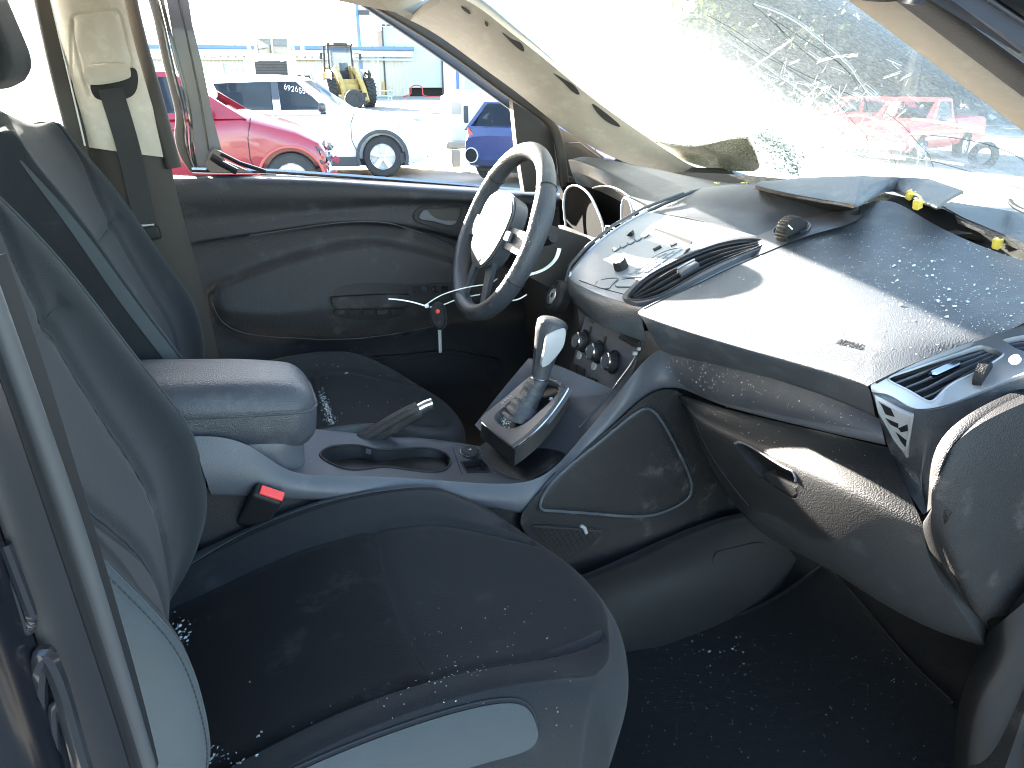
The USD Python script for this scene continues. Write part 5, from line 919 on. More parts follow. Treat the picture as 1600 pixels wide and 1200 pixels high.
# keypad frame and its keys
kp = np.array([(972, 434), (985, 424), (1005, 411), (1030, 398), (1055, 390), (1077, 387), (1066, 401), (1046, 417), (1022, 430), (1005, 434)])
sp(ST, kp, 0, .0022, 'silver_plastic', 'keypad', st, smooth=False, bevel=.0008)
A_, B_, C_, D_ = map(np.array, ((978, 431.), (1014, 428.), (1070, 389.5), (1034, 399.)))
for r in range(3):
    for c in range(5):
        q = [lerp(lerp(A_, D_, u), lerp(B_, C_, u), v) for u, v in ((c/5+.02, r/3+.06), ((c+1)/5-.02, r/3+.06), ((c+1)/5-.02, (r+1)/3-.06), (c/5+.02, (r+1)/3-.06))]
        sp(ST, q, .0015, .0042, 'silver_plastic', 'key', st, smooth=False, bevel=.0006)
part(st, 'keypad_edge', ST.line([(1077, 389), (1066, 402), (1046, 418), (1022, 431), (1003, 436)], .0018, .001), 'black_plastic')
part(st, 'keypad_rim', ST.line([(985, 431), (1010, 411), (1040, 394), (1076, 386)], .0007, .002), 'black_plastic')
def knob_at(S, px, r, h, m, name, parent, ridges=24, cap=None):
    q = S.uv([px])[0]; o = S.pos(*q); nn = S.normal(*q)
    k = lathe([(0, 0), (r*1.08, 0), (r*1.0, h*.85), (r*.86, h), (0, h)], ridges*2); v = np.array(k.vertices)
    a = np.arctan2(v[:, 1], v[:, 0]); rr = np.hypot(v[:, 0], v[:, 1]); s = 1+.03*np.sign(np.sin(a*ridges))*(rr > r*.9); v[:, :2] *= s[:, None]; k.vertices = v
    M = frame(o, np.cross(nn, [0, 0, 1]) if abs(nn[2]) < .95 else [1, 0, 0], z=nn)
    p = part(parent, name, xf(k, M), m, 30)
    if cap: part(parent, name+'_cap', xf(cyl(r*.8, .0015, 32, (0, 0, h+.0005)), M), cap, 30)
    return M
knob_at(ST, (971, 418), .0125, .018, 'dark_plastic', 'volume_knob', st)
for q in ([(930, 447), (936, 439), (966, 436), (958, 444), (952, 451), (940, 451)], [(962, 444), (970, 438), (997, 437), (990, 446), (985, 449), (962, 448)]):
    sp(ST, q, 0, .002, 'silver_plastic', 'panel_button', st, smooth=False, bevel=.0008)
    part(st, 'button_gap', ST.line([*q, q[0]], .0006, .0006, 30), 'black_plastic')
for k in range(5):
    a = np.array([(957+11.5*k, 389-5.2*k), (966+11.5*k, 385-5.2*k), (969+11.5*k, 388-5.2*k), (960+11.5*k, 393-5.2*k)])
    sp(ST, a, 0, .0025, 'silver_plastic', 'side_key', st, smooth=False, bevel=.0008)
    part(st, 'key_gap', ST.line([a[0], a[3], a[2]], .0006, .0007, 12), 'black_plastic')
for q in ([(1046, 383), (1055, 379), (1058, 381), (1049, 386)], [(1066, 392), (1076, 391), (1075, 393), (1067, 394)], [(1020, 390), (1032, 384), (1034, 387), (1022, 393)]): sp(ST, q, 0, .002, 'black_plastic', 'display_key', st, smooth=False, bevel=.0005)
part(st, 'bezel_edge', ST.line([(890, 433), (899, 415), (925, 386), (965, 355), (1010, 331)], .0028, .001), 'chrome')
part(st, 'bezel', tube(np.array([P(*q, y=.152) for q in ((884, 440), (891, 414), (918, 384), (958, 352), (1004, 326), (1034, 314), (1068, 302))]), .0032), 'dash_plastic')
# ---- centre side vent
vt = np.array([(983, 471), (993, 456), (1010, 440), (1040, 422), (1080, 403), (1120, 388), (1160, 380), (1186, 380), (1199, 384), (1188, 391), (1150, 406), (1110, 424), (1070, 446), (1040, 463), (1018, 471), (1000, 474)])
VT = ST
ven = part(CAR, 'dash_vent', VT.plate(VT.uv(curve(vt, 80, True)), .0002, .0012, .01), 'black_plastic', label='long curved air vent at the edge of the radio panel')
part(ven, 'vent_rim', tube(VT.pos(*VT.uv(curve(vt, 90, True)).T, .007), .0022, 8, True), 'dark_plastic')
part(ven, 'vent_surround', VT.plate(VT.uv(curve([(974, 471), (1002, 441), (1040, 416), (1090, 394), (1150, 376), (1195, 376), (1208, 383), (1165, 405), (1090, 441), (1035, 468), (1000, 479)], 80, True)), -.001, .0075, .01, holes=[VT.uv(curve(vt, 80, True))], bevel=.002), 'grey_plastic')
for k, t in enumerate((.28, .52, .76)):
    a = curve([lerp((988, 464), (998, 474), t), lerp((1040, 422), (1043, 462), t), lerp((1110, 392), (1110, 424), t), lerp((1190, 380), (1190, 391), t)], 30)
    part(ven, 'vent_slat', sweep(VT.pos(*VT.uv(a).T, .004), rrect(.0022, .006, .001), VT.normal(*VT.uv(a).T)), 'dark_plastic')
sp(VT, [(1060, 431), (1088, 415), (1094, 420), (1067, 437)], -.001, .012, 'grey_plastic', 'vent_tab', ven, smooth=False, bevel=.002)
part(ven, 'tab_bar', VT.line([(1061, 430), (1088, 415)], .0022, .012, 10), 'chrome')
# ---- top tray, dial bulge
TR = G([[(1010, 333, Y, .145), (1080, 344, Y, .05), (1150, 361, Y, -.05), (1226, 381, Y, -.15)], [(1030, 326, Y, .145), (1092, 336, Y, .05), (1170, 350, Y, -.05), (1245, 365, Y, -.15)], [(1058, 316, Y, .15), (1120, 326, Y, .05), (1196, 336, Y, -.05), (1275, 348, Y, -.15)], [(1078, 304, Y, .16), (1140, 310, Y, .05), (1210, 322, Y, -.05), (1300, 335, Y, -.15)], [(1100, 293, Y, .17), (1165, 288, Y, .06), (1240, 296, Y, -.05), (1350, 320, Y, -.15)]])
part(dash, 'top_tray', TR.mesh(60, 60), 'dash_plastic', 60, label='hollow tray above the radio panel')
part(dash, 'tray_rim', tube(np.array([P(*q, y=yy) for q, yy in (((1000, 336), .16), ((1040, 317), .16), ((1080, 300), .17), ((1120, 292), .17), ((1165, 289), .15))]), .004), 'dash_plastic')
DB_ = G([[(1150, 411, X, .385), (1215, 386, X, .425), (1270, 366, X, .47), (1325, 350, X, .52), (1347, 330, X, .58)], [(1135, 396, X, .40), (1195, 374, X, .435), (1255, 354, X, .48), (1305, 341, X, .53), (1340, 322, X, .60)], [(1130, 388, X, .41), (1190, 366, X, .445), (1240, 347, X, .50), (1295, 334, X, .55), (1335, 316, X, .61)], [(1150, 382, X, .43), (1205, 362, X, .46), (1250, 345, X, .51), (1300, 333, X, .56), (1337, 317, X, .62)]])
bul = part(dash, 'dial_bulge', DB_.mesh(30, 50), 'grey_plastic', 60)
part(dash, 'dial_recess', xf(lathe([(0, 0), (.030, 0), (.031, .004), (.029, .004), (.028, .001)], 40), frame(P(1237, 360, x=.46), [.2, -1, 0], z=(-.35, -.25, .9))), 'gloss_black')
dl = lathe([(.0, -.012), (.024, -.012), (.0255, -.006), (.0255, .006), (.024, .012), (0, .012)], 60); v = np.array(dl.vertices); a = np.arctan2(v[:, 1], v[:, 0]); r_ = np.hypot(v[:, 0], v[:, 1]); v[:, :2] *= (1+.03*np.sign(np.sin(a*30))*(r_ > .02))[:, None]; dl.vertices = v
part(dash, 'thumb_dial', xf(dl, frame(P(1236, 361, x=.455), [0, 0, 1], z=(.1, -1, .1))), 'dark_plastic')
part(dash, 'dial_mark', tube(np.array([P(1232, 352, x=.434), P(1238, 358, x=.432)]), .0012), 'white_print')
# ---- lifted top covers and the gap with yellow clips
fe = [(1178, 292, .862), (1230, 304, .858), (1290, 315, .856), (1334, 322, .857), (1340, 321, .858), (1384, 297, .872), (1396, 296, .872), (1425, 308, .867), (1464, 325, .862)]; re_ = [(1192, 284, .87), (1250, 278, .878), (1310, 275.5, .885), (1345, 275, .889), (1352, 275, .889), (1395, 276.5, .893), (1405, 277, .893), (1450, 279, .893), (1506, 298, .885)]
TC = Surf([[P(a, b, z=z) for a, b, z in re_], [lerp(P(*f[:2], z=f[2]), P(*r[:2], z=r[2]), .55)+[0, 0, .004] for f, r in zip(fe, re_)], [lerp(P(*f[:2], z=f[2]), P(*r[:2], z=r[2]), .12)+[0, 0, .003] for f, r in zip(fe, re_)], [P(a, b, z=z) for a, b, z in fe], [P(a, b+3.5, z=z-.004) for a, b, z in fe]], 2, 1)
part(dash, 'top_cover', TC.solid(30, 90, .005), 'dash_plastic', 30, label='dashboard top cover sprung upwards in front of the windscreen')
part(dash, 'cover_lip', strip_surf([P(a, b, z=zz) for a, b, zz in ((1180, 295, .860), (1230, 307, .855), (1290, 318, .853), (1334, 325, .855))], [P(a, b, z=zz) for a, b, zz in ((1196, 302, .840), (1240, 319, .832), (1288, 329, .832), (1332, 327, .845))], -.004).solid(8, 30, .006), 'dark_plastic')
c2 = np.array([P(a, b, z=zz) for a, b, zz in ((1466, 323, .85), (1484, 320, .852), (1560, 322, .86), (1640, 330, .862), (1660, 380, .835), (1640, 396, .828), (1560, 362, .838), (1500, 338, .846))])
part(dash, 'top_cover', quad_slab(c2, .012, (-.1, -.05, 1)), 'dash_plastic', label='loose dashboard top panel at the right, below the windscreen')
c3 = np.array([P(a, b, z=zz) for a, b, zz in ((1520, 318, .852), (1660, 352, .85), (1680, 300, .87), (1560, 300, .862))])
part(dash, 'sensor_cable', tube(curve([P(1578, 314, z=.87), P(1585, 322, z=.87), P(1600, 330, z=.868), P(1625, 340, z=.865)], 20), .004), 'rubber')
part(dash, 'gap_back', [strip_surf([P(1046, 270, x=.64), P(1190, 276, x=.68), P(1400, 305, x=.70), P(1520, 350, x=.69), P(1680, 420, x=.64)], [P(1070, 310, x=.60), P(1200, 330, x=.64), P(1400, 340, x=.67), P(1520, 385, x=.67), P(1680, 450, x=.62)], 0).solid(5, 20, .01)], 'black_plastic')
def clip(px, x, tilt=0, s=1.0):
    o = P(*px, x=x); M = frame(o, (.1, -1, 0), z=(-.3, -.2, 1)) @ roty(tilt)
    s *= .72; w = .012*s; part(dash, 'clip', [xf(box(w, .004, .022*s), M), xf(box(w*.3, .010, .018*s, (-w*.5, .003, 0)), M), xf(box(w*.3, .010, .018*s, (w*.5, .003, 0)), M), xf(box(w*.7, .009, .005*s, (0, .004, -.008*s)), M)], 'yellow_clip', label='yellow plastic retaining clip')
for px, x, t in (((1118, 291), .60, 0), ((1161, 291), .62, 0), ((1347, 316), .62, 5), ((1432, 320), .62, 5), ((1421, 305), .66, 20), ((1557, 381), .635, 5)): clip(px, x, t)
part(dash, 'blue_clip', box(.010, .01, .006, P(1333, 320, x=.615)), 'blue_clip')
part(dash, 'clip_strap', tube(curve([P(1420, 303, x=.645), P(1436, 306, x=.64), P(1439, 318, x=.63), P(1432, 327, x=.625)], 20), .0018), 'yellow_clip')
part(dash, 'foam_scrap', hull(np.array([P(*q, x=.66) for q in ((1465, 365), (1480, 359), (1520, 365), (1530, 380), (1490, 378))])+np.array([[0, 0, 0], [.02, 0, 0], [0, 0, 0], [.02, 0, 0], [0, 0, .01]])), 'tan_trim')
# ---- instrument hood and cluster
HD = G([[(903, 292, Y, .56), (940, 300, Y, .47), (985, 324, Y, .31), (1012, 338, Y, .21)], [(893, 270, Y, .57), (928, 280, Y, .475), (985, 310, Y, .315), (1025, 334, Y, .195)], [(888, 250, Y, .575), (930, 260, Y, .48), (1000, 293, Y, .33), (1048, 322, Y, .175)], [(906, 245.5, Y, .595), (965, 254, Y, .49), (1040, 280, Y, .33), (1082, 306, Y, .16)], [(930, 247, Y, .62), (1000, 259, Y, .50), (1075, 277, Y, .35), (1120, 295, Y, .17)], [(960, 252, Y, .64), (1040, 268, Y, .53), (1110, 281, Y, .38), (1170, 290, Y, .20)]])
HD2 = Surf(HD.at(*np.meshgrid(np.arange(6), np.arange(4), indexing='ij')), ku=1)
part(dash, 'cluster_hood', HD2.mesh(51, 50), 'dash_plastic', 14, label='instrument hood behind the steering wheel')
cl = part(CAR, 'instrument_cluster', G([[(878, 285, X, .43), (940, 292, X, .43), (1020, 322, X, .43)], [(874, 330, X, .44), (940, 345, X, .44), (1010, 350, X, .44)], [(880, 390, X, .42), (930, 400, X, .42), (1000, 380, X, .42)]]).mesh(20, 20), 'matte_black', 60, label='dark instrument cluster with rounded pods')
def ring(pts, x, r, name='pod_rim', m='silver_plastic'): return part(cl, name, tube(curve([P(*q, x=x) for q in pts], 40), r, 6), m, 60)
ring([(884, 352), (881, 322), (884, 299), (896, 290), (908, 293), (922, 306), (934, 330), (942, 352), (944, 368)], .37, .003)
ring([(926, 294), (938, 291), (955, 292), (970, 298), (984, 308)], .40, .0022)
ring([(971, 350), (971, 330), (974, 312), (979, 309), (985, 318), (990, 338), (991, 345)], .37, .0028)
ring([(945, 373), (946, 357), (950, 353), (968, 359), (972, 353)], .36, .0022)
part(cl, 'pod_shell', [quad_slab(np.array([P(*q, x=.392) for q in ((882, 350), (881, 322), (885, 299), (896, 291), (909, 294), (923, 307), (935, 331), (943, 354), (944, 370), (912, 372))]), .004)], 'matte_black')
part(cl, 'side_pod', [quad_slab(np.array([P(*q, x=.385) for q in ((972, 352), (972, 330), (975, 313), (979, 310), (985, 319), (990, 339), (991, 347))]), .004)], 'matte_black')
part(cl, 'lower_shelf', strip_surf([P(*q, x=.36) for q in ((872, 352), (900, 360), (945, 374), (1000, 352))], [P(*q, x=.30) for q in ((880, 372), (905, 392), (935, 398), (985, 362))], .004).solid(8, 20, .008), 'dark_plastic')
# ---- lower dash and glove box
LD = G([[(1050, 606, X, .315), (1110, 632, X, .315), (1200, 655, X, .33), (1290, 676, X, .345), (1392, 700, X, .362)], [(1062, 622, X, .295), (1112, 642, X, .29), (1205, 672, X, .298), (1300, 702, X, .312), (1410, 748, X, .335)], [(1074, 642, X, .28), (1120, 664, X, .268), (1210, 702, X, .274), (1310, 745, X, .288), (1436, 806, X, .315)], [(1082, 665, X, .277), (1126, 692, X, .262), (1206, 732, X, .268), (1305, 778, X, .281), (1444, 836, X, .312)], [(1108, 722, X, .29), (1150, 762, X, .277), (1225, 802, X, .285), (1315, 850, X, .297), (1458, 885, X, .322)], [(1150, 790, X, .34), (1200, 830, X, .325), (1275, 872, X, .335), (1370, 930, X, .35), (1505, 962, X, .36)], [(1195, 832, X, .44), (1250, 866, X, .43), (1330, 905, X, .44), (1420, 960, X, .45), (1545, 1012, X, .44)]])
GH = curve([(1148, 693), (1160, 692), (1225, 730), (1240, 738), (1246, 774), (1240, 779), (1205, 757), (1192, 748), (1165, 718)], 60, True)
gb = part(CAR, 'glove_box', LD.solid(80, 90, .02, holes=[LD.uv(GH)]), 'shaded_dash_plastic', 55, label='glove box door darkened for shade under the dashboard, its top edge in the sun')
part(gb, 'handle_recess', [LD.plate(LD.uv(GH), -.022, -.018, .012)], 'black_plastic')
part(gb, 'handle_lever', LD.plate(LD.uv([(1190, 742), (1200, 737), (1243, 762), (1246, 773), (1238, 778), (1204, 757)]), -.016, -.001, .01, bevel=.002), 'shaded_dash_plastic')
part(gb, 'recess_lip', LD.line([(1148, 693), (1160, 692), (1225, 730), (1240, 738), (1244, 752)], .0018, .0005), 'grey_plastic')
part(gb, 'side_gap', LD.line([(1085, 655), (1100, 690), (1130, 740), (1170, 790)], .001, .0002), 'black_plastic')
# ---- right end: vent housing
RV = G([[(1361, 601, X, .276), (1440, 560, X, .34), (1530, 527, X, .42), (1625, 500, X, .48)], [(1361, 607, X, .276), (1446, 596, X, .332), (1532, 562, X, .395), (1625, 538, X, .44)], [(1363, 614, X, .280), (1452, 638, X, .325), (1532, 610, X, .360), (1625, 580, X, .395)]])
v1 = np.array([(1388, 592), (1410, 582), (1450, 568), (1500, 551), (1530, 541), (1545, 543), (1567, 552), (1558, 562), (1520, 584), (1480, 605), (1458, 626), (1447, 626), (1415, 608)])
v2 = np.array([(1566, 531), (1580, 527), (1640, 516), (1640, 545), (1600, 549), (1585, 543)])
rv = part(CAR, 'end_vent', RV.solid(50, 70, .008, holes=[RV.uv(curve(v1, 70, True)), RV.uv(v2)]), 'silver_plastic', 50, label='air vent at the near end of the dashboard, white with sun')
part(rv, 'vent_back', RV.plate(RV.uv(curve(v1+0, 50, True)), -.03, -.024, .015), 'black_plastic'); part(rv, 'vent_back', RV.plate(RV.uv(v2), -.03, -.024, .015), 'black_plastic')
for t in (.16, .38, .60, .82):
    a = poly_line([lerp((1386, 594), (1448, 630), t), lerp((1420, 580), (1470, 620), t), lerp((1470, 562), (1515, 588), t), lerp((1535, 542), (1563, 558), t)], 30)
    part(rv, 'vent_slat', sweep(RV.pos(*RV.uv(a).T, -.008), rrect(.0022, .012, .001), RV.normal(*RV.uv(a).T)), 'grey_plastic')
for t in (.3, .7):
    a = poly_line([lerp((1572, 530), (1590, 545), t), (1640, lerp((0, 518), (0, 542), t)[1])], 10); part(rv, 'vent_slat', sweep(RV.pos(*RV.uv(a).T, -.008), rrect(.0022, .012, .001), RV.normal(*RV.uv(a).T)), 'grey_plastic')
sp(RV, [(1452, 582), (1490, 566), (1500, 568), (1500, 572), (1462, 588), (1454, 587)], -.004, .006, 'chrome', 'vent_tab', rv, smooth=False, bevel=.0015)
part(rv, 'vent_rim', tube(RV.pos(*RV.uv(curve(v1, 80, True)).T, .0003), .0016, 6, True), 'silver_plastic')
qd = P(1545, 580, x=.352); M = frame(qd, [0, -1, .2], z=(-.75, -.1, .65)); part(rv, 'thumb_wheel', xf(cyl(.016, .010, 48), frame(P(1535, 585, x=.375), [0, 0, 1], z=(.35, -.9, .2))), 'dark_plastic'); part(rv, 'wheel_mark', xf(cyl(.006, .004, 24), frame(P(1586, 562, x=.385), [0, -1, .2], z=(-.75, -.1, .65))), 'white_print')
part(rv, 'vent_gasket', tube(np.array([P(*q) for q in ()]).reshape(0, 3) if False else RV.pos(*RV.uv(curve([(1368, 597), (1440, 559), (1530, 526), (1600, 506)], 40)).T, .001), .003), 'dark_plastic')
# side face with the triangular demister
SF = G([[(1362, 612, X, .279), (1408, 628, X, .302), (1453, 641, X, .325), (1535, 615, X, .356), (1625, 584, X, .39)], [(1374, 652, X, .305), (1415, 664, X, .322), (1450, 662, X, .335), (1500, 648, X, .355), (1625, 594, X, .392)], [(1390, 704, X, .352), (1420, 715, X, .352), (1440, 720, X, .35), (1466, 700, X, .358), (1625, 603, X, .397)], [(1412, 755, X, .34), (1430, 762, X, .345), (1442, 768, X, .35), (1455, 745, X, .362), (1625, 612, X, .405)], [(1443, 803, X, .322), (1446, 802, X, .33), (1449, 800, X, .345), (1453, 790, X, .362), (1625, 625, X, .41)]])
sf = part(CAR, 'dash_end', SF.mesh(50, 60), 'dash_plastic', 60, label='rounded near end of the dashboard below the vent, sunlit')
tri = [(1366, 617), (1428, 646), (1424, 680), (1420, 714), (1398, 684), (1374, 642)]
part(sf, 'demister_frame', SF.plate(SF.uv(tri), 0, .004, .01, bevel=.001, holes=[SF.uv([(1373, 624), (1423, 649), (1420, 675), (1417, 703), (1400, 678), (1379, 644)])]), 'silver_plastic')
part(sf, 'demister_back', SF.plate(SF.uv([(1373, 624), (1423, 649), (1420, 675), (1417, 703), (1400, 678), (1379, 644)]), -.001, .0008, .01), 'silver_plastic')
for q in ([(1376, 629), (1392, 638), (1398, 650), (1384, 646)], [(1384, 652), (1404, 661), (1404, 668), (1392, 662)], [(1404, 668), (1418, 662), (1419, 672), (1408, 674)], [(1400, 674), (1418, 688), (1417, 700), (1408, 688)]): sp(SF, q, .0006, .0014, 'black_plastic', 'demister_slot', sf, smooth=False, bevel=0)
EC = G([[(1464, 742, Y, -.685), (1492, 694, Y, -.69), (1545, 655, Y, -.695), (1640, 614, Y, -.70)], [(1456, 798, Y, -.69), (1500, 770, Y, -.705), (1560, 760, Y, -.71), (1640, 740, Y, -.715)], [(1476, 870, Y, -.69), (1510, 860, Y, -.71), (1570, 850, Y, -.715), (1640, 840, Y, -.72)], [(1512, 942, Y, -.69), (1530, 930, Y, -.71), (1580, 920, Y, -.715), (1640, 900, Y, -.72)], [(1546, 978, Y, -.69), (1552, 965, Y, -.70), (1590, 960, Y, -.71), (1640, 950, Y, -.72)]])
part(CAR, 'end_cap', EC.solid(30, 30, .02), 'dark_plastic', 50, label='flat dark end cap closing the near side of the dashboard')
part(CAR, 'end_cap_rim', [strip_surf([P(*q, y=-.665) for q in ((1447, 812), (1444, 835), (1462, 880), (1490, 930), (1530, 1000))], [P(*q, y=-.69) for q in ((1460, 786), (1462, 820), (1482, 876), (1512, 936), (1548, 982))], .008, 4).solid(12, 30, .02), strip_surf([P(*q, y=-.67) for q in ((1448, 800), (1453, 740), (1474, 682), (1540, 632), (1640, 592))], [P(*q, y=-.69) for q in ((1460, 790), (1466, 742), (1490, 694), (1545, 655), (1640, 612))], .004, 4).solid(10, 30, .02)], 'dark_plastic', label='dark trim edging the dashboard end cap')
part(CAR, 'kick_trim', G([[(1545, 985, Y, -.70), (1520, 1040, Y, -.695), (1497, 1110, Y, -.69), (1488, 1250, Y, -.68)], [(1590, 950, Y, -.735), (1560, 1040, Y, -.73), (1535, 1120, Y, -.73), (1522, 1250, Y, -.72)], [(1650, 900, Y, -.75), (1612, 1020, Y, -.75), (1585, 1120, Y, -.75), (1562, 1250, Y, -.75)], [(1720, 850, Y, -.77), (1665, 1020, Y, -.77), (1625, 1120, Y, -.77), (1600, 1250, Y, -.77)]]).solid(30, 40, .01), 'black_plastic', 60, label='black kick panel and sill cover at the lower right')

# ================================================================ centre console details
DK = G([[(440, 668, Y, .105), (600, 683, Y, .10), (700, 692, Y, .098), (775, 704, Y, .095), (815, 712, Y, .095)], [(432, 700, Y, .01), (590, 714, Y, .01), (700, 724, Y, .01), (775, 730, Y, .01), (828, 733, Y, .0)], [(455, 741, Y, -.105), (570, 748, Y, -.106), (685, 754, Y, -.107), (782, 759, Y, -.107), (856, 740, Y, -.105)]])
big = np.vstack([curve([(700, 731), (682, 738), (650, 736), (620, 732), (600, 730), (575, 733), (545, 734), (515, 724), (500, 711), (510, 701), (535, 696), (565, 697), (585, 702), (610, 703), (630, 702), (660, 700), (690, 706), (703, 718)], 90, True)])
cup = big
binq = np.array([(720, 722), (752, 719), (762, 729), (765, 738), (730, 739)])
deck = part(cons, 'cup_deck', DK.solid(50, 90, .012, holes=[DK.uv(cup), DK.uv(binq)]), 'grey_plastic', 45)
def well(q, depth, name, m='black_plastic', shrink=.82):
    u = DK.uv(q); a = DK.pos(u[:, 0], u[:, 1], -.001); c = a.mean(0); b = c+(a-c)*shrink; b[:, 2] -= depth; n = len(a)
    v = np.vstack([a, b, [c-[0, 0, depth]]]); f = [[i, (i+1) % n, n+(i+1) % n] for i in range(n)]+[[i, n+(i+1) % n, n+i] for i in range(n)]+[[n+i, n+(i+1) % n, 2*n] for i in range(n)]
    part(cons, name, trimesh.Trimesh(v, np.array(f), process=False), m, 40)
well(cup, .065, 'cup_holder'); well(binq, .03, 'coin_bin')
part(cons, 'cup_rim', tube(DK.pos(*DK.uv(cup).T, .0006), .0022, 6, True), 'dark_plastic')
part(cons, 'cup_bridge', hull([DK.pos(*DK.uv([q])[0], -h) for q in ((586, 706), (636, 706), (634, 730), (584, 730)) for h in (.022, .05)]), 'dark_plastic')
part(cons, 'bin_rim', tube(DK.pos(*DK.uv(np.vstack([poly_line(np.vstack([binq, binq[:1]]), 40)])).T, .0006), .0018, 6, True), 'dark_plastic')
o = DK.pos(*DK.uv([(734, 711)])[0]); n_ = DK.normal(*DK.uv([(734, 711)])[0]); M = frame(o, [1, 0, 0], z=n_)
part(cons, 'socket_cap', xf(lathe([(0, 0), (.0175, 0), (.0185, .004), (.0185, .008), (.0165, .0115), (0, .012)], 40), M), 'dark_plastic'); part(cons, 'socket_ring', xf(lathe([(.0180, .006), (.0196, .006), (.0196, .009), (.0180, .009)], 40), M), 'chrome')
part(cons, 'cap_print', [xf(box(.006, .0012, .0004, (0, 0, .0124)), M), xf(box(.0012, .005, .0004, (.002, .002, .0124)), M)], 'white_print')
part(cons, 'deck_seam', DK.line([(708, 700), (715, 722), (722, 742)], .0007, .0003), 'black_plastic')
# armrest lid and neck
arm = rbox(.335, .185, .105, .042, seg=20); arm = tm(m3.Manifold(m3.Mesh(np.array(arm.vertices, np.float32), np.array(arm.faces, np.uint32))).refine_to_length(.012)); v = np.array(arm.vertices); v[:, 2] += -.012*np.clip((v[:, 0]-.02)/.15, 0, 1)**2+.006*(1-(v[:, 1]/.09)**2)*(v[:, 2] > 0); v[:, 1] *= 1-.06*np.clip((v[:, 0]-.05)/.12, 0, 1); arm = trimesh.smoothing.filter_taubin(trimesh.Trimesh(v, arm.faces), iterations=8)
MA = trans(-.497, -.003, .528) @ roty(4)
ar = part(CAR, 'armrest', xf(arm, MA), 'vinyl', 70, label='padded grey vinyl armrest lid between the seats')
sec = arm.section(plane_origin=(0, 0, .012), plane_normal=(0, 0, 1)); loop = np.array(max(sec.discrete, key=len))[:-1]; c_ = loop.mean(0); n2 = nrm((loop-c_)*[1, 1, 0]); loop = curve(loop[::max(1, len(loop)//60)], 160, True); n2 = nrm((loop-c_)*[1, 1, 0])
part(ar, 'welt', xf(tube(loop+n2*.0004, .0022, 6, True), MA), 'vinyl'); part(ar, 'stitching', [xf(dashes(loop+n2*.0012+[0, 0, dz], .0045, .0022, .0007), MA) for dz in (.005,)], 'thread')
part(cons, 'armrest_neck', rbox(.29, .175, .14, .05, (-.497, 0, .445), 24), 'grey_plastic')
part(cons, 'console_side', quad_slab(flat([(300, 760), (480, 779), (700, 790), (836, 796), (860, 830), (900, 990), (330, 990)], y=-.110), .03), 'dark_plastic', label='dark side of the console beside the nearer seat')
part(cons, 'console_core', [hull([(x, y, z) for y in (-.095, .09) for x, z in ((-.66, .05), (-.66, .44), (-.40, .40), (.0, .33), (.0, .05))]), hull([(x, y, z) for y in (-.10, .10) for x, z in ((-.02, .05), (-.02, .33), (.16, .44), (.34, .56), (.5, .56), (.5, .05))])], 'dark_plastic')
part(cons, 'far_side', strip_surf([P(*q, y=.108) for q in ((440, 668), (600, 683), (700, 692), (775, 704), (800, 700))], [P(*q, y=.108)-[0, 0, .12] for q in ((440, 668), (600, 683), (700, 692), (775, 704), (800, 700))], 0).solid(6, 20, .01), 'grey_plastic')
# buckle beside the console
bk = frame(P(424, 772, y=-.150), P(443, 780, y=-.153)-P(404, 767, y=-.148), z=(-.25, -.35, .9)); buc = part(CAR, 'belt_buckle', xf(rbox(.046, .026, .085, .006, (-.004, 0, -.041)), bk), 'black_plastic', label='seat belt buckle with a red button beside the console')
part(buc, 'release_button', xf(rbox(.036, .015, .006, .002, (0, 0, .0025)), bk), 'red_button'); part(buc, 'buckle_stalk', xf(rbox(.04, .02, .10, .004, (-.006, 0, -.10)), bk), 'black_plastic')
# parking brake
ph = curve([P(548, 700, y=.10), P(585, 680, y=.10), P(625, 656, y=.10), P(655, 640, y=.10)], 30); pbk = part(CAR, 'parking_brake', sweep(ph, rrect(.026, .036, .011, 6), (0, -.1, 1), scale=np.interp(np.linspace(0, 1, 30), [0, .15, .6, 1], [.8, 1, 1.0, .92])), 'dark_plastic', 60, label='raised parking brake lever beside the farther seat')
part(pbk, 'brake_button', sweep(curve([P(652, 642, y=.10), P(664, 635, y=.10), P(675, 631, y=.10)], 10), rrect(.020, .022, .008, 5), (0, -.1, 1)), 'chrome'); part(pbk, 'grip_seam', tube(ph[3:-2]+np.array([0, -.0145, .004]), .0008), 'black_plastic')
part(pbk, 'brake_cable', tube(curve([P(566, 690, y=.08), P(576, 696, y=.08), P(590, 703, y=.08)], 12), .0015), 'silver_plastic')
# shifter plinth
PL = G([[(838, 586, Y, .075), (862, 594, Y, .02), (888, 606, Y, -.045)], [(802, 612, Y, .08), (832, 624, Y, .01), (866, 640, Y, -.06)], [(768, 640, Y, .085), (800, 656, Y, .01), (838, 672, Y, -.07)], [(751, 658, Y, .08), (775, 678, Y, .02), (803, 700, Y, -.06)]])
pout = curve([(835, 588), (852, 588), (883, 602), (889, 612), (884, 626), (850, 664), (815, 695), (800, 702), (788, 698), (757, 672), (752, 660), (758, 650), (795, 620)], 90, True)
pin = curve([(846, 598), (860, 597), (874, 606), (872, 618), (845, 645), (822, 664), (800, 671), (781, 664), (777, 654), (790, 640), (820, 615)], 70, True)
sh = part(CAR, 'gear_selector', PL.plate(PL.uv(pout), -.012, .006, .01, bevel=.003, holes=[PL.uv(pin)]), 'grey_plastic', 40, label='automatic gear selector with leather boot on the centre console')
part(sh, 'plinth_rim', tube(PL.pos(*PL.uv(pout).T, -.001), .0022, 6, True), 'chrome'); part(sh, 'slot_floor', PL.plate(PL.uv(pin), -.016, -.010, .012), 'black_plastic')
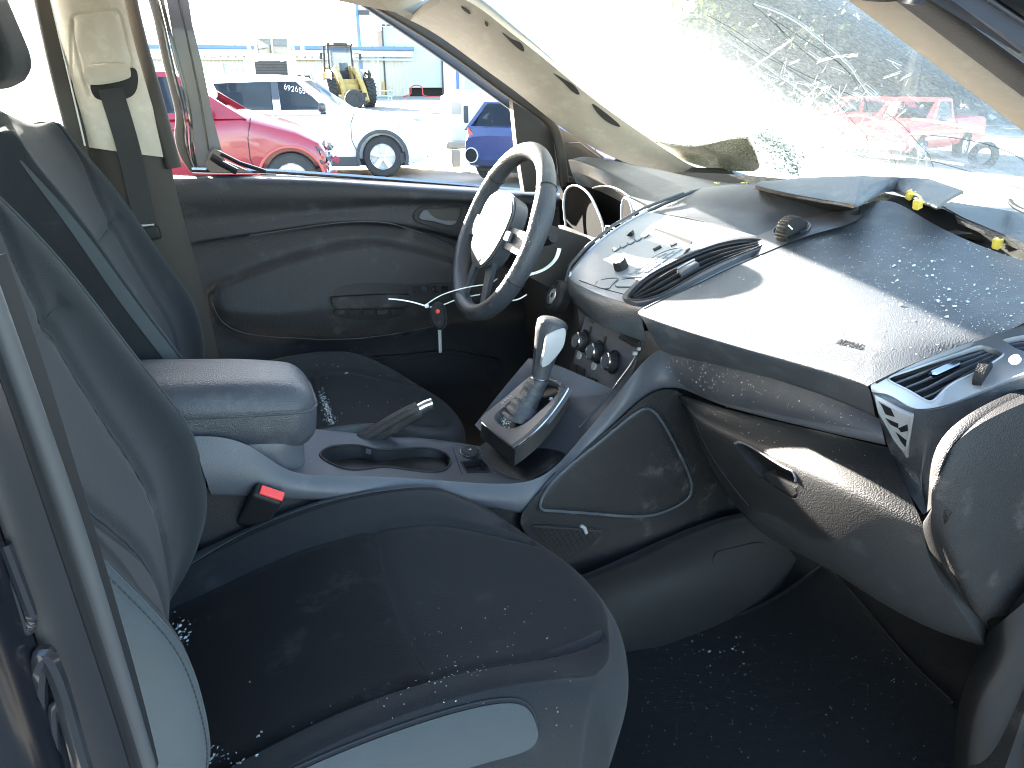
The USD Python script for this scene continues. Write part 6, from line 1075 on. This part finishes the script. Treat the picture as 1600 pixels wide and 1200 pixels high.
def skirt(S, q, drop, grow): 
    u = S.uv(q); a = S.pos(u[:, 0], u[:, 1], -.004); c = a.mean(0); b = a+(a-c)*grow; b[:, 2] -= drop; n = len(a); v = np.vstack([a, b]); return trimesh.Trimesh(v, np.array([[i, (i+1) % n, n+(i+1) % n] for i in range(n)]+[[i, n+(i+1) % n, n+i] for i in range(n)]), process=False)
part(sh, 'plinth_side', skirt(PL, pout, .03, .04), 'dark_plastic'); part(cons, 'plinth_surround', G([[(826, 560, Y, .10), (880, 575, Y, .03), (950, 605, Y, -.05), (985, 622, Y, -.105)], [(780, 615, Y, .105), (840, 640, Y, .03), (885, 665, Y, -.05), (925, 670, Y, -.107)], [(742, 664, Y, .105), (785, 700, Y, .03), (838, 728, Y, -.05), (868, 738, Y, -.108)]]).solid(16, 16, .01), 'grey_plastic')
part(sh, 'gate_letters', [PL.plate(PL.uv([(a, b), (a+4, b-1), (a+5, b+1), (a+1, b+2)]), .005, .0066, .005) for a, b in ((786, 632), (790, 628), (794, 625), (798, 622))], 'grey_print')
kb = np.array([P(815, 655, y=.012), P(826, 625, y=.012), P(838, 603, y=.012), P(846, 588, y=.012)]); boot = curve(kb, 30); rb = np.interp(np.linspace(0, 1, 30), [0, .12, .3, .5, .8, 1], [.040, .036, .026, .020, .0175, .0165])
bm = sweep(boot, circ(1, 28), (0, -1, .2), scale=rb*(1+.05*np.sin(np.arange(30)*1.9)*np.linspace(1, .2, 30))); v = np.array(bm.vertices); v += .0012*np.sin(v*220)[:, [1, 2, 0]]; bm.vertices = v
part(sh, 'boot', bm, 'vinyl', 60); kt = curve([P(843, 594, y=.012), P(848, 570, y=.012), P(854, 545, y=.012), P(860, 520, y=.012), P(864, 503, y=.012), P(866, 496, y=.012)], 30)
tt = np.linspace(0, 1, 30); part(sh, 'knob', sweep(kt, circ(1, 28, 1.0), (0, -1, .2), scale=np.interp(tt, [0, .2, .5, .72, .86, .95, 1], [.0165, .0185, .0245, .029, .0285, .023, .008])), 'vinyl', 60)
part(sh, 'knob_collar', tube(kt[1]+.0172*np.stack([np.cos(np.linspace(0, 2*pi, 32, False)), np.sin(np.linspace(0, 2*pi, 32, False)), 0*np.linspace(0, 2*pi, 32)], 1) @ np.array([[1, 0, -.15], [0, 1, 0], [0, 0, 1]]), .0016, 6, True), 'chrome')
c_ = P(866, 530, y=-.008); KN = Surf([[P(a, b, y=-.0135-.002*(i == 1)) + (-.006 if i != 1 else .0)*nrm(P(a, b, y=0)-CC)*-1*0 for a, b in r] for i, r in enumerate([[(850, 524), (868, 512), (883, 513)], [(848, 548), (866, 540), (884, 535)], [(842, 575), (856, 568), (872, 556)]])])
part(sh, 'knob_insert', KN.plate(KN.uv(curve([(854, 524), (872, 514), (881, 513), (882, 528), (876, 545), (858, 566), (849, 573), (845, 570), (850, 545)], 60, True)), -.004, .0045, .006, bevel=.001), 'silver_plastic')
# climate panel
HV = G([[(915, 492, Y, .075), (955, 512, Y, .0), (1000, 535, Y, -.085)], [(902, 540, Y, .078), (942, 566, Y, .0), (985, 590, Y, -.09)], [(890, 590, Y, .08), (925, 615, Y, .0), (955, 632, Y, -.07)]])
hv = part(CAR, 'climate_panel', HV.mesh(30, 30), 'grey_plastic', 50, label='climate control panel with three round knobs')
for px in ((913, 533), (936, 550), (960, 566)):
    u = HV.uv([px])[0]; ring_c = HV.pos(*u); nn = HV.normal(*u); M = frame(ring_c, [0, -1, 0], z=nn); part(hv, 'knob_ring', xf(lathe([(.0195, 0), (.0225, 0), (.0225, .003), (.0195, .003)], 40), M), 'gloss_black'); knob_at(HV, px, .0165, .020, 'dark_plastic', 'climate_knob', hv, 28, 'grey_plastic')
    part(hv, 'knob_bezel', xf(lathe([(.0150, .0195), (.0168, .0185), (.0162, .0212), (.0150, .0215)], 40), M), 'chrome')
for px in ((905, 555), (928, 572)): u = HV.uv([px])[0]; part(hv, 'mode_button', xf(cyl(.008, .004, 24), frame(HV.pos(*u), [0, -1, 0], z=HV.normal(*u))), 'silver_plastic')
for px in ((923, 516), (946, 532)): u = HV.uv([px])[0]; part(hv, 'arc_slot', xf(rbox(.006, .016, .003, .001), frame(HV.pos(*u), [.2, -1, 0], z=HV.normal(*u))), 'black_plastic')
for q in ([(893, 566), (903, 570), (902, 588), (893, 581)], [(904, 571), (915, 577), (913, 596), (903, 589)], [(920, 588), (928, 592), (922, 606), (914, 600)], [(927, 590), (934, 594), (929, 610), (922, 606)]): sp(HV, q, 0, .004, 'dark_plastic', 'panel_switch', hv, smooth=False, bevel=.0012)
part(hv, 'upper_grille', strip_surf([P(*q, y=yy) for q, yy in (((922, 492), .06), ((950, 508), .02), ((1000, 532), -.08))], [P(*q, y=yy) for q, yy in (((918, 502), .065), ((950, 522), .015), ((994, 546), -.085))], 0).solid(8, 14, .006), 'black_plastic')
for t in (.15, .38, .62, .86): part(hv, 'grille_slat', tube(np.array([lerp(P(922, 493, y=.062), P(919, 502, y=.064), t), lerp(P(950, 508, y=.018), P(950, 521, y=.014), t), lerp(P(998, 532, y=-.082), P(994, 545, y=-.086), t)]), .0016), 'dark_plastic')
part(hv, 'panel_edge', tube(np.array([P(*q, y=-.098) for q in ((1003, 542), (985, 572), (960, 605), (932, 640), (905, 668))]), .0022), 'gloss_black'); part(hv, 'edge_tab', [box(.008, .004, .006, P(992, 552, y=-.10)), box(.006, .004, .005, P(998, 545, y=-.10))], 'silver_plastic')
# side knee pad, net pocket, carpet ledge
KP = Surf([[P(a, b, y=-.132+dy) for a, b, dy in r] for r in ([(985, 640, 0), (1060, 612, .0), (1100, 660, .01), (1130, 700, .03)], [(900, 715, 0), (1000, 712, 0), (1090, 740, .012), (1150, 780, .04)], [(820, 796, 0), (960, 805, 0), (1085, 800, .012), (1180, 830, .06)], [(825, 840, 0), (960, 850, -.0), (1085, 835, .0), (1200, 850, .06)], [(860, 915, 0), (980, 900, -.0), (1090, 880, .0), (1230, 880, .06)], [(900, 1010, 0), (1000, 1000, -.0), (1120, 990, .0), (1260, 930, .06)])])
kpo = [(842, 790), (856, 758), (900, 716), (950, 676), (1000, 638), (1014, 638), (1030, 655), (1060, 710), (1076, 750), (1074, 772), (1050, 790), (1010, 803), (930, 800), (860, 795)]
KP.dome(kpo, .008, .012)
kp_ = part(CAR, 'knee_panel', KP.mesh(120, 120), 'dark_plastic', 60, label='black side panel of the console in the passenger footwell')
part(kp_, 'panel_piping', KP.line(kpo, .0028, .003, 120, True), 'dash_plastic')
part(kp_, 'pocket', KP.plate(KP.uv(curve([(832, 822), (900, 823), (940, 828), (930, 845), (905, 864), (880, 874), (850, 850)], 50, True)), -.002, .0015, .012), 'black_plastic')
net = []
for k in range(11): net.append(KP.line([(836+k*9.5, 824), (868+k*7, 868-max(0, k-3)*5)], .0009, .003, 12)); net.append(KP.line([(930-k*8, 828), (885-k*4.2, 868-k*4.0)], .0009, .003, 12))
part(kp_, 'net', net, 'belt_web', kind='stuff'); part(kp_, 'net_band', KP.line([(830, 821), (880, 824), (940, 829)], .0022, .003), 'rubber')
part(kp_, 'net_hook', tube(KP.pos(*KP.uv([(905, 818), (911, 822), (914, 830)]).T, .006), .0035), 'silver_plastic')
LG = Surf([[P(890, 905, y=-.150), P(980, 868, y=-.150), P(1070, 828, y=-.145), P(1150, 803, y=-.13), P(1205, 803, y=-.10)], [P(885, 918, y=-.19), P(985, 885, y=-.19), P(1075, 850, y=-.18), P(1155, 822, y=-.16), P(1210, 820, y=-.12)], [P(900, 955, y=-.20), P(985, 918, y=-.20), P(1085, 885, y=-.19), P(1160, 855, y=-.165), P(1225, 845, y=-.12)], [P(915, 1000, y=-.195), P(1000, 950, y=-.185), P(1100, 920, y=-.175), P(1170, 905, y=-.16), P(1250, 880, y=-.12)], [P(945, 1030, y=-.20), P(1040, 1010, y=-.20), P(1140, 995, y=-.20), P(1210, 960, y=-.19), P(1295, 900, y=-.16)]])
lg = part(CAR, 'carpet_ledge', LG.mesh(50, 60), 'carpet', 60, label='rounded carpet ledge along the console foot')
part(lg, 'hatch', LG.plate(LG.uv(curve([(1115, 866), (1140, 856), (1190, 847), (1194, 856), (1190, 878), (1178, 886), (1120, 889)], 50, True)), 0, .003, .01, bevel=.001), 'carpet')

# ================================================================ steering wheel and column
wc = np.array([.128, .367, .725]); tl = radians(21.5); wu = np.array([sin(tl), .02, cos(tl)]); wy = nrm(np.array([-.01, 1, -.02])); wu = nrm(wu-wy*np.dot(wu, wy)); wn = np.cross(wu, wy); wn = wn if wn[0] < 0 else -wn
MW = np.eye(4); MW[:3, 0], MW[:3, 1], MW[:3, 2], MW[:3, 3] = -wy, wu, wn, wc                 # x to the driver's right, y up, z to the driver
a = np.linspace(0, 2*pi, 96, False); R_ = .185
rim = np.stack([R_*np.cos(a), R_*np.sin(a), 0*a], 1)
th_ = .0188+.003*np.exp(-((np.abs(np.mod(a, pi)-.35))/.25)**2)
sw = part(CAR, 'steering_wheel', xf(sweep(rim, circ(1, 18, 1.08), (0, 0, 1), True, th_), MW), 'vinyl', 60, label='black leather steering wheel blazing in the sun')
for ang in (38, 142, 205, 335): 
    c = np.array([R_*cos(radians(ang)), R_*sin(radians(ang)), 0]); d1 = nrm(c); rr_ = [c+.0205*(cos(t)*d1+sin(t)*np.array([0, 0, 1.08])) for t in np.linspace(0, 2*pi, 24, False)]; part(sw, 'rim_seam', xf(tube(rr_, .0009, 5, True), MW), 'black_plastic')
hubo = 1.16*curve([(-.072, .045), (-.045, .068), (0, .074), (.045, .068), (.072, .045), (.075, 0), (.060, -.045), (.030, -.072), (0, -.078), (-.030, -.072), (-.060, -.045), (-.075, 0)], 72, True)
HUB = Surf([[(x, y, .018+.014*(1-(x/.1)**2)*(1-(y/.1)**2)) for y in (-.1, -.05, 0, .05, .1)] for x in (-.1, -.05, 0, .05, .1)])
HUB.flip = 1 if HUB.normal([2], [2])[0][2] > 0 else -1
uvh = np.stack([(hubo[:, 0]+.1)/.05, (hubo[:, 1]+.1)/.05], 1); part(sw, 'airbag_cover', xf(HUB.plate(uvh, -.035, .004, .008, bevel=.006), MW), 'dash_plastic', 50)
for s in (-1, 1):
    part(sw, 'spoke', xf(hull([(s*.055, .025, .0), (s*.055, -.03, .0), (s*.055, .02, .02), (s*.055, -.026, .02), (s*.168, .018, .006), (s*.168, -.030, .006), (s*.168, .014, -.008), (s*.168, -.026, -.008)]), MW), 'dash_plastic')
    part(sw, 'spoke_switch', xf(rbox(.03, .022, .008, .003, (s*.098, -.002, .020)), MW), 'grey_plastic')
    part(sw, 'lower_spoke', xf(hull([(s*.03, -.06, .0), (s*.055, -.05, .015), (s*.025, -.065, .015), (s*.075, -.160, .004), (s*.055, -.168, .004), (s*.065, -.163, -.008), (s*.05, -.05, 0)]), MW), 'dash_plastic')
part(sw, 'hub_plate', xf(hull([(.02, -.05, .034), (.05, -.03, .030), (.045, -.055, .03), (.015, -.075, .03), (.02, -.05, .02), (.05, -.03, .02), (.015, -.075, .02)]), MW), 'grey_plastic')
ax_ = -wn
col = part(CAR, 'steering_column', xf(hull([(x, y, z) for x, y, z in ((-.065, .05, -.03), (.065, .05, -.03), (-.065, -.06, -.03), (.065, -.06, -.03), (-.08, .06, -.16), (.08, .06, -.16), (-.085, -.075, -.16), (.085, -.075, -.16), (-.07, .05, -.26), (.07, .05, -.26), (.07, -.075, -.26), (-.07, -.075, -.26))]), MW), 'tan_trim', label='column shroud behind the steering wheel with ignition lock')
part(col, 'stalk', xf(tube(curve([(.06, .01, -.06), (.11, .015, -.055), (.155, .03, -.05)], 12), np.linspace(.007, .011, 12)), MW), 'dark_plastic'); part(col, 'stalk', xf(tube(curve([(-.06, .02, -.06), (-.11, .03, -.055), (-.155, .045, -.05)], 12), np.linspace(.007, .011, 12)), MW), 'dark_plastic')
ign = P(868, 463, y=.215); Mi = frame(ign, [0, -1, .1], z=(-.80, -.45, .32))
part(col, 'lock_collar', xf(lathe([(0, -.02), (.034, -.02), (.036, .0), (.031, .008), (.022, .010), (.0205, .004), (0, .004)], 48), Mi), 'dark_plastic'); part(col, 'lock_ring', xf(lathe([(.0165, .004), (.0205, .004), (.0195, .009), (.0170, .009)], 40), Mi), 'chrome'); part(col, 'lock_face', xf(lathe([(0, .004), (.0150, .004), (.0150, .0075), (.0135, .0085), (0, .0085)], 40), Mi), 'lock_metal'); part(col, 'key_slot', xf(lathe([(.0030, .0086), (.0052, .0086), (.0050, .0092), (.0032, .0092)], 24), Mi), 'black_plastic'); part(col, 'lock_slit', xf(box(.0014, .006, .001, (0, 0, .009)), Mi), 'black_plastic')
part(CAR, 'knee_bolster', Surf([[P(*q, x=xx) for q, xx in (((770, 330), .36), ((870, 380), .33), ((930, 400), .32), ((985, 372), .33))], [P(*q, x=xx) for q, xx in (((770, 420), .36), ((855, 450), .31), ((890, 455), .27), ((905, 450), .23))], [P(*q, x=xx) for q, xx in (((770, 500), .38), ((840, 510), .34), ((880, 515), .28), ((905, 500), .20))], [P(*q, x=xx) for q, xx in (((770, 600), .48), ((820, 600), .46), ((850, 600), .42), ((880, 600), .25))]]).solid(24, 24, .02), 'tan_trim', 60, label='dark knee panel under the steering column')
part(CAR, 'driver_footwell', [quad_slab(np.array([(.55, .68, .75), (.55, .11, .75), (.62, .11, .0), (.62, .68, .0)]), .02)], 'carpet')
part(CAR, 'pedal', [box(.02, .07, .05, (.46, .30, .17)), tube([(.47, .30, .18), (.54, .30, .4)], .01)], 'rubber')
# ================================================================ loose things lying or hanging in the car
FM = fw_.uv(np.vstack([curve([(938, 1004), (1000, 993), (1060, 985), (1140, 974), (1200, 950), (1245, 922), (1290, 890)], 40), curve([(1290, 890), (1345, 950), (1420, 1040), (1500, 1118)], 20)[1:], [(1500, 1250)], [(900, 1250)], curve([(905, 1230), (930, 1120), (938, 1020)], 10)[:-1]]))
fm = thing('floor_mat', 'black carpet floor mat strewn with glass crumbs in the near footwell', 'floor mat', MC)
part(fm, 'pile', fw_.plate(FM, .006, .016, .03, bevel=.004), 'mat_carpet', 50)
part(fm, 'bound_edge', tube(fw_.pos(*FM[:58].T, .014), .005, 6), 'carpet')
# key on its cable tie
ck = thing('car_key', 'black car key with a red button hanging from the white cable tie', 'key', MC)
o = P(685, 494, y=.455); Mk = frame(o, P(697, 494, y=.44)-P(673, 494, y=.47), y=P(685, 480, y=.455)-P(686, 510, y=.455)) @ roty(24)
ol = curve([(-.013, .016), (-.004, .028), (.008, .029), (.016, .018), (.0165, -.006), (.011, -.024), (0, -.030), (-.012, -.022), (-.017, -.006)], 60, True)
part(ck, 'fob', xf(prism(ol, .013, .003).apply_translation((0, 0, -.006)), Mk), 'black_plastic', 40); part(ck, 'fob_rim', xf(tube(np.c_[ol*1.0, 0*ol[:, :1]], .0035, 8, True), Mk), 'dark_plastic')
part(ck, 'red_button', xf(lathe([(0, 0), (.0052, 0), (.0048, .0022), (0, .003)], 24), Mk @ trans(.001, .013, .007)), 'red_button'); part(ck, 'grey_button', xf(rbox(.010, .008, .003, .001), Mk @ trans(0, -.002, .008)), 'dark_plastic'); part(ck, 'grey_button', xf(rbox(.010, .008, .003, .001), Mk @ trans(0, -.013, .008)), 'dark_plastic')
b0, b1 = P(687, 514, y=.455), P(687.5, 551, y=.455); part(ck, 'blade', xf(prism(rrect(.0078, np.linalg.norm(b1-b0), .002), .0022).apply_translation((0, 0, -.001)), frame(lerp(b0, b1, .5), BC[1], y=b0-b1) @ roty(35)), 'lock_metal', 30)
ct = thing('cable_tie', 'long white cable tie looped round the steering wheel with the key on it', 'cable tie', MC)
band = rrect(.0052, .0015, .0006, 2)
for nm, pts in (('tail', [(607, 467, .53), (625, 468.5, .52), (648, 473, .505), (668, 479, .49)]), ('strap', [(666, 476, .49), (684, 464, .475), (710, 454, .44), (740, 447, .40), (765, 443, .36), (776, 436, .33)]), ('strap', [(672, 480, .487), (690, 477, .47), (708, 470, .45), (730, 464, .43), (750, 460, .41)])):
    part(ct, nm, sweep(curve([P(a, b, y=c) for a, b, c in pts], 30), band, nrm(CC-P(700, 460, y=.45))*.35+np.array([0, 0, 1])), 'white_tie', 40)
part(ct, 'head', xf(rbox(.010, .008, .008, .002), frame(P(667, 478, y=.488), P(680, 474, y=.48)-P(655, 480, y=.495), z=(0, -.5, 1))), 'white_tie')
for lab, pts in (('curved white strip behind the lower right of the steering wheel rim', [(820, 430, .235), (838, 426, .225), (856, 417, .215), (869, 403, .21), (874, 388, .21)]), ('short curved white wire left of the ignition lock', [(785, 468, .29), (798, 469.5, .28), (811, 467, .27), (823, 460, .262)])):
    w_ = thing('plastic_strip', lab, 'plastic strip', MC); part(w_, 'strip', sweep(curve([P(a, b, y=c) for a, b, c in pts], 30), rrect(.0085 if 'curved white strip' in lab else .004, .002, .0008, 2), nrm(CC-P(850, 420, y=.2))*.5+np.array([0, 0, 1])), 'white_tie', 40)
# crumbs of broken side glass
def crumbs(S, pts, size, h=0.0):
    q = S.uv(np.asarray(pts, float)); e = np.linalg.norm(pixc(S.at(q[:, 0], q[:, 1]))-np.asarray(pts, float), axis=1); q = q[e < 2]
    return shards_at(list(zip(S.pos(q[:, 0], q[:, 1], h), S.normal(q[:, 0], q[:, 1]))), size)
def spray(n, c, s, rot=0): a = rng.normal(0, 1, (n, 2))*s; r = radians(rot); return np.asarray(c)+a @ np.array([[cos(r), sin(r)], [-sin(r), cos(r)]])
def inside(p, x0, y0, x1, y1): return p[(p[:, 0] > x0) & (p[:, 0] < x1) & (p[:, 1] > y0) & (p[:, 1] < y1)]
def glass(lab, ms): top('broken_glass', join(ms), 'shard', lab, 'broken glass', kind='stuff', smooth=False, M=MC)
pr = rng.uniform([1230, 345], [1598, 520], (1300, 2)); pr = pr[(pr[:, 1] > 340+.14*(pr[:, 0]-1250)) & (rng.random(len(pr)) < .35+.65*(pr[:, 0]-1230)/370)]
pb = inside(spray(60, (1470, 445), (75, 32), 15), 1300, 352, 1598, 520); ps = rng.uniform([1060, 400], [1480, 560], (170, 2)); ps = ps[(ps[:, 1] > 400+.25*(1180-ps[:, 0])) & (ps[:, 1] < 480+.28*(ps[:, 0]-1000))]
glass('pale glass crumbs scattered over the shaded top of the dashboard', [crumbs(PAD, pr, .0010), crumbs(PAD, pb, .0030), crumbs(PAD, ps, .0013)])
glass('glass grit on the grey trim strip under the dashboard pad', [crumbs(SW, inside(spray(130, (1110, 585), (42, 16), 15), 1030, 552, 1300, 650), .0013), crumbs(SW, inside(spray(50, (1260, 640), (60, 10), 16), 1150, 590, 1370, 690), .0011), crumbs(LD, inside(spray(60, (1200, 668), (70, 12), 14), 1100, 635, 1380, 720), .0011)])
glass('glass crumbs on the near seat cushion and in the crease of its backrest', [crumbs(PC, rng.uniform([330, 930], [900, 1150], (150, 2)), .0009), crumbs(PC, spray(90, (500, 1075), (70, 25), -18), .0012), crumbs(PC, spray(40, (355, 1185), (22, 9), 0), .0025), crumbs(PC, spray(45, (284, 985), (7, 16), -10), .0028), crumbs(PC, [(405, 1153), (410, 1145), (392, 1066)], .004), crumbs(PC, spray(60, (690, 1055), (60, 8), -16), .0013), crumbs(PC, spray(28, (310, 968), (12, 3), -18), .0016)])
t_ = rng.beta(2.2, 1.1, 260); sd = np.stack([497+26*t_, 598+66*t_], 1)+rng.normal(0, 1, (260, 2))*[3.2, 1.5]-np.stack([np.abs(rng.normal(0, 5, 260))*t_, 0*t_], 1)
glass('line of glass crumbs along the seam of the farther seat cushion', [crumbs(DC, sd, .0020), crumbs(DC, rng.uniform([450, 560], [660, 660], (70, 2)), .0013), crumbs(DC, [(540, 582), (543, 580), (480, 615), (491, 617)], .0042)])
glass('blue-green glass crumbs gathered round the gear selector boot', [crumbs(PL, spray(46, (785, 657), (5, 6), 0), .0034, -.010), crumbs(PL, spray(30, (806, 640), (8, 4), -20), .0014, .006), crumbs(PL, spray(34, (876, 600), (5, 9), -20), .0014, .006), crumbs(PL, [(857, 622), (860, 620)], .004, -.006)])
glass('two glass crumbs in the cup holder and grit on the console deck', [crumbs(DK, [(612, 727), (615, 723)], .005, -.02), crumbs(DK, inside(spray(60, (770, 722), (16, 9), 0), 742, 706, 806, 752), .0010), crumbs(DK, inside(spray(40, (480, 705), (20, 14), 0), 450, 680, 500, 735), .0009)])
glass('glass crumbs on the radio panel rim and the instrument hood', [crumbs(TR, inside(spray(50, (1020, 335), (20, 5), -25), 985, 318, 1080, 350), .0016), crumbs(ST, inside(spray(80, (1010, 430), (60, 24), -20), 900, 360, 1180, 470), .0008), crumbs(HD2, inside(spray(40, (1020, 280), (50, 14), 15), 900, 250, 1150, 310), .0008)])
mp = inside(spray(260, (1150, 1070), (110, 60), 10), 945, 985, 1480, 1199); mp2 = rng.uniform([950, 1000], [1450, 1199], (150, 2)); mp2 = mp2[mp2[:, 1] > 1000+.0*mp2[:, 0]]; mp2 = mp2[(mp2[:, 0]-1290) < (mp2[:, 1]-890)*.9]; mp = mp[(mp[:, 0]-1290) < (mp[:, 1]-890)*.9]
glass('fine glass crumbs sprinkled over the black floor mat', [crumbs(fw_, mp, .0010, .017), crumbs(fw_, mp2, .0010, .017), crumbs(fw_, spray(16, (1125, 1030), (26, 14), 0), .0026, .017)])
